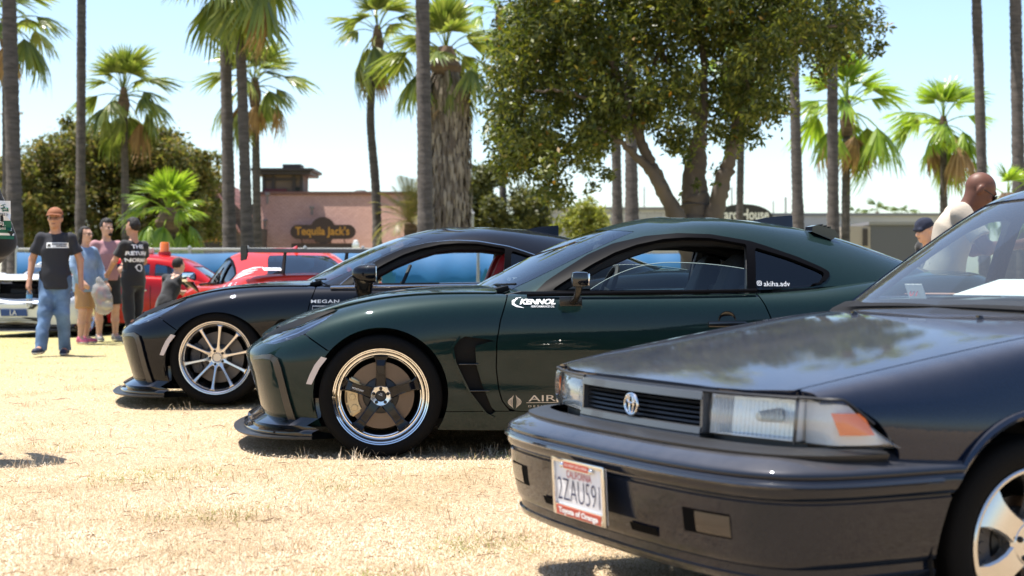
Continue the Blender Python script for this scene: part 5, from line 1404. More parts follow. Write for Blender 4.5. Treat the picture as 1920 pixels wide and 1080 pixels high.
        mo('sill', *cutp(lambda x, z, v: np.minimum.reduce([.296-z, x-1.15, 3.05-x, 4-v]), s), NAVY, S)
        q = MB(); q.box((1.95, s*.842, .66), (.16, .02, .03), None, .008); q.build('door_handle', BK, S)
        q = MB(); q.tube([(1.80, s*.79, .895), (2.2, s*.835, .878), (3.0, s*.83, .885)], .010, 6); q.build('belt_moulding', BKP, S)
        if s < 0: q = MB(); q.box((1.56, s*.93, .94), (.13, .17, .11), Matrix.Rotation(s*.2, 3, 'Z'), .03); q.box((1.56, s*.84, .90), (.06, .05, .04)); q.build('door_mirror', NAVY, S)
        for cc in (AC, RC): MB().lathe([(.365, s*.815), (.365, s*.5), (.05, s*.48)], 32, c=(cc[0], 0, cc[1]), arc=(-.35, math.pi+.35)).build('wheel_well', DK, S)
        # pressed wheel-arch lip
        for cc in (AC, RC):
            MB().tube([(cc[0]+.348*math.cos(a), s*(.828 if cc is AC else .83), cc[1]+.348*math.sin(a)) for a in np.linspace(.1, math.pi-.62 if cc is AC else math.pi-.1, 26)], .012, 6).build('arch_lip', NAVY, fe)
        q = MB(); q.box((4.24, s*.55, .73), (.08, .42, .14), Matrix.Rotation(-s*.18, 3, 'Z'), .02); q.build('tail_light', mat('tail_lens'), S)
    mo('trunk_lid', *cutp(lambda x, z, v: np.minimum((v-HE)*.08-g, x-3.42)), NAVY, S)
    # ---- bumpers
    BZ = .042
    half = smooth_curve([(0, 0, 0), (.0, .22, 0), (.012, .42, 0), (.04, .60, 0), (.085, .73, 0), (.17, .812, 0), (.30, .838, 0), (.44, .842, 0), (.60, .842, 0), (.76, .842, 0)], 56)
    path = sym_path([(a, b) for a, b, _ in half])
    prof = [(-.12,.482),(-.085,.480),(-.035,.458),(-.012,.446),(-.002,.438),(0,.430),(-.004,.424),(.002,.420),(.004,.405),(.001,.388),(-.008,.374),(-.016,.371),(-.016,.366),(-.008,.362),(-.010,.345),(-.018,.28),(-.030,.225)]
    prof = [(o_, z+BZ) for o_, z in prof]
    Vb, Fb = vehicle_sweep(path, prof)
    Vb = np.array(Vb)
    # rear ends of the bumper slant forward towards the bottom
    Vb = np.array(Vb); 
    v_, f_, _ = clip(Vb, Fb, np.minimum(np.hypot(Vb[:, 0]-AC[0], Vb[:, 2]-AC[1])-.347, .70-Vb[:, 0]))
    bp = obj('front_bumper', MB().add(v_, f_).mesh('front_bumper', sharp=50), S, BUMP)
    lowp = [(-.030,.2255),(-.034,.205),(-.046,.196),(-.046,.176),(-.038,.172),(-.046,.152),(-.075,.140),(-.14,.138)]
    lv, lf = vehicle_sweep(path, [(a, b+BZ) for a, b in lowp])
    # openings: central intake and lamp recesses are black sheets on the bumper face; colour stands in for their inner shade
    lv = np.array(lv); v_, f_, _ = clip(lv, lf, np.minimum(np.hypot(lv[:, 0]-AC[0], lv[:, 2]-AC[1])-.347, .60-lv[:, 0]))
    obj('valance', MB().add(v_, f_).mesh('valance', sharp=50), bp, BUMP)
    for (ya, yb, za, zb) in ((-.36, -.16, .226, .250), (.16, .36, .226, .250)):
        pts = [p for p in path if ya <= p[1] <= yb]
        vv, ff = vehicle_sweep(pts, [(-.0282, za+BZ), (-.0194, zb+BZ)])
        MB().add(vv, ff).build('intake', mat('intake_black', (.003, .003, .003), .8, spec=.05), bp)
    for s in (-1, 1):
        pts = [p for p in path if .46 <= s*p[1] <= .635]
        q = MB(); vv, ff = vehicle_sweep(pts, [(-.0206, .262+BZ), (-.0114, .325+BZ)]); q.add(vv, ff); q.build('lamp_recess', mat('intake_black'), bp)
        pts = [p for p in path if .49 <= s*p[1] <= .635]
        q = MB(); vv, ff = vehicle_sweep(pts, [(-.0196, .266+BZ), (-.0172, .272+BZ), (-.0108, .312+BZ), (-.0116, .320+BZ)]); q.add(vv, ff)
        q.build('fog_lamp', mat('fog_lens', (.035, .028, .022), .12, 0, .4), bp)
    # bumper moulding line
    q = MB(); q.add(*vehicle_sweep([p for p in path if p[0] < .57], [(-.004,.418+BZ),(.009,.414+BZ),(.011,.408+BZ),(.004,.402+BZ)])); q.build('bumper_strip', mat('strip_gloss', (.02, .021, .026), .12, .2, 1), bp)
    # filler panel between bumper and lamps
    hp2 = [(x+.075, y*.955) for x, y in path if x < .36]
    q = MB(); q.add(*vehicle_sweep(hp2, [(-.05,.50),(.0,.500),(.012,.515),(.012,.522),(-.02,.532),(-.06,.534)])); q.build('lower_trim', BKP, S)
    # ---- front face: grille, lamps
    def face(Y, d=0): return .155+.16*(abs(Y)/.8)**2.6+d      # plan curve of the lamp faces
    zt, zb = .657, .538
    def slab(name, y0, y1, z0, z1, d0, d1, m, par, n=10):
        ys = np.linspace(y0, y1, n); v = []; f = []
        for y in ys: v += [(face(y, d0), y, z0), (face(y, d0+.004), y, z1), (face(y, d1), y, z1), (face(y, d1), y, z0)]
        for i in range(n-1):
            for j in range(4): f.append((i*4+j, (i+1)*4+j, (i+1)*4+(j+1) % 4, i*4+(j+1) % 4))
        f += [(0, 1, 2, 3), tuple((n-1)*4+j for j in (3, 2, 1, 0))]
        return MB().add(v, f).build(name, m, par, sharp=30)
    gr = slab('grille', -.335, .335, zb+.005, zt-.005, .055, .075, mat('intake_black'), S, 12)
    slab('grille_bar', -.342, .342, zt-.024, zt-.004, -.004, .05, GREY, gr, 12)
    slab('grille_bar', -.342, .342, zb+.002, zb+.020, -.012, .05, GREY, gr, 12)
    slab('grille_bar', -.344, .344, zb-.008, zb-.001, -.014, .05, BKP, gr, 12)
    for k in range(5):
        z0 = zb+.027+k*.0135
        slab('grille_slat', -.330, .330, z0, z0+.005, .012, .05, BKP, gr, 12)
    for s in (-1, 1): slab('grille_end', s*.335, s*.345, zb+.005, zt-.006, -.004, .06, GREY, gr, 2)
    # emblem: three interlocking ovals
    em = MB()
    def oval(cy, cz, ry, rz, r): em.tube([(0, cy+ry*math.cos(a), cz+rz*math.sin(a)) for a in np.linspace(0, 2*math.pi, 33)], r, 8, False)
    oval(0, 0, .036, .030, .0042); oval(0, .0, .0115, .027, .0034); oval(0, .0135, .023, .010, .0034)
    e_ = em.build('emblem', CHR, gr, loc=(face(0, -.008), 0, (zt+zb)/2-.002))
    def lamp_poly(s, y0, y1, topf, n=14):
        ys = np.linspace(y0, y1, n)
        return [(y, face(y)) for y in ys]
    LENS = glass('lamp_lens', (.94, .96, .97), 1.5, .08); REFL = mat('lamp_reflector', (.80, .82, .84), .28, .6, bump=.12, bscale=50)
    for s in (-1, 1):
        ys = np.linspace(.355, .645, 14)
        v = []; f = []
        zs = [0, .06, .5, .94, 1]; off = [.012, .001, -.004, .001, .012]
        for y in ys:
            e = .008 if y in (ys[0], ys[-1]) else 0
            for t, o_ in zip(zs, off): v.append((face(y, o_+.012*t+e), s*y, zb+.004+(zt-.006-zb)*t))
        k = 5
        for i in range(len(ys)-1):
            for j in range(k-1): f.append((i*k+j, (i+1)*k+j, (i+1)*k+j+1, i*k+j+1))
        hl = MB().add(v, f).build('headlight', LENS, S, sharp=60)
        # bowl behind the lens: reflector box with ribs
        q = MB(); v = []; f = []
        sec = [(.355, .012), (.365, .075), (.43, .10), (.50, .105), (.57, .10), (.635, .075), (.645, .012)]
        for y, d_ in sec: v += [(face(y, d_), s*y, zb+.006), (face(y, d_+.012), s*y, zt-.004)]
        for i in range(len(sec)-1): f.append((2*i, 2*i+2, 2*i+3, 2*i+1))
        n = len(sec)
        f.append(tuple(2*i for i in range(n))); f.append(tuple(2*i+1 for i in range(n)))
        q.add(v, f).build('reflector', REFL, hl, sharp=30)
        q = MB(); q.lathe([(0, -.02), (.012, -.018), (.016, 0), (.02, .05)], 16, axis='x', c=(face(.5, .06), s*.5, (zt+zb)/2)); q.build('bulb', mat('bulb_glass', (.6, .6, .55), .1, .3), hl)
        q = MB()
        for y in np.linspace(.375, .63, 19): q.tube([(face(y, .008), s*y, zb+.012), (face(y, .017), s*y, zt-.014)], .0011, 4)
        q.build('lens_rib', glass('rib_glass', (.78, .80, .82), 2.0, .12), hl)
        # corner lamp wraps round the fender: traced along the plan curve, top edge falls to a point at the back
        pc = smooth_curve([(face(.655), .655, 0), (face(.70)+.002, .705, 0), (.272, .752, 0), (.33, .785, 0), (.40, .806, 0), (.462, .812, 0)], 18)
        v = []; f = []
        for i, (x, y, _) in enumerate(pc):
            t = i/(len(pc)-1)
            top = zt-.004-.004*t-.115*max(0, (t-.52)/.48)**1.35; bot = zb+.002-.004*t
            for tt, o_ in zip(zs, (.010, .001, -.003, .002, .012)):
                v.append((x+o_*(1-t*.8), s*(y-o_*.6*t), bot+(top-bot)*tt))
        n = len(pc)
        for i in range(n-1):
            for j in range(4): f.append((i*5+j, (i+1)*5+j, (i+1)*5+j+1, i*5+j+1))
        cl = MB().add(v, f).build('corner_lamp', LENS, S, sharp=60)
        v2 = []
        for i, (x, y, _) in enumerate(pc):
            t = i/(n-1); top = zt-.006-.115*max(0, (t-.52)/.48)**1.35; bot = zb+.002
            v2 += [(x+.035*(1-t)+.004, s*(y-.035*t-.008), bot), (x+.035*(1-t)+.010, s*(y-.035*t-.010), top)]
        f2 = [(2*i, 2*i+2, 2*i+3, 2*i+1) for i in range(n-1)]
        MB().add(v2, f2).build('lamp_back', mat('lamp_back_white', (.60, .61, .62), .3, .3, bump=.2, bscale=120), cl)
        pcx = np.array(pc); tt_ = np.linspace(0, 1, n); am = []
        for k in range(9):
            for t, z in ((.50+.34*k/8, zb+.030), (.38+.36*k/8, zb+.086)):
                x = np.interp(t, tt_, pcx[:, 0]); y = np.interp(t, tt_, pcx[:, 1])
                am.append((x+.007*(1-t)+.002, s*(y-.006), z))
        MB().add(am, [(2*i, 2*i+2, 2*i+3, 2*i+1) for i in range(8)]).build('amber_lens', mat('amber_plastic', (.75, .13, .012), .15, 0, 1), cl)
        q = MB(); q.tube([(x+.006, s*(y-.003), (zt+.002-.115*max(0, (i/(n-1)-.52)/.48)**1.35)) for i, (x, y, _) in enumerate(pc) if i < n-3], .004, 5)
        q.tube([(face(.65, .002), s*.650, zb), (face(.65, .014), s*.650, zt-.002)], .005, 5)
        q.build('lamp_seal', BKP, cl)
        q = MB(); q.tube([(face(y, .004), s*y, zt) for y in np.linspace(.34, .66, 10)], .005, 5); q.build('lamp_seal', BKP, hl)
    slab('lamp_base', -.66, .66, .500, .541, .03, .25, BKP, S, 16)
    slab('hood_seal', -.66, .66, zt-.004, zt+.002, .02, .08, BKP, S, 16)
    # ---- number plate
    pl = MB(); pl.box((0, 0, 0), (.006, .308, .158), None, .002)
    pr = Matrix.Rotation(math.radians(-2), 3, 'Y')
    plate = pl.build('number_plate', mat('plate_white', (.74, .74, .75), .35), S, loc=(-.022, 0, .352), rot=(0, math.radians(-3), 0))
    q = MB()
    for a, b in (((-.150), .010), ((.150), .010)): q.box((-.006, a, 0), (.010, .014, .168), None, .003)
    q.box((-.006, 0, .079), (.010, .31, .012), None, .003); q.box((-.006, 0, -.076), (.010, .31, .016), None, .003)
    q.box((-.0055, 0, .066), (.008, .155, .020), None, .002); q.box((-.0055, 0, -.065), (.008, .29, .028), None, .002)
    q.build('plate_frame', CHR, plate)
    RED = mat('plate_red', (.45, .06, .035), .4); NV = mat('plate_navy', (.02, .03, .09), .4); WH = mat('plate_letter_white', (.8, .78, .75), .4)
    q = MB(); q.box((-.0105, .003, .068), (.002, .150, .018)); q.build('plate_band', RED, plate, smooth=False)
    q = MB(); q.box((-.0105, 0, -.068), (.002, .27, .027)); q.build('plate_band', RED, plate, smooth=False)
    TR = (math.pi/2, 0, -math.pi/2)
    text('plate_lettering', 'CALIFORNIA', .03, mat('plate_red_letter', (.45, .05, .06), .4), plate, (-.0045, 0, .040), TR, width=.150, height=.022)
    text('plate_lettering', '2ZAU591', .07, NV, plate, (-.0045, 0, -.010), TR, width=.255, height=.066, bold=-.001)
    text('plate_lettering', "YOU WON'T GET A LEMON", .02, WH, plate, (-.0122, .003, .068), TR, width=.14, height=.008)
    text('plate_lettering', 'Toyota of Orange', .03, WH, plate, (-.0122, 0, -.068), TR, width=.24, height=.022, bold=.0015)
    for s in (-1, 1):
        q = MB(); q.ellipsoid((-.012, s*.088, .066), (.006, .010, .008), 12, 8); q.build('plate_screw', CHR, plate)
    # ---- greenhouse
    GS = [
     [(1.30,0,.83),(1.32,.34,.83),(1.40,.60,.825),(1.52,.73,.83),(1.8,.785,.845),(2.3,.80,.855),(2.85,.79,.865),(3.25,.75,.872),(3.52,.60,.875),(3.58,.3,.88),(3.60,0,.88)],
     [(1.52,0,.98),(1.54,.33,.98),(1.63,.57,.975),(1.74,.675,.97),(1.95,.73,.975),(2.35,.745,.98),(2.8,.735,.985),(3.12,.69,.99),(3.36,.56,.99),(3.42,.28,.995),(3.44,0,.995)],
     [(1.78,0,1.13),(1.80,.31,1.13),(1.88,.53,1.12),(1.98,.62,1.115),(2.12,.665,1.125),(2.4,.685,1.13),(2.72,.675,1.13),(2.95,.635,1.125),(3.14,.52,1.125),(3.19,.26,1.13),(3.2,0,1.13)],
     [(2.02,0,1.245),(2.04,.30,1.243),(2.10,.49,1.232),(2.16,.56,1.225),(2.26,.595,1.232),(2.45,.61,1.236),(2.66,.60,1.235),(2.80,.57,1.228),(2.92,.47,1.23),(2.96,.24,1.235),(2.97,0,1.236)],
     [(2.16,0,1.285),(2.17,.25,1.283),(2.21,.42,1.276),(2.26,.48,1.272),(2.33,.51,1.276),(2.47,.52,1.278),(2.6,.51,1.277),(2.7,.48,1.272),(2.78,.40,1.272),(2.81,.2,1.275),(2.82,0,1.276)],
     [(2.40,0,1.305)]*3+[(2.43,0,1.305),(2.45,0,1.305),(2.48,0,1.305),(2.5,0,1.305),(2.53,0,1.305),(2.56,0,1.304),(2.58,0,1.304),(2.6,0,1.304)],
    ]
    GS = [[(x-.075-.02*min(k_, 3), y, z+.006*k_) for x, y, z in r_] for k_, r_ in enumerate(GS)]
    Vg, UVg, Fg = bsurf(sym(GS), 110, 110)
    Ag = np.stack([UVg[:, 0], np.minimum(UVg[:, 1], 10-UVg[:, 1])], 1)
    u, v_ = Ag[:, 0], Ag[:, 1]
    ws = np.minimum((2.55-u)*.15, np.minimum((3.0-v_)*.15, (v_-.12)*.15)); rw = np.minimum((u-8.0)*.15, np.minimum((2.9-v_)*.15, (v_-.2)*.15))
    xz = np.stack([Vg[:, 0], Vg[:, 2]], 1)
    W1 = [(1.72,.895),(1.95,1.05),(2.10,1.14),(2.22,1.185),(2.33,1.19),(2.33,.895)]; W2 = [(2.40,.895),(2.40,1.19),(2.62,1.188),(2.80,1.165),(2.92,1.10),(3.02,1.0),(3.05,.895)]
    W1, W2 = [[(x-.12, z+.01*(z > 1)) for x, z in w_] for w_ in (W1, W2)]
    sideok = np.where(v_ < 3.9, 1, -1)
    s1 = np.minimum(polysd(xz, W1), sideok); s2 = np.minimum(polysd(xz, W2), sideok)
    a_, b_, _ = clip(Vg, Fg, np.minimum.reduce([-ws, -rw, -s1, -s2])); a_, b_ = flange(a_, b_, .025)
    rf = mo('roof', a_, b_, NAVY, S)
    WSG = glass('sedan_windscreen', (.74, .80, .78), 1.15, .05)
    a_, b_, _ = clip(Vg, Fg, ws+.004); N = vnormals(a_, b_); mo('windshield', a_-N*.006, b_, WSG, S)
    a_, b_, _ = clip(Vg, Fg, rw+.004); N = vnormals(a_, b_); mo('rear_window', a_-N*.006, b_, glass('side_glass'), S)
    for s in (-1, 1):
        for w_, nm in ((s1, 'front_window'), (s2, 'rear_side_window')):
            a_, b_, _ = clip(Vg, Fg, np.minimum(w_+.004, Vg[:, 1]*s-.05)); N = vnormals(a_, b_); mo(nm, a_-N*.01, b_, glass('side_glass'), S)
        # windscreen pillar moulding
        i_ = [int(np.argmin(np.abs(u-2.55)+np.abs(UVg[:, 1]-(t if s < 0 else 10-t)))) for t in np.linspace(.12, 3.0, 16)]
        q = MB(); q.tube([tuple(Vg[i]+np.array([0, s*.004, .004])) for i in i_], .011, 6); q.build('pillar_moulding', BK, rf)
    # black cowl strip, washer jets
    q = MB(); v = []; f = []
    ys = np.linspace(-.66, .66, 24)
    for y in ys:
        xb = 1.325+.10*(abs(y)/.66)**2.2
        v += [(1.335, y, .843-.03*(abs(y)/.7)**2), (xb-.04, y, .872-.02*(abs(y)/.7)**2), (xb+.02, y, .895-.02*(abs(y)/.7)**2), (xb+.03, y, .85)]
    for i in range(len(ys)-1):
        for j in range(3): f.append((i*4+j, (i+1)*4+j, (i+1)*4+j+1, i*4+j+1))
    q.add(v, f); q.build('cowl_panel', mat('cowl_matt', (.012, .012, .013), .85, spec=.15), S, sharp=40)
    hz = lambda x, y: float(V[np.argmin((V[:, 0]-x)**2+(V[:, 1]-y)**2)][2])
    for s in (-1, 1):
        q = MB(); zz = hz(1.20, s*.30); q.lathe([(0, .012), (.007, .011), (.010, .006), (.013, 0)], 12, axis='z', c=(1.20, s*.30, zz)); q.box((1.195, s*.30, zz+.008), (.012, .012, .006)); q.build('washer_jet', BK, S)
    # interior
    INT = mat('sedan_interior', (.05, .065, .075), .75)
    q = MB(); q.prism([(1.56, .60), (1.56, .885), (1.80, .895), (1.86, .83), (1.84, .60)], -.70, .70); q.prism([(1.40, .60), (1.40, .865), (1.558, .884), (1.558, .60)], -.48, .48); q.box((1.74, -.37, .885), (.2, .40, .06), None, .03); q.build('dashboard', mat('dash_blue_grey', (.12, .16, .18), .6), S)
    q = MB(); q.lathe([(.17, 0), (.178, .012), (.19, 0), (.178, -.012)], 32, axis='x', close=True)
    for a in (.3, math.pi-.3, -math.pi/2): q.tube([(0, 0, 0), (0, .18*math.cos(a), .18*math.sin(a))], .016, 6)
    q.lathe([(0, .02), (.05, .015), (.06, -.03)], 16, axis='x')
    q.build('steering_wheel', INT, S, loc=(1.97, -.36, .90), rot=(0, .45, 0))
    for s in (-1, 1): make_seat(S, 2.20, s*.36, INT, INT, .28, top=1.12)
    q = MB(); q.box((3.0, 0, .62), (.22, 1.2, .6), None, .06); q.box((2.8, 0, .45), (.5, 1.2, .2), None, .05); q.build('rear_seat', INT, S)
    q = MB(); q.box((2.05, 0, 1.16), (.03, .24, .06), Matrix.Rotation(.25, 3, 'Y'), .015); q.build('rear_view_mirror', INT, S)
    q = MB(); q.box((2.2, 0, .20), (2.2, 1.5, .06)); q.box((2.2, .765, .55), (1.7, .05, .55)); q.box((2.2, -.765, .55), (1.7, .05, .55)); q.box((.85, 0, .40), (.9, .92, .34)); q.box((1.34, 0, .5), (.04, 1.5, .55)); q.box((3.6, 0, .45), (1.0, 1.0, .4)); q.build('chassis', DK, S, smooth=False)
    # rear bumper
    halfr = smooth_curve([(4.32, 0, 0), (4.31, .3, 0), (4.28, .6, 0), (4.20, .77, 0), (4.05, .83, 0), (3.8, .845, 0), (3.62, .845, 0)], 24)
    pth = [(x, y) for x, y, _ in reversed(halfr)]+[(x, -y) for x, y, _ in halfr if y > 1e-6]
    q = MB(); q.add(*vehicle_sweep(pth, [(-.06,.56),(0,.54),(.004,.50),(0,.46),(-.01,.30),(-.04,.26),(-.1,.25)])); q.build('rear_bumper', BUMP, S, sharp=50)
    WMS = dict(tyre=mat('tyre_rubber'), rim=mat('alloy_silver', (.62, .60, .57), .18, .9), dark=mat('barrel_black'), spoke=mat('alloy_silver'), hub=mat('alloy_silver'), cap=mat('alloy_silver'), lug=mat('lug_dark'), disc=mat('brake_iron'), bell=mat('bell_black'), caliper=mat('caliper_dark'))
    for xx in (AC[0], RC[0]):
        for s in (-1, 1): wheel(S, xx, s, 'alloy', WMS, steer=math.radians(-3) if xx < 1 else 0, track=.715, roll=.32, z=.255)
    # things left on the dashboard
    wm = S.matrix_basis if False else Matrix.Translation(S.location) @ Matrix.Rotation(math.radians(25.6), 4, 'Z')
    def on_dash(name, label, cat, v, f, m, loc, rz):
        p = wm @ Vector(loc)
        return tag(mo(name, v, f, m, None, smooth=False, loc=p, rot=(0, 0, math.radians(25.6)+rz)), label, cat)
    def sheet(w_, d_, t=.003): return [(-d_/2, -w_/2, 0), (d_/2, -w_/2, 0), (d_/2, w_/2, 0), (-d_/2, w_/2, 0), (-d_/2, -w_/2, t), (d_/2, -w_/2, t), (d_/2, w_/2, t), (-d_/2, w_/2, t)], [(0,3,2,1),(4,5,6,7),(0,1,5,4),(1,2,6,5),(2,3,7,6),(3,0,4,7)]
    PW = mat('paper_white', (.72, .74, .74), .7)
    o = on_dash('paper_sheet', 'large white paper sheet lying on the sedan dashboard', 'paper', *sheet(.62, .22), PW, (1.66, -.10, .93), 0); o.rotation_euler = (0, math.radians(-14), math.radians(25.6))
    q = MB(); q.box((0, 0, .045), (.004, .105, .062), Matrix.Rotation(-.35, 3, 'Y')); 
    o = q.build('number_card', mat('card_white', (.75, .74, .73), .6), None, smooth=False, loc=wm @ Vector((1.48, .315, .868)), rot=(0, 0, math.radians(25.6)-.15)); tag(o, 'small white card with red digits propped behind the sedan windscreen', 'card')
    text('card_digits', '01', .05, mat('digit_red', (.55, .05, .05), .5), o, (-.006, 0, .045), (math.radians(70), 0, -math.pi/2), width=.05, height=.03)
    on_dash('paper_leaflet', 'pinkish paper leaflet at the far end of the sedan dashboard', 'paper', *sheet(.22, .17), mat('paper_pink', (.62, .35, .26), .7), (1.70, .42, .905), .3)
    return S
SEDAN = make_sedan()
# ================================================================= other cars
RED = paint('racing_red_paint', (.46, .022, .010), .1, .35, .1, .01, topdust=.02)
WHITE = mat('stripe_white', (.75, .74, .72), .3, 0, .5)
cr, _, _ = make_coupe('race_coupe', 'red coupe with white swooping stripes and a tall rear wing', (-3.30, 19.0, 0), math.radians(-68),
    dict(paint=RED, wheel='ten', wm=WM_B, glass='full', louvres=0, fins=0, fin=RED, black_handle=0))
mirror_teardrop(cr, mat('gloss_black'), mat('gloss_black'))
q = MB()
sec = [(-.14, 0), (-.11, .020), (-.04, .026), (.05, .014), (.13, -.018), (.13, -.022), (.05, .004), (-.04, .006), (-.11, .004)]
v = []; f = []; k = len(sec); yy = np.linspace(-.78, .78, 9)
for y in yy: v += [(3.22+a, y, 1.185+b) for a, b in sec]
for i in range(8):
    for j in range(k): f.append((i*k+j, (i+1)*k+j, (i+1)*k+(j+1) % k, i*k+(j+1) % k))
f += [tuple(range(k)), tuple(reversed([8*k+j for j in range(k)]))]
wg = MB().add(v, f).build('rear_wing', mat('carbon_black', (.008, .008, .008), .6, spec=.1), cr, sharp=40)
for s in (-1, 1):
    MB().prism([(3.05, 1.08), (3.04, 1.21), (3.10, 1.24), (3.34, 1.235), (3.37, 1.14), (3.30, 1.09)], s*.78-.006, s*.78+.006).build('wing_endplate', mat('carbon_black'), wg, smooth=False)
    MB().prism([(3.02, .92), (3.16, 1.18), (3.25, 1.18), (3.16, .92)], s*.34-.006, s*.34+.006).build('wing_stay', mat('carbon_black'), wg, smooth=False)
st_ = []
for dz in (0, .05, .10, .15):
    st_ += band([(1.9, .50+dz), (2.2, .56+dz), (2.5, .66+dz*.9), (2.75, .74+dz*.6), (2.95, .80+dz*.3)], [.004, .03, .036, .03, .004])
st_ += band([(.7, .42), (1.1, .47), (1.5, .53), (1.9, .60)], [.01, .05, .05, .02])
decal_poly('white_stripe', st_, cr, WHITE)
st2 = []
for dz in (0, .035, .07): st2 += band([(2.36, .875+dz*.6), (2.46, .90+dz), (2.58, .935+dz), (2.70, .96+dz*.8)], [.003, .018, .02, .003])
decal_poly('white_stripe', st2, cr, WHITE, .006, True)
q = MB(); q.box((3.335, 0, .80), (.02, .9, .05), Matrix.Rotation(.2, 3, 'Y')); q.build('trunk_trim', mat('gloss_black'), cr)
q = MB(); q.box((2.94, -.42, .992), (.10, .20, .004), Matrix.Rotation(.30, 3, 'Y')); q.build('window_sticker', WHITE, cr, smooth=False)

# white car at left with its bonnet lifted
WCAR = paint('pale_silver_paint', (.62, .64, .68), .1, .3, .03, 0)
cw, bw, _ = make_coupe('show_car', 'white car facing the camera with its hood raised and a blue number plate', (-7.33, 22.9, 0), math.radians(84),
    dict(paint=WCAR, wheel='ten', wm=WM_B, glass='full', louvres=0, fins=0, fin=WCAR, black_handle=0))
mirror_teardrop(cw, WCAR, mat('gloss_black'))
for o in cw.children:
    if o.name.startswith('hood'):
        p = Vector((.60, 0, .86)); o.matrix_basis = Matrix.Translation(p) @ Matrix.Rotation(math.radians(13), 4, 'Y') @ Matrix.Translation(-p)
q = MB(); q.box((-.10, 0, .60), (.85, 1.05, .10)); q.box((.0, .1, .67), (.35, .4, .12), None, .03); q.build('engine_bay', mat('engine_black', (.01, .01, .01), .6), cw)
def front_patch(name, pts, m, par, lift=.012):
    """a panel laid on the nose, given as (y,z)"""
    V, _, _ = bsurf(sym(LN), 160, 160); S_ = V[V[:, 0] < -.3]; v = []
    for y, z in pts:
        d = (S_[:, 1]-y)**2+(S_[:, 2]-z)**2; v.append((S_[np.argmin(d), 0]-lift, y, z))
    n = len(v); v2 = v+[(x+.05, y, z) for x, y, z in v]
    return MB().add(v2, [tuple(range(n)), tuple(reversed(range(n, 2*n)))]+[(i, (i+1) % n, (i+1) % n+n, i+n) for i in range(n)]).build(name, m, par, smooth=False)
GRB = mat('grille_black', (.012, .012, .014), .5)
front_patch('upper_grille', [(-.38, .50), (-.2, .525), (.2, .525), (.38, .50), (.30, .43), (-.30, .43)], GRB, bw)
front_patch('lower_grille', [(-.55, .30), (-.2, .305), (.2, .305), (.55, .30), (.48, .20), (-.48, .20)], GRB, bw)
for k in range(3): front_patch('grille_slat', [(-.5, .22+.028*k), (0, .222+.028*k), (.5, .22+.028*k), (.5, .228+.028*k), (0, .23+.028*k), (-.5, .228+.028*k)], mat('slat_grey', (.05, .05, .055), .4), bw, .02)
pl = front_patch('number_plate', [(-.20, .325), (.20, .325), (.20, .425), (-.20, .425)], mat('plate_blue', (.01, .05, .22), .4), bw, .03)
xpl = min(v.co.x for v in pl.data.vertices)
text('plate_lettering', 'LA', .1, WHITE, pl, (xpl-.002, 0, .375), (math.pi/2, 0, -math.pi/2), width=.10, height=.075)
q = MB(); q.box((.93, 0, 1.085), (.004, .9, .055), Matrix.Rotation(-.48, 3, 'Y')); bn = q.build('windscreen_banner', WHITE, cw, smooth=False, loc=(.0, 0, .0))

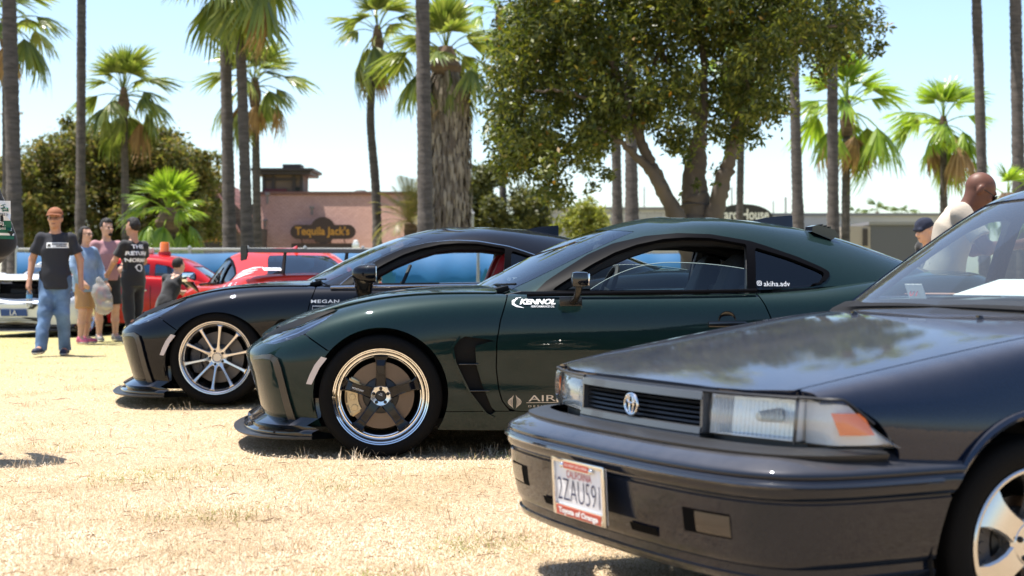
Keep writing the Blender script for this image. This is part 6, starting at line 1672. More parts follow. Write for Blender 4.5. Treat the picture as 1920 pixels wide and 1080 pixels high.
# small red van with beacon lights
def red_van():
    D = 24.0; t = thing('small_van', 'small old red van with an amber beacon on its roof behind the group', 'van', (wx(300, D), D, -.02), 0)
    s = FPX/D; P = RED2
    # half-section loft: x along the car (front to the right), rounded everywhere
    secs = []
    prof = [(-1.50,.42,.62,.60),(-1.46,.34,.80,.66),(-1.30,.26,.94,.70),(-1.0,.22,1.0,.72),(0,.20,.98,.73),(.6,.22,.94,.73),(1.0,.24,.88,.71),(1.32,.28,.80,.68),(1.46,.36,.68,.60),(1.50,.45,.58,.50)]
    net = []
    for x, zb_, zt2, hw in prof:
        net.append([(x, -hw*.95, zb_), (x, -hw, zb_+.12), (x, -hw*1.01, (zb_+zt2)/2), (x, -hw*.98, zt2-.10), (x, -hw*.86, zt2), (x, 0, zt2+.03), (x, hw*.86, zt2), (x, hw*.98, zt2-.10), (x, hw*1.01, (zb_+zt2)/2), (x, hw, zb_+.12), (x, hw*.95, zb_)])
    net = np.array(net).transpose(1, 0, 2)
    V, UV, F = bsurf(net, 90, 60); F = F
    arch = np.minimum(np.hypot(V[:, 0]+.95, V[:, 2]-.25)-.30, np.hypot(V[:, 0]-.95, V[:, 2]-.25)-.30)
    v_, f_, _ = clip(V, F, np.where(np.abs(V[:, 1]) < .4, 1, arch)); v_, f_ = flange(v_, f_, .03)
    body = mo('body', v_, f_, P, t)
    rp = [(-1.42,.74,.62),(-1.30,1.06,.60),(-1.10,1.21,.57),(-.7,1.285,.55),(-.1,1.295,.55),(.35,1.25,.55),(.62,1.12,.57),(.90,.92,.60),(1.0,.82,.62)]
    net = []
    for x, z, hw in rp:
        net.append([(x, -hw*1.13, .80), (x, -hw*1.12, max(.81, .80+(z-.80)*.5)), (x, -hw*1.02, max(.82, .80+(z-.80)*.86)), (x, -hw*.75, z), (x, 0, z+.02), (x, hw*.75, z), (x, hw*1.02, max(.82, .80+(z-.80)*.86)), (x, hw*1.12, max(.81, .80+(z-.80)*.5)), (x, hw*1.13, .80)])
    net = np.array(net).transpose(1, 0, 2)
    V, UV, F = bsurf(net, 80, 60); xz = np.stack([V[:, 0], V[:, 2]], 1)
    Wn = ([(-1.22,.86),(-1.10,1.06),(-.95,1.13),(-.62,1.14),(-.62,.86)], [(-.54,.86),(-.54,1.14),(-.02,1.14),(-.02,.86)], [(.06,.86),(.06,1.14),(.28,1.10),(.48,.98),(.58,.86)])
    sd = np.maximum.reduce([polysd(xz, p) for p in Wn]); sd = np.where(np.abs(V[:, 1]) > .40, sd, -1)
    wsd = np.minimum.reduce([polysd(np.stack([V[:, 1], V[:, 2]], 1), [(-.50,.86),(.50,.86),(.44,1.10),(-.44,1.10)]), V[:, 0]-.3])
    a, b, _ = clip(V, F, np.minimum(-sd, -wsd)); a, b = flange(a, b, .03); rf = mo('roof', a, b, P, t)
    for p in Wn:
        for s_ in (-1, 1):
            a, b, _ = clip(V, F, np.minimum(np.where(np.abs(V[:, 1]) > .40, polysd(xz, p)+.005, -1), V[:, 1]*s_-.1)); N = vnormals(a, b); mo('side_window', a-N*.012, b, glass('van_glass', (.45, .5, .55), 1.2), t)
    a, b, _ = clip(V, F, wsd+.005); N = vnormals(a, b); mo('windshield', a-N*.012, b, glass('van_glass'), t)
    for x in (-.95, .95):
        for s_ in (-1, 1):
            w_ = obj('wheel', MB().lathe([(0,-.05),(.06,-.055),(.08,-.045),(.13,-.05),(.155,-.07),(.165,-.065),(.165,.06)], 32).mesh('wheel_disc', sharp=30), t, RED2, loc=(x, s_*.66, .25), rot=(0, 0, 0 if s_ < 0 else math.pi))
            obj('tyre', MB().lathe([(.16,-.06),(.19,-.075),(.235,-.07),(.25,-.05),(.25,.05),(.235,.07),(.16,.06)], 40).mesh('tyre'), w_, TYRE)
            for k in range(8):
                g = k*math.pi/4; obj('wheel_slot', MB().lathe([(0, -.002), (.016, -.002), (.018, .004)], 10).mesh('slot'), w_, GRB, loc=(.105*math.cos(g), -.052, .105*math.sin(g)))
    q = MB(); q.box((0, 0, .24), (2.6, 1.0, .12)); q.box((-.3, 0, .55), (1.9, 1.1, .5)); q.build('chassis', mat('underside_black'), t, smooth=False)
    for s_ in (-1, 1):
        q = MB()
        for x in (-.58, .02): q.tube([(x, s_*.735, .34), (x, s_*.735, .80)], .004, 4)
        q.build('door_seam', GRB, body); 
        q = MB(); q.box((-.08, s_*.745, .72), (.10, .02, .025), None, .006); q.build('door_handle', mat('chrome'), body)
        q = MB(); q.lathe([(0, .03), (.07, .02), (.09, 0)], 20, axis='x', c=(1.46, s_*.42, .62)); q.build('headlight', mat('lamp_reflector'), t)
    bc = MB(); bc.lathe([(0, .17), (.06, .165), (.075, .14), (.078, .02), (.085, 0)], 20, axis='z', c=(.10, -.10, 1.32)); bb = bc.build('beacon', mat('amber_beacon', (.70, .16, .01), .2, 0, 1), rf)
    MB().lathe([(0, .02), (.10, .02), (.105, -.03)], 20, axis='z', c=(.10, -.10, 1.31)).build('beacon_base', RED2, bb)
    MB().box((-.18, -.10, 1.345), (.20, .16, .10), None, .03).build('roof_siren', mat('siren_cream', (.55, .50, .42), .4), rf)
    MB().lathe([(0, .16), (.05, .15), (.065, .10), (.07, 0), (.09, -.02)], 16, axis='z', c=(-.62, -.10, 1.31)).build('red_beacon', mat('red_beacon_lens', (.5, .02, .02), .2, 0, 1), rf)
    return t
RED2 = paint('fire_red_paint', (.34, .007, .008), .05, .3, .05, 0)
red_van()
# ================================================================= people
class Field:
    def __init__(s, lo, hi, h):
        s.h = h; s.lo = np.array(lo, float); s.n = np.ceil((np.array(hi)-s.lo)/h).astype(int)+1
        s.d = np.full(s.n, .5, np.float32)
        s.ax = [s.lo[i]+np.arange(s.n[i])*h for i in range(3)]
    def sub(s, lo, hi):
        a = np.clip(((np.array(lo)-s.lo)/s.h).astype(int), 0, s.n-1); b = np.clip(((np.array(hi)-s.lo)/s.h).astype(int)+2, 1, s.n)
        sl = tuple(slice(x, y) for x, y in zip(a, b))
        return sl, np.meshgrid(*[s.ax[i][sl[i]] for i in range(3)], indexing='ij')
    def merge(s, sl, d, k):
        o = s.d[sl]
        if k > 0:
            hh = np.clip(.5+.5*(o-d)/k, 0, 1); s.d[sl] = o*(1-hh)+d*hh-k*hh*(1-hh)
        else: s.d[sl] = np.minimum(o, d)
    def cap(s, a, b, r0, r1, k=.03, sc=(1, 1, 1)):
        a = np.array(a, float); b = np.array(b, float); m_ = max(r0, r1)*max(1, max(1/np.array(sc)))+.09
        sl, (X, Y, Z) = s.sub(np.minimum(a, b)-m_, np.maximum(a, b)+m_)
        e = b-a; L2 = max(e@e, 1e-9); S = np.array(sc)
        t = np.clip(((X-a[0])*e[0]+(Y-a[1])*e[1]+(Z-a[2])*e[2])/L2, 0, 1)
        dx, dy, dz = (X-a[0]-t*e[0])*S[0], (Y-a[1]-t*e[1])*S[1], (Z-a[2]-t*e[2])*S[2]
        s.merge(sl, np.sqrt(dx*dx+dy*dy+dz*dz)-(r0+(r1-r0)*t), k)
    def ell(s, c, r, k=.03, R=None):
        c = np.array(c, float); r = np.array(r, float); m_ = r.max()+.07
        sl, (X, Y, Z) = s.sub(c-m_, c+m_)
        P = np.stack([X-c[0], Y-c[1], Z-c[2]], -1)
        if R is not None: P = P@np.array(R)
        q = P/r; n0 = np.linalg.norm(q, axis=-1); n1 = np.linalg.norm(q/r, axis=-1)
        s.merge(sl, np.where(n1 > 1e-6, n0*(n0-1)/np.maximum(n1, 1e-6), -r.min()), k)
    def cut(s, p, n, lo=None, hi=None):
        """remove what lies on the side n points to"""
        sl, (X, Y, Z) = s.sub(s.lo if lo is None else lo, s.lo+s.n*s.h if hi is None else hi)
        n = np.array(n, float); n /= np.linalg.norm(n)
        s.d[sl] = np.maximum(s.d[sl], (X-p[0])*n[0]+(Y-p[1])*n[1]+(Z-p[2])*n[2])
    def wrinkle(s, amp, fr, seed, stretch=(1, 1, 1)):
        r = np.random.default_rng(seed); X, Y, Z = np.meshgrid(*s.ax, indexing='ij'); w_ = 0
        for i in range(6):
            k = r.normal(0, 1, 3); k /= np.linalg.norm(k); k = k*fr*r.uniform(.5, 1.6)*np.array(stretch)
            w_ = w_+np.sin(X*k[0]+Y*k[1]+Z*k[2]+r.uniform(0, 6)+1.2*np.sin(X*k[1]*.5+Z*k[0]*.6))
        s.d += (amp*w_/3).astype(np.float32)
    def mesh(s, name):
        D = s.d.copy(); D[0], D[-1], D[:, 0], D[:, -1], D[:, :, 0], D[:, :, -1] = [.1]*6
        I = D < 0; n = s.n
        c = [D[i:n[0]-1+i, j:n[1]-1+j, k:n[2]-1+k] for i in (0, 1) for j in (0, 1) for k in (0, 1)]
        ins = sum((q < 0).astype(np.int8) for q in c); act = (ins > 0) & (ins < 8)
        ids = -np.ones(act.shape, np.int64); A = np.argwhere(act); ids[act] = np.arange(len(A))
        corner = [(i, j, k) for i in (0, 1) for j in (0, 1) for k in (0, 1)]
        acc = np.zeros((len(A), 3)); cnt = np.zeros(len(A))
        val = [q[act] for q in c]
        for a in range(8):
            for b in range(a+1, 8):
                ca, cb = corner[a], corner[b]
                if sum(abs(x-y) for x, y in zip(ca, cb)) != 1: continue
                va, vb = val[a], val[b]; m_ = (va < 0) != (vb < 0)
                t = np.where(m_, va/np.where(m_, va-vb, 1), 0)
                P = np.array(ca)[None]+t[:, None]*(np.array(cb)-np.array(ca))[None]
                acc[m_] += P[m_]; cnt[m_] += 1
        V = s.lo+(A+acc/np.maximum(cnt, 1)[:, None])*s.h
        F = []
        for ax in range(3):
            o = [x for x in range(3) if x != ax]
            sl0 = [slice(1, n[i]-1) for i in range(3)]; sl1 = list(sl0); sl0[ax] = slice(0, n[ax]-1); sl1[ax] = slice(1, n[ax])
            d0, d1 = D[tuple(sl0)] < 0, D[tuple(sl1)] < 0
            E = np.argwhere(d0 != d1)
            if not len(E): continue
            st = d0[tuple(E.T)]
            base = E.copy(); base[:, o[0]] += 1; base[:, o[1]] += 1
            def cid(a, b):
                q = base.copy(); q[:, o[0]] -= a; q[:, o[1]] -= b; return ids[tuple(q.T)]
            Q = np.stack([cid(1, 1), cid(0, 1), cid(0, 0), cid(1, 0)], 1)
            fl = st if ax != 1 else ~st
            Q[~fl] = Q[~fl][:, ::-1]; F.append(Q)
        F = np.concatenate(F); F = F[(F >= 0).all(1)]
        return fast_mesh(name, V, F, True)
def skin_mat(name, col): return mat(name, col, .5, spec=.35, var=.08, vscale=18)
def V3(*a): return np.array(a, float)

def person(label, loc, rz, H, J, skin, shirt, pants, hair=None, shoes=None, opt=None, h=.0105):
    """J overrides joints (metres, local; the figure faces -y, +x is to the viewer's right). Body, clothing and hair are separate parts"""
    o_ = dict(sleeve=.55, hem=.46, legs='long', hand=(0, 0), headpitch=0, headyaw=0, jacket=False, loose=.0, neck=1); o_.update(opt or {})
    k = H/1.75
    j = dict(pelvis=(0, 0, .94), chest=(0, .0, 1.24), neck=(0, .01, 1.45), head=(0, -.015, 1.615), shl=(-.172, .01, 1.378), shr=(.172, .01, 1.378),
             ell=(-.235, .02, 1.12), elr=(.235, .02, 1.12), wrl=(-.235, -.04, .87), wrr=(.235, -.04, .87),
             hpl=(-.09, 0, .90), hpr=(.09, 0, .90), knl=(-.10, -.01, .50), knr=(.10, -.01, .50), anl=(-.10, .03, .085), anr=(.10, .03, .085),
             tol=(-.115, -.14, .035), tor=(.115, -.14, .035))
    j.update(J); j = {a: np.array(b, float)*k for a, b in j.items()}
    P = np.array(list(j.values())); lo = P.min(0)-.26*k; hi = P.max(0)+.26*k; lo[2] = min(lo[2], -.02)
    T = thing('person', label, 'person', loc, rz)
    # head frame
    Rh = np.array(Matrix.Rotation(o_['headyaw'], 3, 'Z') @ Matrix.Rotation(o_['headpitch'], 3, 'X'))
    hd = j['head']; hp = lambda x, y, z: hd+Rh@(np.array([x, y, z])*k)
    B = Field(lo, hi, h)
    B.cap(j['pelvis'], j['chest'], .125*k, .135*k, .05, (1, 1.35, 1)); B.cap(j['chest'], j['neck']-V3(0, 0, .05)*k, .135*k, .07*k, .05, (1, 1.3, 1))
    B.cap(j['shl'], j['shr'], .055*k, .055*k, .06)
    B.cap(j['neck']-V3(0, 0, .06)*k, hp(0, .015, -.05), .062*k, .056*k, .02)
    for s in 'lr':
        B.cap(j['sh'+s], j['el'+s], .052*k, .041*k, .03); B.cap(j['el'+s], j['wr'+s], .043*k, .028*k, .02)
        B.cap(j['hp'+s], j['kn'+s], .085*k, .057*k, .04); B.cap(j['kn'+s], j['kn'+s]*.55+j['an'+s]*.45+V3(0, .015, 0)*k, .057*k, .056*k, .03); B.cap(j['kn'+s]*.5+j['an'+s]*.5, j['an'+s], .052*k, .036*k, .03)
        B.cap(j['an'+s], j['to'+s], .036*k, .03*k, .02)
        # hand: palm, four fingers, thumb
        w_ = j['wr'+s]; d = (w_-j['el'+s]); d /= np.linalg.norm(d)
        hv = o_.get('hand'+s); d2 = np.array(hv, float) if hv is not None else d
        d2 = d2/np.linalg.norm(d2); sd = np.cross(d2, V3(1, 0, 0) if abs(d2[0]) < .8 else V3(0, 0, 1)); sd /= np.linalg.norm(sd); nn = np.cross(sd, d2)
        pc = w_+d2*.045*k
        B.cap(w_, w_+d2*.075*k, .030*k, .034*k, .012, (1, 1, 1))
        curl = o_.get('curl', .5)
        for q, (off, ln) in enumerate(((-.030, .062), (-.010, .072), (.010, .070), (.029, .056))):
            b0 = w_+d2*.082*k+sd*off*k; m1 = b0+(d2*math.cos(curl*.5)+nn*math.sin(curl*.5))*ln*.5*k; m2 = m1+(d2*math.cos(curl*1.4)+nn*math.sin(curl*1.4))*ln*.5*k
            B.cap(b0, m1, .0115*k, .0105*k, .004); B.cap(m1, m2, .0105*k, .009*k, .004)
        tb = w_+d2*.03*k-sd*.028*k; B.cap(tb, tb-sd*.03*k+d2*.035*k+nn*.01*k, .0125*k, .0105*k, .006); B.cap(tb-sd*.03*k+d2*.035*k+nn*.01*k, tb-sd*.03*k+d2*.065*k+nn*.022*k, .0105*k, .009*k, .004)
    # head with face
    B.ell(hp(0, .012, .03), (.076*k, .096*k, .093*k), .03, Rh); B.ell(hp(0, -.022, -.045), (.058*k, .068*k, .068*k), .035, Rh)
    B.cap(hp(0, -.085, .018), hp(0, -.108, -.018), .010*k, .015*k, .012)                       # nose
    B.cap(hp(-.018, -.099, -.022), hp(.018, -.099, -.022), .009*k, .009*k, .008)
    B.cap(hp(-.03, -.082, .036), hp(.03, -.082, .036), .013*k, .013*k, .014)                 # brow
    B.cap(hp(-.016, -.088, -.056), hp(.016, -.088, -.056), .009*k, .009*k, .010)             # lips
    B.ell(hp(0, -.075, -.088), (.022*k, .02*k, .018*k), .02, Rh)                             # chin
    for s in (-1, 1):
        B.ell(hp(s*.078, .018, .002), (.012*k, .022*k, .033*k), .008, Rh)                     # ear
        B.ell(hp(s*.037, -.066, -.012), (.022*k, .018*k, .018*k), .02, Rh)                    # cheek
    obj('body', B.mesh('body'), T, skin)
    EW = mat('eye_dark', (.02, .014, .01), .2)
    for s in (-1, 1): MB().ellipsoid((0, 0, 0), (.013*k, .007*k, .007*k), 10, 6).build('eye', EW, T, loc=hp(s*.032, -.086, .014))
    MB().tube([hp(-.02, -.0965, -.056), hp(0, -.099, -.0555), hp(.02, -.0965, -.056)], .0035*k, 5).build('mouth', mat('lip_dark', (.16, .06, .045), .5), T)
    # shirt
    S = Field(lo, hi, h); lz = o_['loose']; tk = .018*k
    S.cap(j['pelvis']*.9+j['chest']*.1, j['chest'], (.142+lz)*k, (.145+lz*.6)*k, .05, (1, 1.28, 1))
    S.cap(j['chest'], j['neck']-V3(0, 0, .07)*k, (.145+lz*.5)*k, .075*k, .05, (1, 1.28, 1)); S.cap(j['shl'], j['shr'], .056*k, .056*k, .07)
    S.cap(j['pelvis']-V3(0, 0, .12)*k, j['pelvis'], (.152+lz)*k, (.150+lz)*k, .05, (1, 1.25, 1))
    for s in 'lr':
        sv = o_['sleeve']
        a, b = j['sh'+s], j['el'+s]
        if sv <= 1:
            e_ = a+(b-a)*sv; S.cap(a, a+(b-a)*(sv+.12), .058*k, (.068+lz*.3)*k, .045)
        else:
            S.cap(a, b, .070*k, (.062+lz*.3)*k, .035); e_ = b+(j['wr'+s]-b)*min(.95, sv-1); S.cap(b, e_, (.06+lz*.2)*k, (.046+lz*.2)*k, .03)
    S.wrinkle(.0055*k, 34, abs(hash(label)) % 97 if False else int(H*1000) % 97, (1, 1, .7))
    if o_['sleeve'] <= 1:
        for s in 'lr':
            a, b = j['sh'+s], j['el'+s]; e_ = a+(b-a)*o_['sleeve']; r_ = .16*k
            m_ = e_+(b-a)*.3
            S.cut(e_, b-a, np.minimum(e_, m_)-V3(.085, .1, .12)*k, np.maximum(e_, m_)+V3(.085, .1, .03)*k)
    hm = o_['hem']*H
    up = (j['chest']-j['pelvis']); up /= np.linalg.norm(up)
    S.cut(V3(j['pelvis'][0], j['pelvis'][1], hm), -up, None, V3(hi[0]-.0, hi[1], hm+.02) if abs(up[2]) > .95 else None) if False else None
    sl, (X, Y, Z) = S.sub(S.lo, V3(hi[0], hi[1], hm+.01))
    core = np.abs(X-j['pelvis'][0]) < .21*k
    S.d[sl] = np.where(core, np.maximum(S.d[sl], hm-Z), S.d[sl])
    sl, (X, Y, Z) = S.sub(hp(0, 0, 0)-.14*k, hp(0, 0, 0)+.16*k)
    nk = j['neck']; S.d[sl] = np.maximum(S.d[sl], np.where(Z > nk[2]-.12*k, (.082*k)-np.sqrt((X-nk[0])**2+((Y-nk[1]+.015*k)*1.05)**2+((Z-nk[2]-.06*k)*.75)**2), -1))
    sh_o = obj('shirt', S.mesh('shirt'), T, shirt)
    # trousers
    Pn = Field(lo, hi, h); lg = o_['legs']
    Pn.cap(j['pelvis']+V3(0, 0, .05)*k, j['pelvis']-V3(0, 0, .06)*k, .138*k, .135*k, .04, (1, 1.2, 1))
    for s in 'lr':
        a, b, c_ = j['hp'+s], j['kn'+s], j['an'+s]
        if lg == 'long':
            Pn.cap(a, b, .098*k, .080*k, .045); Pn.cap(b, c_+V3(0, .006, -.02), .080*k, .070*k, .03)
        else: Pn.cap(a, b+(b-a)*.06, .105*k, .098*k, .045)
    Pn.wrinkle(.006*k, 30, 5, (1, 1, 1.2))
    for s in 'lr':
        a, b, c_ = j['hp'+s], j['kn'+s], j['an'+s]
        if lg == 'long': Pn.cut(c_+V3(0, 0, -.03)*k, V3(0, 0, -1), c_-V3(.12, .12, .16)*k, c_+V3(.12, .12, .06)*k)
        else: Pn.cut(b+V3(0, 0, .03)*k, b-a, b-V3(.13, .13, .2)*k, b+V3(.13, .13, .1)*k)
    obj('trousers', Pn.mesh('trousers'), T, pants)
    if shoes:
        for s in 'lr':
            a, t = j['an'+s], j['to'+s]
            F_ = Field(np.minimum(a, t)-.12*k, np.maximum(a, t)+.12*k, .008)
            hl = V3(a[0], a[1], t[2])+ (a-t)*V3(.12, .12, 0)
            F_.cap(hl+V3(0, 0, .012), t+V3(0, 0, .005), .042*k, .040*k, .02); F_.cap(a+V3(0, 0, .0), hl+V3(0, 0, .02), .047*k, .044*k, .03)
            F_.cut(a+V3(0, 0, .055)*k, (0, 0, 1)); F_.cut((0, 0, min(t[2], hl[2])-.030*k), (0, 0, -1))
            so_ = obj('shoe', F_.mesh('shoe'), T, shoes[0])
            F2 = Field(np.minimum(a, t)-.12*k, np.maximum(a, t)+.12*k, .008)
            F2.cap(hl, t, .049*k, .047*k, .01, (1, 1, 1.7)); F2.d = np.maximum(F2.d, -(np.meshgrid(*F2.ax, indexing='ij')[2]-(min(t[2], hl[2])-.036*k))); F2.cut((0, 0, min(t[2], hl[2])-.006*k), (0, 0, 1))
            obj('sole', F2.mesh('sole'), so_, shoes[1])
    if hair:
        hm_, st = hair
        Hh = Field(hd-.22*k, hd+.22*k, .009); 
        Hh.ell(hp(0, .020, .038), (.086*k, .103*k, .098*k), .02, Rh)
        if st == 'long': Hh.cap(hp(0, .06, .02), hp(0, .085, -.16), .075*k, .05*k, .04); Hh.cap(hp(-.06, .03, .02), hp(-.065, .05, -.10), .035*k, .03*k, .03); Hh.cap(hp(.06, .03, .02), hp(.065, .05, -.10), .035*k, .03*k, .03)
        if st == 'top': Hh.cap(hp(0, -.03, .10), hp(0, .04, .105), .05*k, .05*k, .03)
        Hh.wrinkle(.004*k, 90, 3)
        # hairline: clear the face
        X, Y, Z = np.meshgrid(*Hh.ax, indexing='ij'); L_ = (np.stack([X, Y, Z], -1)-hd)@Rh/k
        face = (L_[..., 2] < .068+.35*(L_[..., 1]+.10)) & (L_[..., 1] < -.005); Hh.d = np.where(face, np.maximum(Hh.d, .02), Hh.d)
        if st != 'long': Hh.d = np.where(L_[..., 2] < -.035+.5*np.maximum(0, .06-L_[..., 1]), np.maximum(Hh.d, .02), Hh.d)
        obj('hair', Hh.mesh('hair'), T, hm_)
    return T, j, hp, k, Rh, sh_o

from mathutils.bvhtree import BVHTree
def on_shirt(name, so, verts2d, faces, m, side=-1, lift=.004):
    """lay flat print (x,z local) on the front (side=-1) or back (+1) of a shirt"""
    bv = BVHTree.FromPolygons([v.co for v in so.data.vertices], [tuple(p.vertices) for p in so.data.polygons])
    out = []; last = 0
    for x, z in verts2d:
        h_ = bv.ray_cast(Vector((x, side*2, z)), Vector((0, -side, 0)))
        y = h_[0].y if h_[0] is not None else last; last = y
        out.append((x, y+side*lift, z))
    return mo(name, out, faces, m, so, smooth=False)
def grid_patch(x0, x1, z0, z1, n=8, mz=4):
    v = [(x0+(x1-x0)*i/n, z0+(z1-z0)*k/mz) for k in range(mz+1) for i in range(n+1)]
    f = [(k*(n+1)+i, k*(n+1)+i+1, (k+1)*(n+1)+i+1, (k+1)*(n+1)+i) for k in range(mz) for i in range(n)]
    return v, f
def print_text(name, so, body, x0, x1, z0, z1, m, side=-1, lift=.007, **kw):
    me = text_mesh(body, .1, align='LEFT', **kw); co = np.array([v.co[:] for v in me.vertices])
    if not len(co): return
    lo, hi = co.min(0), co.max(0)
    X = x0+(co[:, 0]-lo[0])/(hi[0]-lo[0])*(x1-x0) if side < 0 else x1-(co[:, 0]-lo[0])/(hi[0]-lo[0])*(x1-x0)
    Z = z0+(co[:, 1]-lo[1])/max(1e-6, hi[1]-lo[1])*(z1-z0)
    return on_shirt(name, so, list(zip(X, Z)), [tuple(p.vertices) for p in me.polygons], m, side, lift)

SK1 = skin_mat('skin_tan', (.42, .22, .14)); SK2 = skin_mat('skin_light', (.52, .30, .21)); SK3 = skin_mat('skin_brown', (.13, .055, .034))
CB = mat('cloth_black', (.012, .012, .014), .9, bump=.2, bscale=120, sheen=.2); CC = mat('cloth_charcoal', (.022, .023, .030), .9, bump=.2, bscale=120)
JEAN = mat('denim', (.10, .17, .29), .85, bump=.2, bscale=90, var=.45, vscale=5); JKT = mat('denim_light', (.20, .29, .42), .85, bump=.2, bscale=90, var=.25, vscale=6)
PINK = mat('cloth_pink', (.36, .19, .20), .9, bump=.15, bscale=100); TAN = mat('cloth_tan', (.40, .23, .11), .9); BEI = mat('cloth_beige', (.42, .36, .285), .9, bump=.15, bscale=100)
HAIR = mat('hair_black', (.010, .008, .007), .75, bump=.4, bscale=120); RUBW = mat('rubber_white', (.62, .61, .58), .6); SHN = mat('shoe_navy', (.02, .025, .05), .7); SHG_ = mat('shoe_grey', (.20, .19, .18), .7); SHP = mat('shoe_pink', (.55, .12, .20), .7); SHB = mat('shoe_black', (.02, .02, .02), .6)
CWH = mat('print_white', (.75, .75, .74), .7)
GF = mat('glasses_frame', (.02, .018, .016), .3)
def glasses(T, hp, k, dark=False, Rh=None):
    g = MB()
    for s in (-1, 1):
        g.tube([hp(s*.034+.023*math.cos(a), -.098, .012+.018*math.sin(a)) for a in np.linspace(0, 2*math.pi, 13)], .0022*k if not dark else .003*k, 5, False)
        g.tube([hp(s*.056, -.095, .016), hp(s*.078, -.03, .014), hp(s*.082, .02, .010)], .0025*k, 5)
    g.tube([hp(-.012, -.1, .015), hp(.012, -.1, .015)], .0022*k, 5)
    o = g.build('glasses', GF, T)
    if dark:
        for s in (-1, 1):
            v = [hp(0+s*.034, -.099, .012)]+[hp(s*.034+.024*math.cos(a), -.099, .012+.019*math.sin(a)) for a in np.linspace(0, 2*math.pi, 15)[:-1]]
            mo('dark_lens', v, [(0, i+1, (i+1) % 14+1) for i in range(14)], mat('sunglass_lens', (.01, .01, .012), .06), o)
# --- man in the brown cap
T, j, hp, k, Rh, so_ = person('man in a brown cap and black t-shirt walking with a water bottle', ((104-960)/FPX*17.2, 17.2, 0), .04, 1.72,
    dict(ell=(-.275, .03, 1.13), wrl=(-.285, -.06, .88), elr=(.275, .04, 1.13), wrr=(.295, .0, .87), knl=(-.095, -.10, .50), anl=(-.115, -.22, .10), tol=(-.13, -.39, .062), knr=(.09, -.02, .50), anr=(.075, .14, .085), tor=(.09, -.02, .033), head=(0, -.02, 1.60)),
    SK1, CC, JEAN, (HAIR, 'short'), (SHN, RUBW), dict(sleeve=.72, loose=.022, hem=.445, headyaw=.05))
glasses(T, hp, k)
F_ = Field(j['head']-.25, j['head']+.25, .009); F_.ell(hp(0, .012, .055), (.092*k, .112*k, .088*k), .0, Rh); F_.cut(hp(0, 0, .052), Rh@V3(0, .12, -1)); cp = obj('cap', F_.mesh('cap'), T, mat('cap_brown', (.24, .085, .035), .8, bump=.1))
v = []; f = []
for i, a in enumerate(np.linspace(-1.25, 1.25, 15)):
    v += [hp(.088*math.sin(a), .012-.108*math.cos(a), .062), hp(.098*math.sin(a), .0-.108*math.cos(a)-.075*math.cos(a)**1.0, .050-.018*math.sin(a)**2)]
for i in range(14): f.append((2*i, 2*i+1, 2*i+3, 2*i+2))
v2, f2 = np.array(v), list(f); n = len(v); v2 = np.vstack([v2, v2-np.array([0, 0, .006])]); f2 += [tuple(q+n for q in reversed(g)) for g in f]+[(2*i+1, 2*i+1+n, 2*i+3+n, 2*i+3) for i in range(14)]
mo('cap_brim', v2, f2, mat('cap_brown'), cp)
vv, ff = grid_patch(-.075*k, .165*k, 1.262*k, 1.325*k); on_shirt('chest_print', so_, vv, ff, CWH)
print_text('chest_letter', so_, 'M', -.062*k, -.025*k, 1.273*k, 1.313*k, CB, bold=.006)
for zz in (1.300, 1.277):
    vv, ff = grid_patch((-.01 if zz > 1.29 else .04)*k, .15*k, zz*k, (zz+.014)*k, 6, 1); on_shirt('chest_print', so_, vv, ff, CB, lift=.006)
# bottle held in his right hand
bt = thing('water_bottle', 'clear plastic water bottle in the hand of the walking man', 'bottle', Vector(((104-960)/FPX*17.2, 17.2, 0))+Vector(j['wrl'])+Vector((.005, -.02, -.30)))
PET = glass('bottle_plastic', (.80, .84, .86), 2.2, .16)
MB().lathe([(0, 0), (.030, .002), (.033, .012), (.031, .05), (.033, .09), (.033, .145), (.028, .17), (.013, .20), (.012, .215)], 20, axis='z').build('bottle_body', PET, bt)
MB().lathe([(0, .235), (.013, .235), (.0135, .212)], 14, axis='z').build('bottle_cap', RUBW, bt)
MB().lathe([(.0335, .095), (.0338, .14)], 20, axis='z').build('bottle_label', mat('label_blue', (.10, .30, .55), .5), bt)
# --- woman in denim jacket
def at_g(px, D): return ((px-960)/FPX*D, D, 0)
T, j, hp, k, Rh, so_ = person('woman in a light denim jacket and tan shorts carrying a plastic bag', at_g(160, 20.3), 1.05, 1.60,
    dict(elr=(.255, -.03, 1.12), wrr=(.25, -.16, .92), ell=(-.24, .0, 1.12), wrl=(-.2, -.15, .93), knl=(-.10, -.05, .5), anl=(-.10, .0, .085), knr=(.10, .03, .5), anr=(.10, .10, .085), tor=(.12, -.07, .035)),
    SK2, JKT, TAN, (HAIR, 'long'), (SHP, RUBW), dict(sleeve=1.8, loose=.045, hem=.44, legs='short'))
glasses(T, hp, k)
bgp = Vector(at_g(190, 20.0)); 
F_ = Field((-.25, -.2, -.5), (.28, .2, .12), .012)
F_.cap((0, 0, .02), (.03, 0, -.15), .035, .11, .03, (1, 1.8, 1)); F_.cap((.03, 0, -.15), (.07, 0, -.33), .12, .125, .05, (1, 1.6, 1)); F_.wrinkle(.009, 40, 9)
bag = thing('plastic_bag', 'clear plastic bag with printed goods hanging from the woman', 'bag', (bgp.x, bgp.y-.12, .86))
obj('bag_skin', F_.mesh('bag_skin'), bag, glass('bag_plastic', (.86, .85, .82), 1.6, .42))
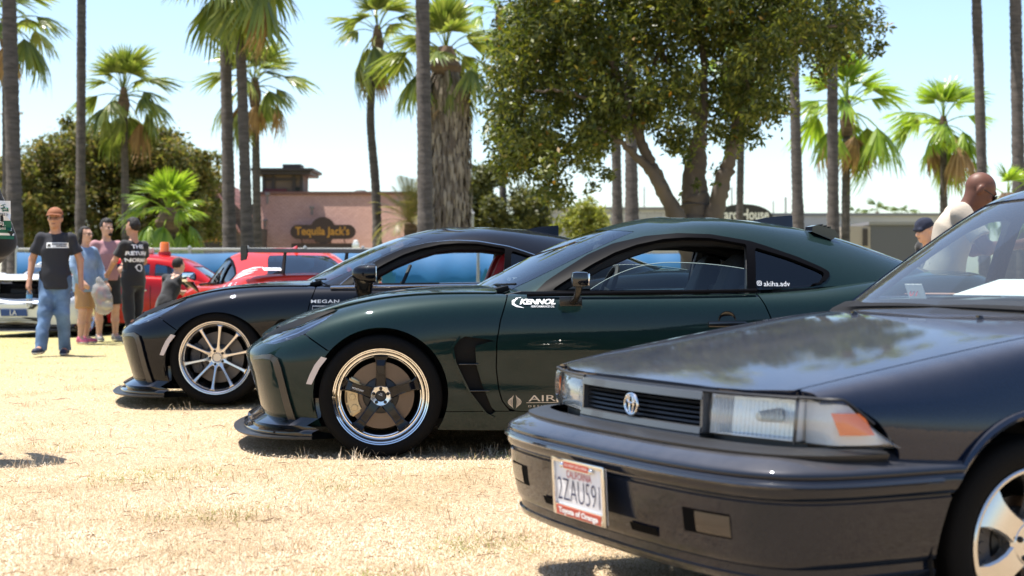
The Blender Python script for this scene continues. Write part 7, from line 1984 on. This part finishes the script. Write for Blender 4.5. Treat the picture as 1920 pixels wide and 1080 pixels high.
q = MB(); q.ellipsoid((.03, 0, -.20), (.075, .03, .12)); q.build('red_item', mat('item_red', (.40, .06, .05), .5), bag); q = MB(); q.ellipsoid((.11, -.01, -.33), (.07, .04, .065)); q.build('cream_item', mat('item_cream', (.65, .58, .42), .5), bag); q = MB(); q.box((.03, -.02, -.2), (.08, .05, .1), None, .02); q.build('blue_item', mat('item_blue', (.06, .08, .16), .5), bag)
# --- man in pink t-shirt
T, j, hp, k, Rh, so_ = person('man in a dusty pink t-shirt and black shorts with arms bent', at_g(200, 21.0), .55, 1.72,
    dict(elr=(.27, .02, 1.14), wrr=(.14, -.22, 1.05), ell=(-.26, .04, 1.13), wrl=(-.22, -.1, .90), knl=(-.11, -.02, .5), knr=(.12, -.02, .5), anr=(.14, .05, .085), tor=(.17, -.12, .035)),
    SK2, PINK, CB, (HAIR, 'top'), (SHG_, RUBW), dict(sleeve=.62, loose=.02, hem=.50, legs='short', headyaw=.3))
F_ = Field(j['head']-.2, j['head']+.2, .008); F_.ell(hp(0, -.082, -.085), (.030*k, .022*k, .026*k), .0, Rh); obj('goatee', F_.mesh('goatee'), T, HAIR)
# --- man in black with his back turned
T, j, hp, k, Rh, so_ = person('man all in black seen from behind with white lettering on his back', at_g(250, 20.2), -2.25, 1.70,
    dict(elr=(.25, -.09, 1.15), wrr=(.18, -.30, 1.02), ell=(-.25, -.09, 1.15), wrl=(-.16, -.30, 1.0), knl=(-.10, -.06, .5), anl=(-.11, -.02, .085), knr=(.11, .03, .5), anr=(.13, .16, .085), tor=(.14, .0, .035)),
    SK1, CB, CB, (HAIR, 'top'), (SHB, RUBW), dict(sleeve=.7, loose=.022, hem=.46, headyaw=.25))
for body, z0, z1, wd in (('THE', 1.33, 1.385, .10), ('RETURN', 1.235, 1.29, .17), ('NORMAL', 1.14, 1.195, .17)):
    print_text('back_print', so_, body, -wd*k, wd*k, z0*k, z1*k, CWH, 1, bold=.004)
th = np.linspace(0, 2*math.pi*1.6, 26); b_ = band([(.06*math.cos(a)*(1-.03*i/2), 1.06+.05*math.sin(a)*.9) for i, a in enumerate(th)], .012)
on_shirt('back_print', so_, [(x*k, z*k) for q in b_ for x, z in q], [tuple(range(4*i, 4*i+4)) for i in range(len(b_))], CWH, 1, .007)
# --- crouching figure by the van
T, j, hp, k, Rh, so_ = person('crouching person in black beside the small red van', at_g(318, 21.6), 2.6, 1.66,
    dict(pelvis=(0, .10, .52), chest=(0, -.04, .80), neck=(0, -.14, .97), head=(0, -.20, 1.12), shl=(-.18, -.11, .94), shr=(.18, -.11, .94), ell=(-.28, -.22, .74), wrl=(-.2, -.42, .70), elr=(.28, -.22, .74), wrr=(.18, -.42, .72),
         hpl=(-.09, .08, .50), hpr=(.09, .08, .50), knl=(-.18, -.32, .50), knr=(.18, -.32, .48), anl=(-.13, .0, .085), anr=(.13, .0, .085), tol=(-.15, -.17, .035), tor=(.15, -.17, .035)),
    SK2, CB, CB, (HAIR, 'short'), (SHB, RUBW), dict(sleeve=.6, hem=.27, headpitch=.1))
# --- spectator cut by the left edge
T, j, hp, k, Rh, so_ = person('spectator at the left edge in a black top with white and green back panels', at_g(-88, 7.4), math.pi+.12, 1.68,
    dict(ell=(-.215, -.13, 1.13), wrl=(-.12, -.34, 1.05), elr=(.215, -.13, 1.13), wrr=(.12, -.34, 1.05)), SK1, CB, CB, (HAIR, 'short'), (SHB, RUBW), dict(sleeve=1.85, loose=.05, hem=.47), h=.010)
def zrow(py): return CAMH-(py-HOR)/FPX*7.25
GRP = mat('print_green', (.012, .12, .075), .7)
for py0, py1, m_ in ((411, 373, CWH), (431, 411.5, GRP), (439, 434.5, CWH), (446, 439.2, GRP), (434.4, 431.2, GRP)):
    vv, ff = grid_patch(-.275, .24, zrow(py0), zrow(py1), 18, 3); on_shirt('back_panel', so_, vv, ff, m_, 1)
for body, xa, xb, py0, py1, m_ in (('東名', -.265, -.19, 394, 377, GRP), ('TOMEI POWERED', -.262, -.14, 402, 397, CB), ('出力向上', -.268, -.17, 421, 411.8, CWH), ('Special Tuning', -.268, -.14, 430, 422.5, CWH)):
    print_text('back_lettering', so_, body, xa, xb, zrow(py0), zrow(py1), m_, 1, bold=.001)
# --- bald man photographing the sedan
T, j, hp, k, Rh, so_ = person('bald man in a beige t-shirt and sunglasses bending over with a phone', (2.76, 9.35, 0), 1.42, 1.72,
    dict(pelvis=(0, .06, .92), chest=(0, .0, 1.20), neck=(0, -.065, 1.365), head=(0, -.165, 1.465), shl=(-.175, -.03, 1.325), shr=(.175, -.03, 1.325), ell=(-.25, -.17, 1.10), wrl=(-.11, -.40, 1.13), elr=(.25, -.16, 1.10), wrr=(.10, -.41, 1.13),
         hpl=(-.09, .05, .88), hpr=(.09, .05, .88)),
    SK3, BEI, CB, None, (SHB, RUBW), dict(sleeve=.72, loose=.008, hem=.47, headpitch=.58, headyaw=.12, handl=(.6, -.8, .2), handr=(-.6, -.8, .2)), h=.0085)
glasses(T, hp, k, True)
q = MB(); q.tube([j['wrr']+V3(.03*math.cos(a), .012, .03*math.sin(a)) for a in np.linspace(0, 6.28, 15)], .008, 6); q.build('wrist_watch', mat('watch_black', (.02, .02, .02), .3), T)
ph = Matrix.Translation((2.76, 9.35, 0)) @ Matrix.Rotation(1.42, 4, 'Z')
q = MB(); q.box((0, 0, 0), (.155, .009, .075), None, .004); o = q.build('phone', mat('phone_black', (.015, .015, .018), .15), None); o.matrix_world = ph @ Matrix.Translation((0, -.50, 1.15)) @ Matrix.Rotation(-.5, 4, 'X'); tag(o, 'black phone held sideways by the bald man', 'phone')
# --- man in a beanie further back
T, j, hp, k, Rh, so_ = person('man in a navy beanie looking down behind the parked cars', ((1752-960)/FPX*14.6, 14.6, 0), -1.2, 1.58,
    dict(neck=(0, -.06, 1.36), head=(0, -.13, 1.50), chest=(0, -.0, 1.18), shl=(-.18, -.03, 1.33), shr=(.18, -.03, 1.33)), SK2, CB, JEAN, None, (SHB, RUBW), dict(sleeve=1.8, loose=.02, headpitch=.3))
F_ = Field(j['head']-.25, j['head']+.25, .009); F_.ell(hp(0, .015, .05), (.094*k, .115*k, .10*k), 0, Rh); F_.cut(hp(0, 0, .028), Rh@V3(0, .15, -1)); F_.cap(hp(-.05, -.085, .04), hp(.05, -.085, .04), .02*k, .02*k, .02); F_.wrinkle(.003, 80, 2); obj('beanie', F_.mesh('beanie'), T, mat('beanie_navy', (.012, .016, .035), .9, bump=.3, bscale=150))
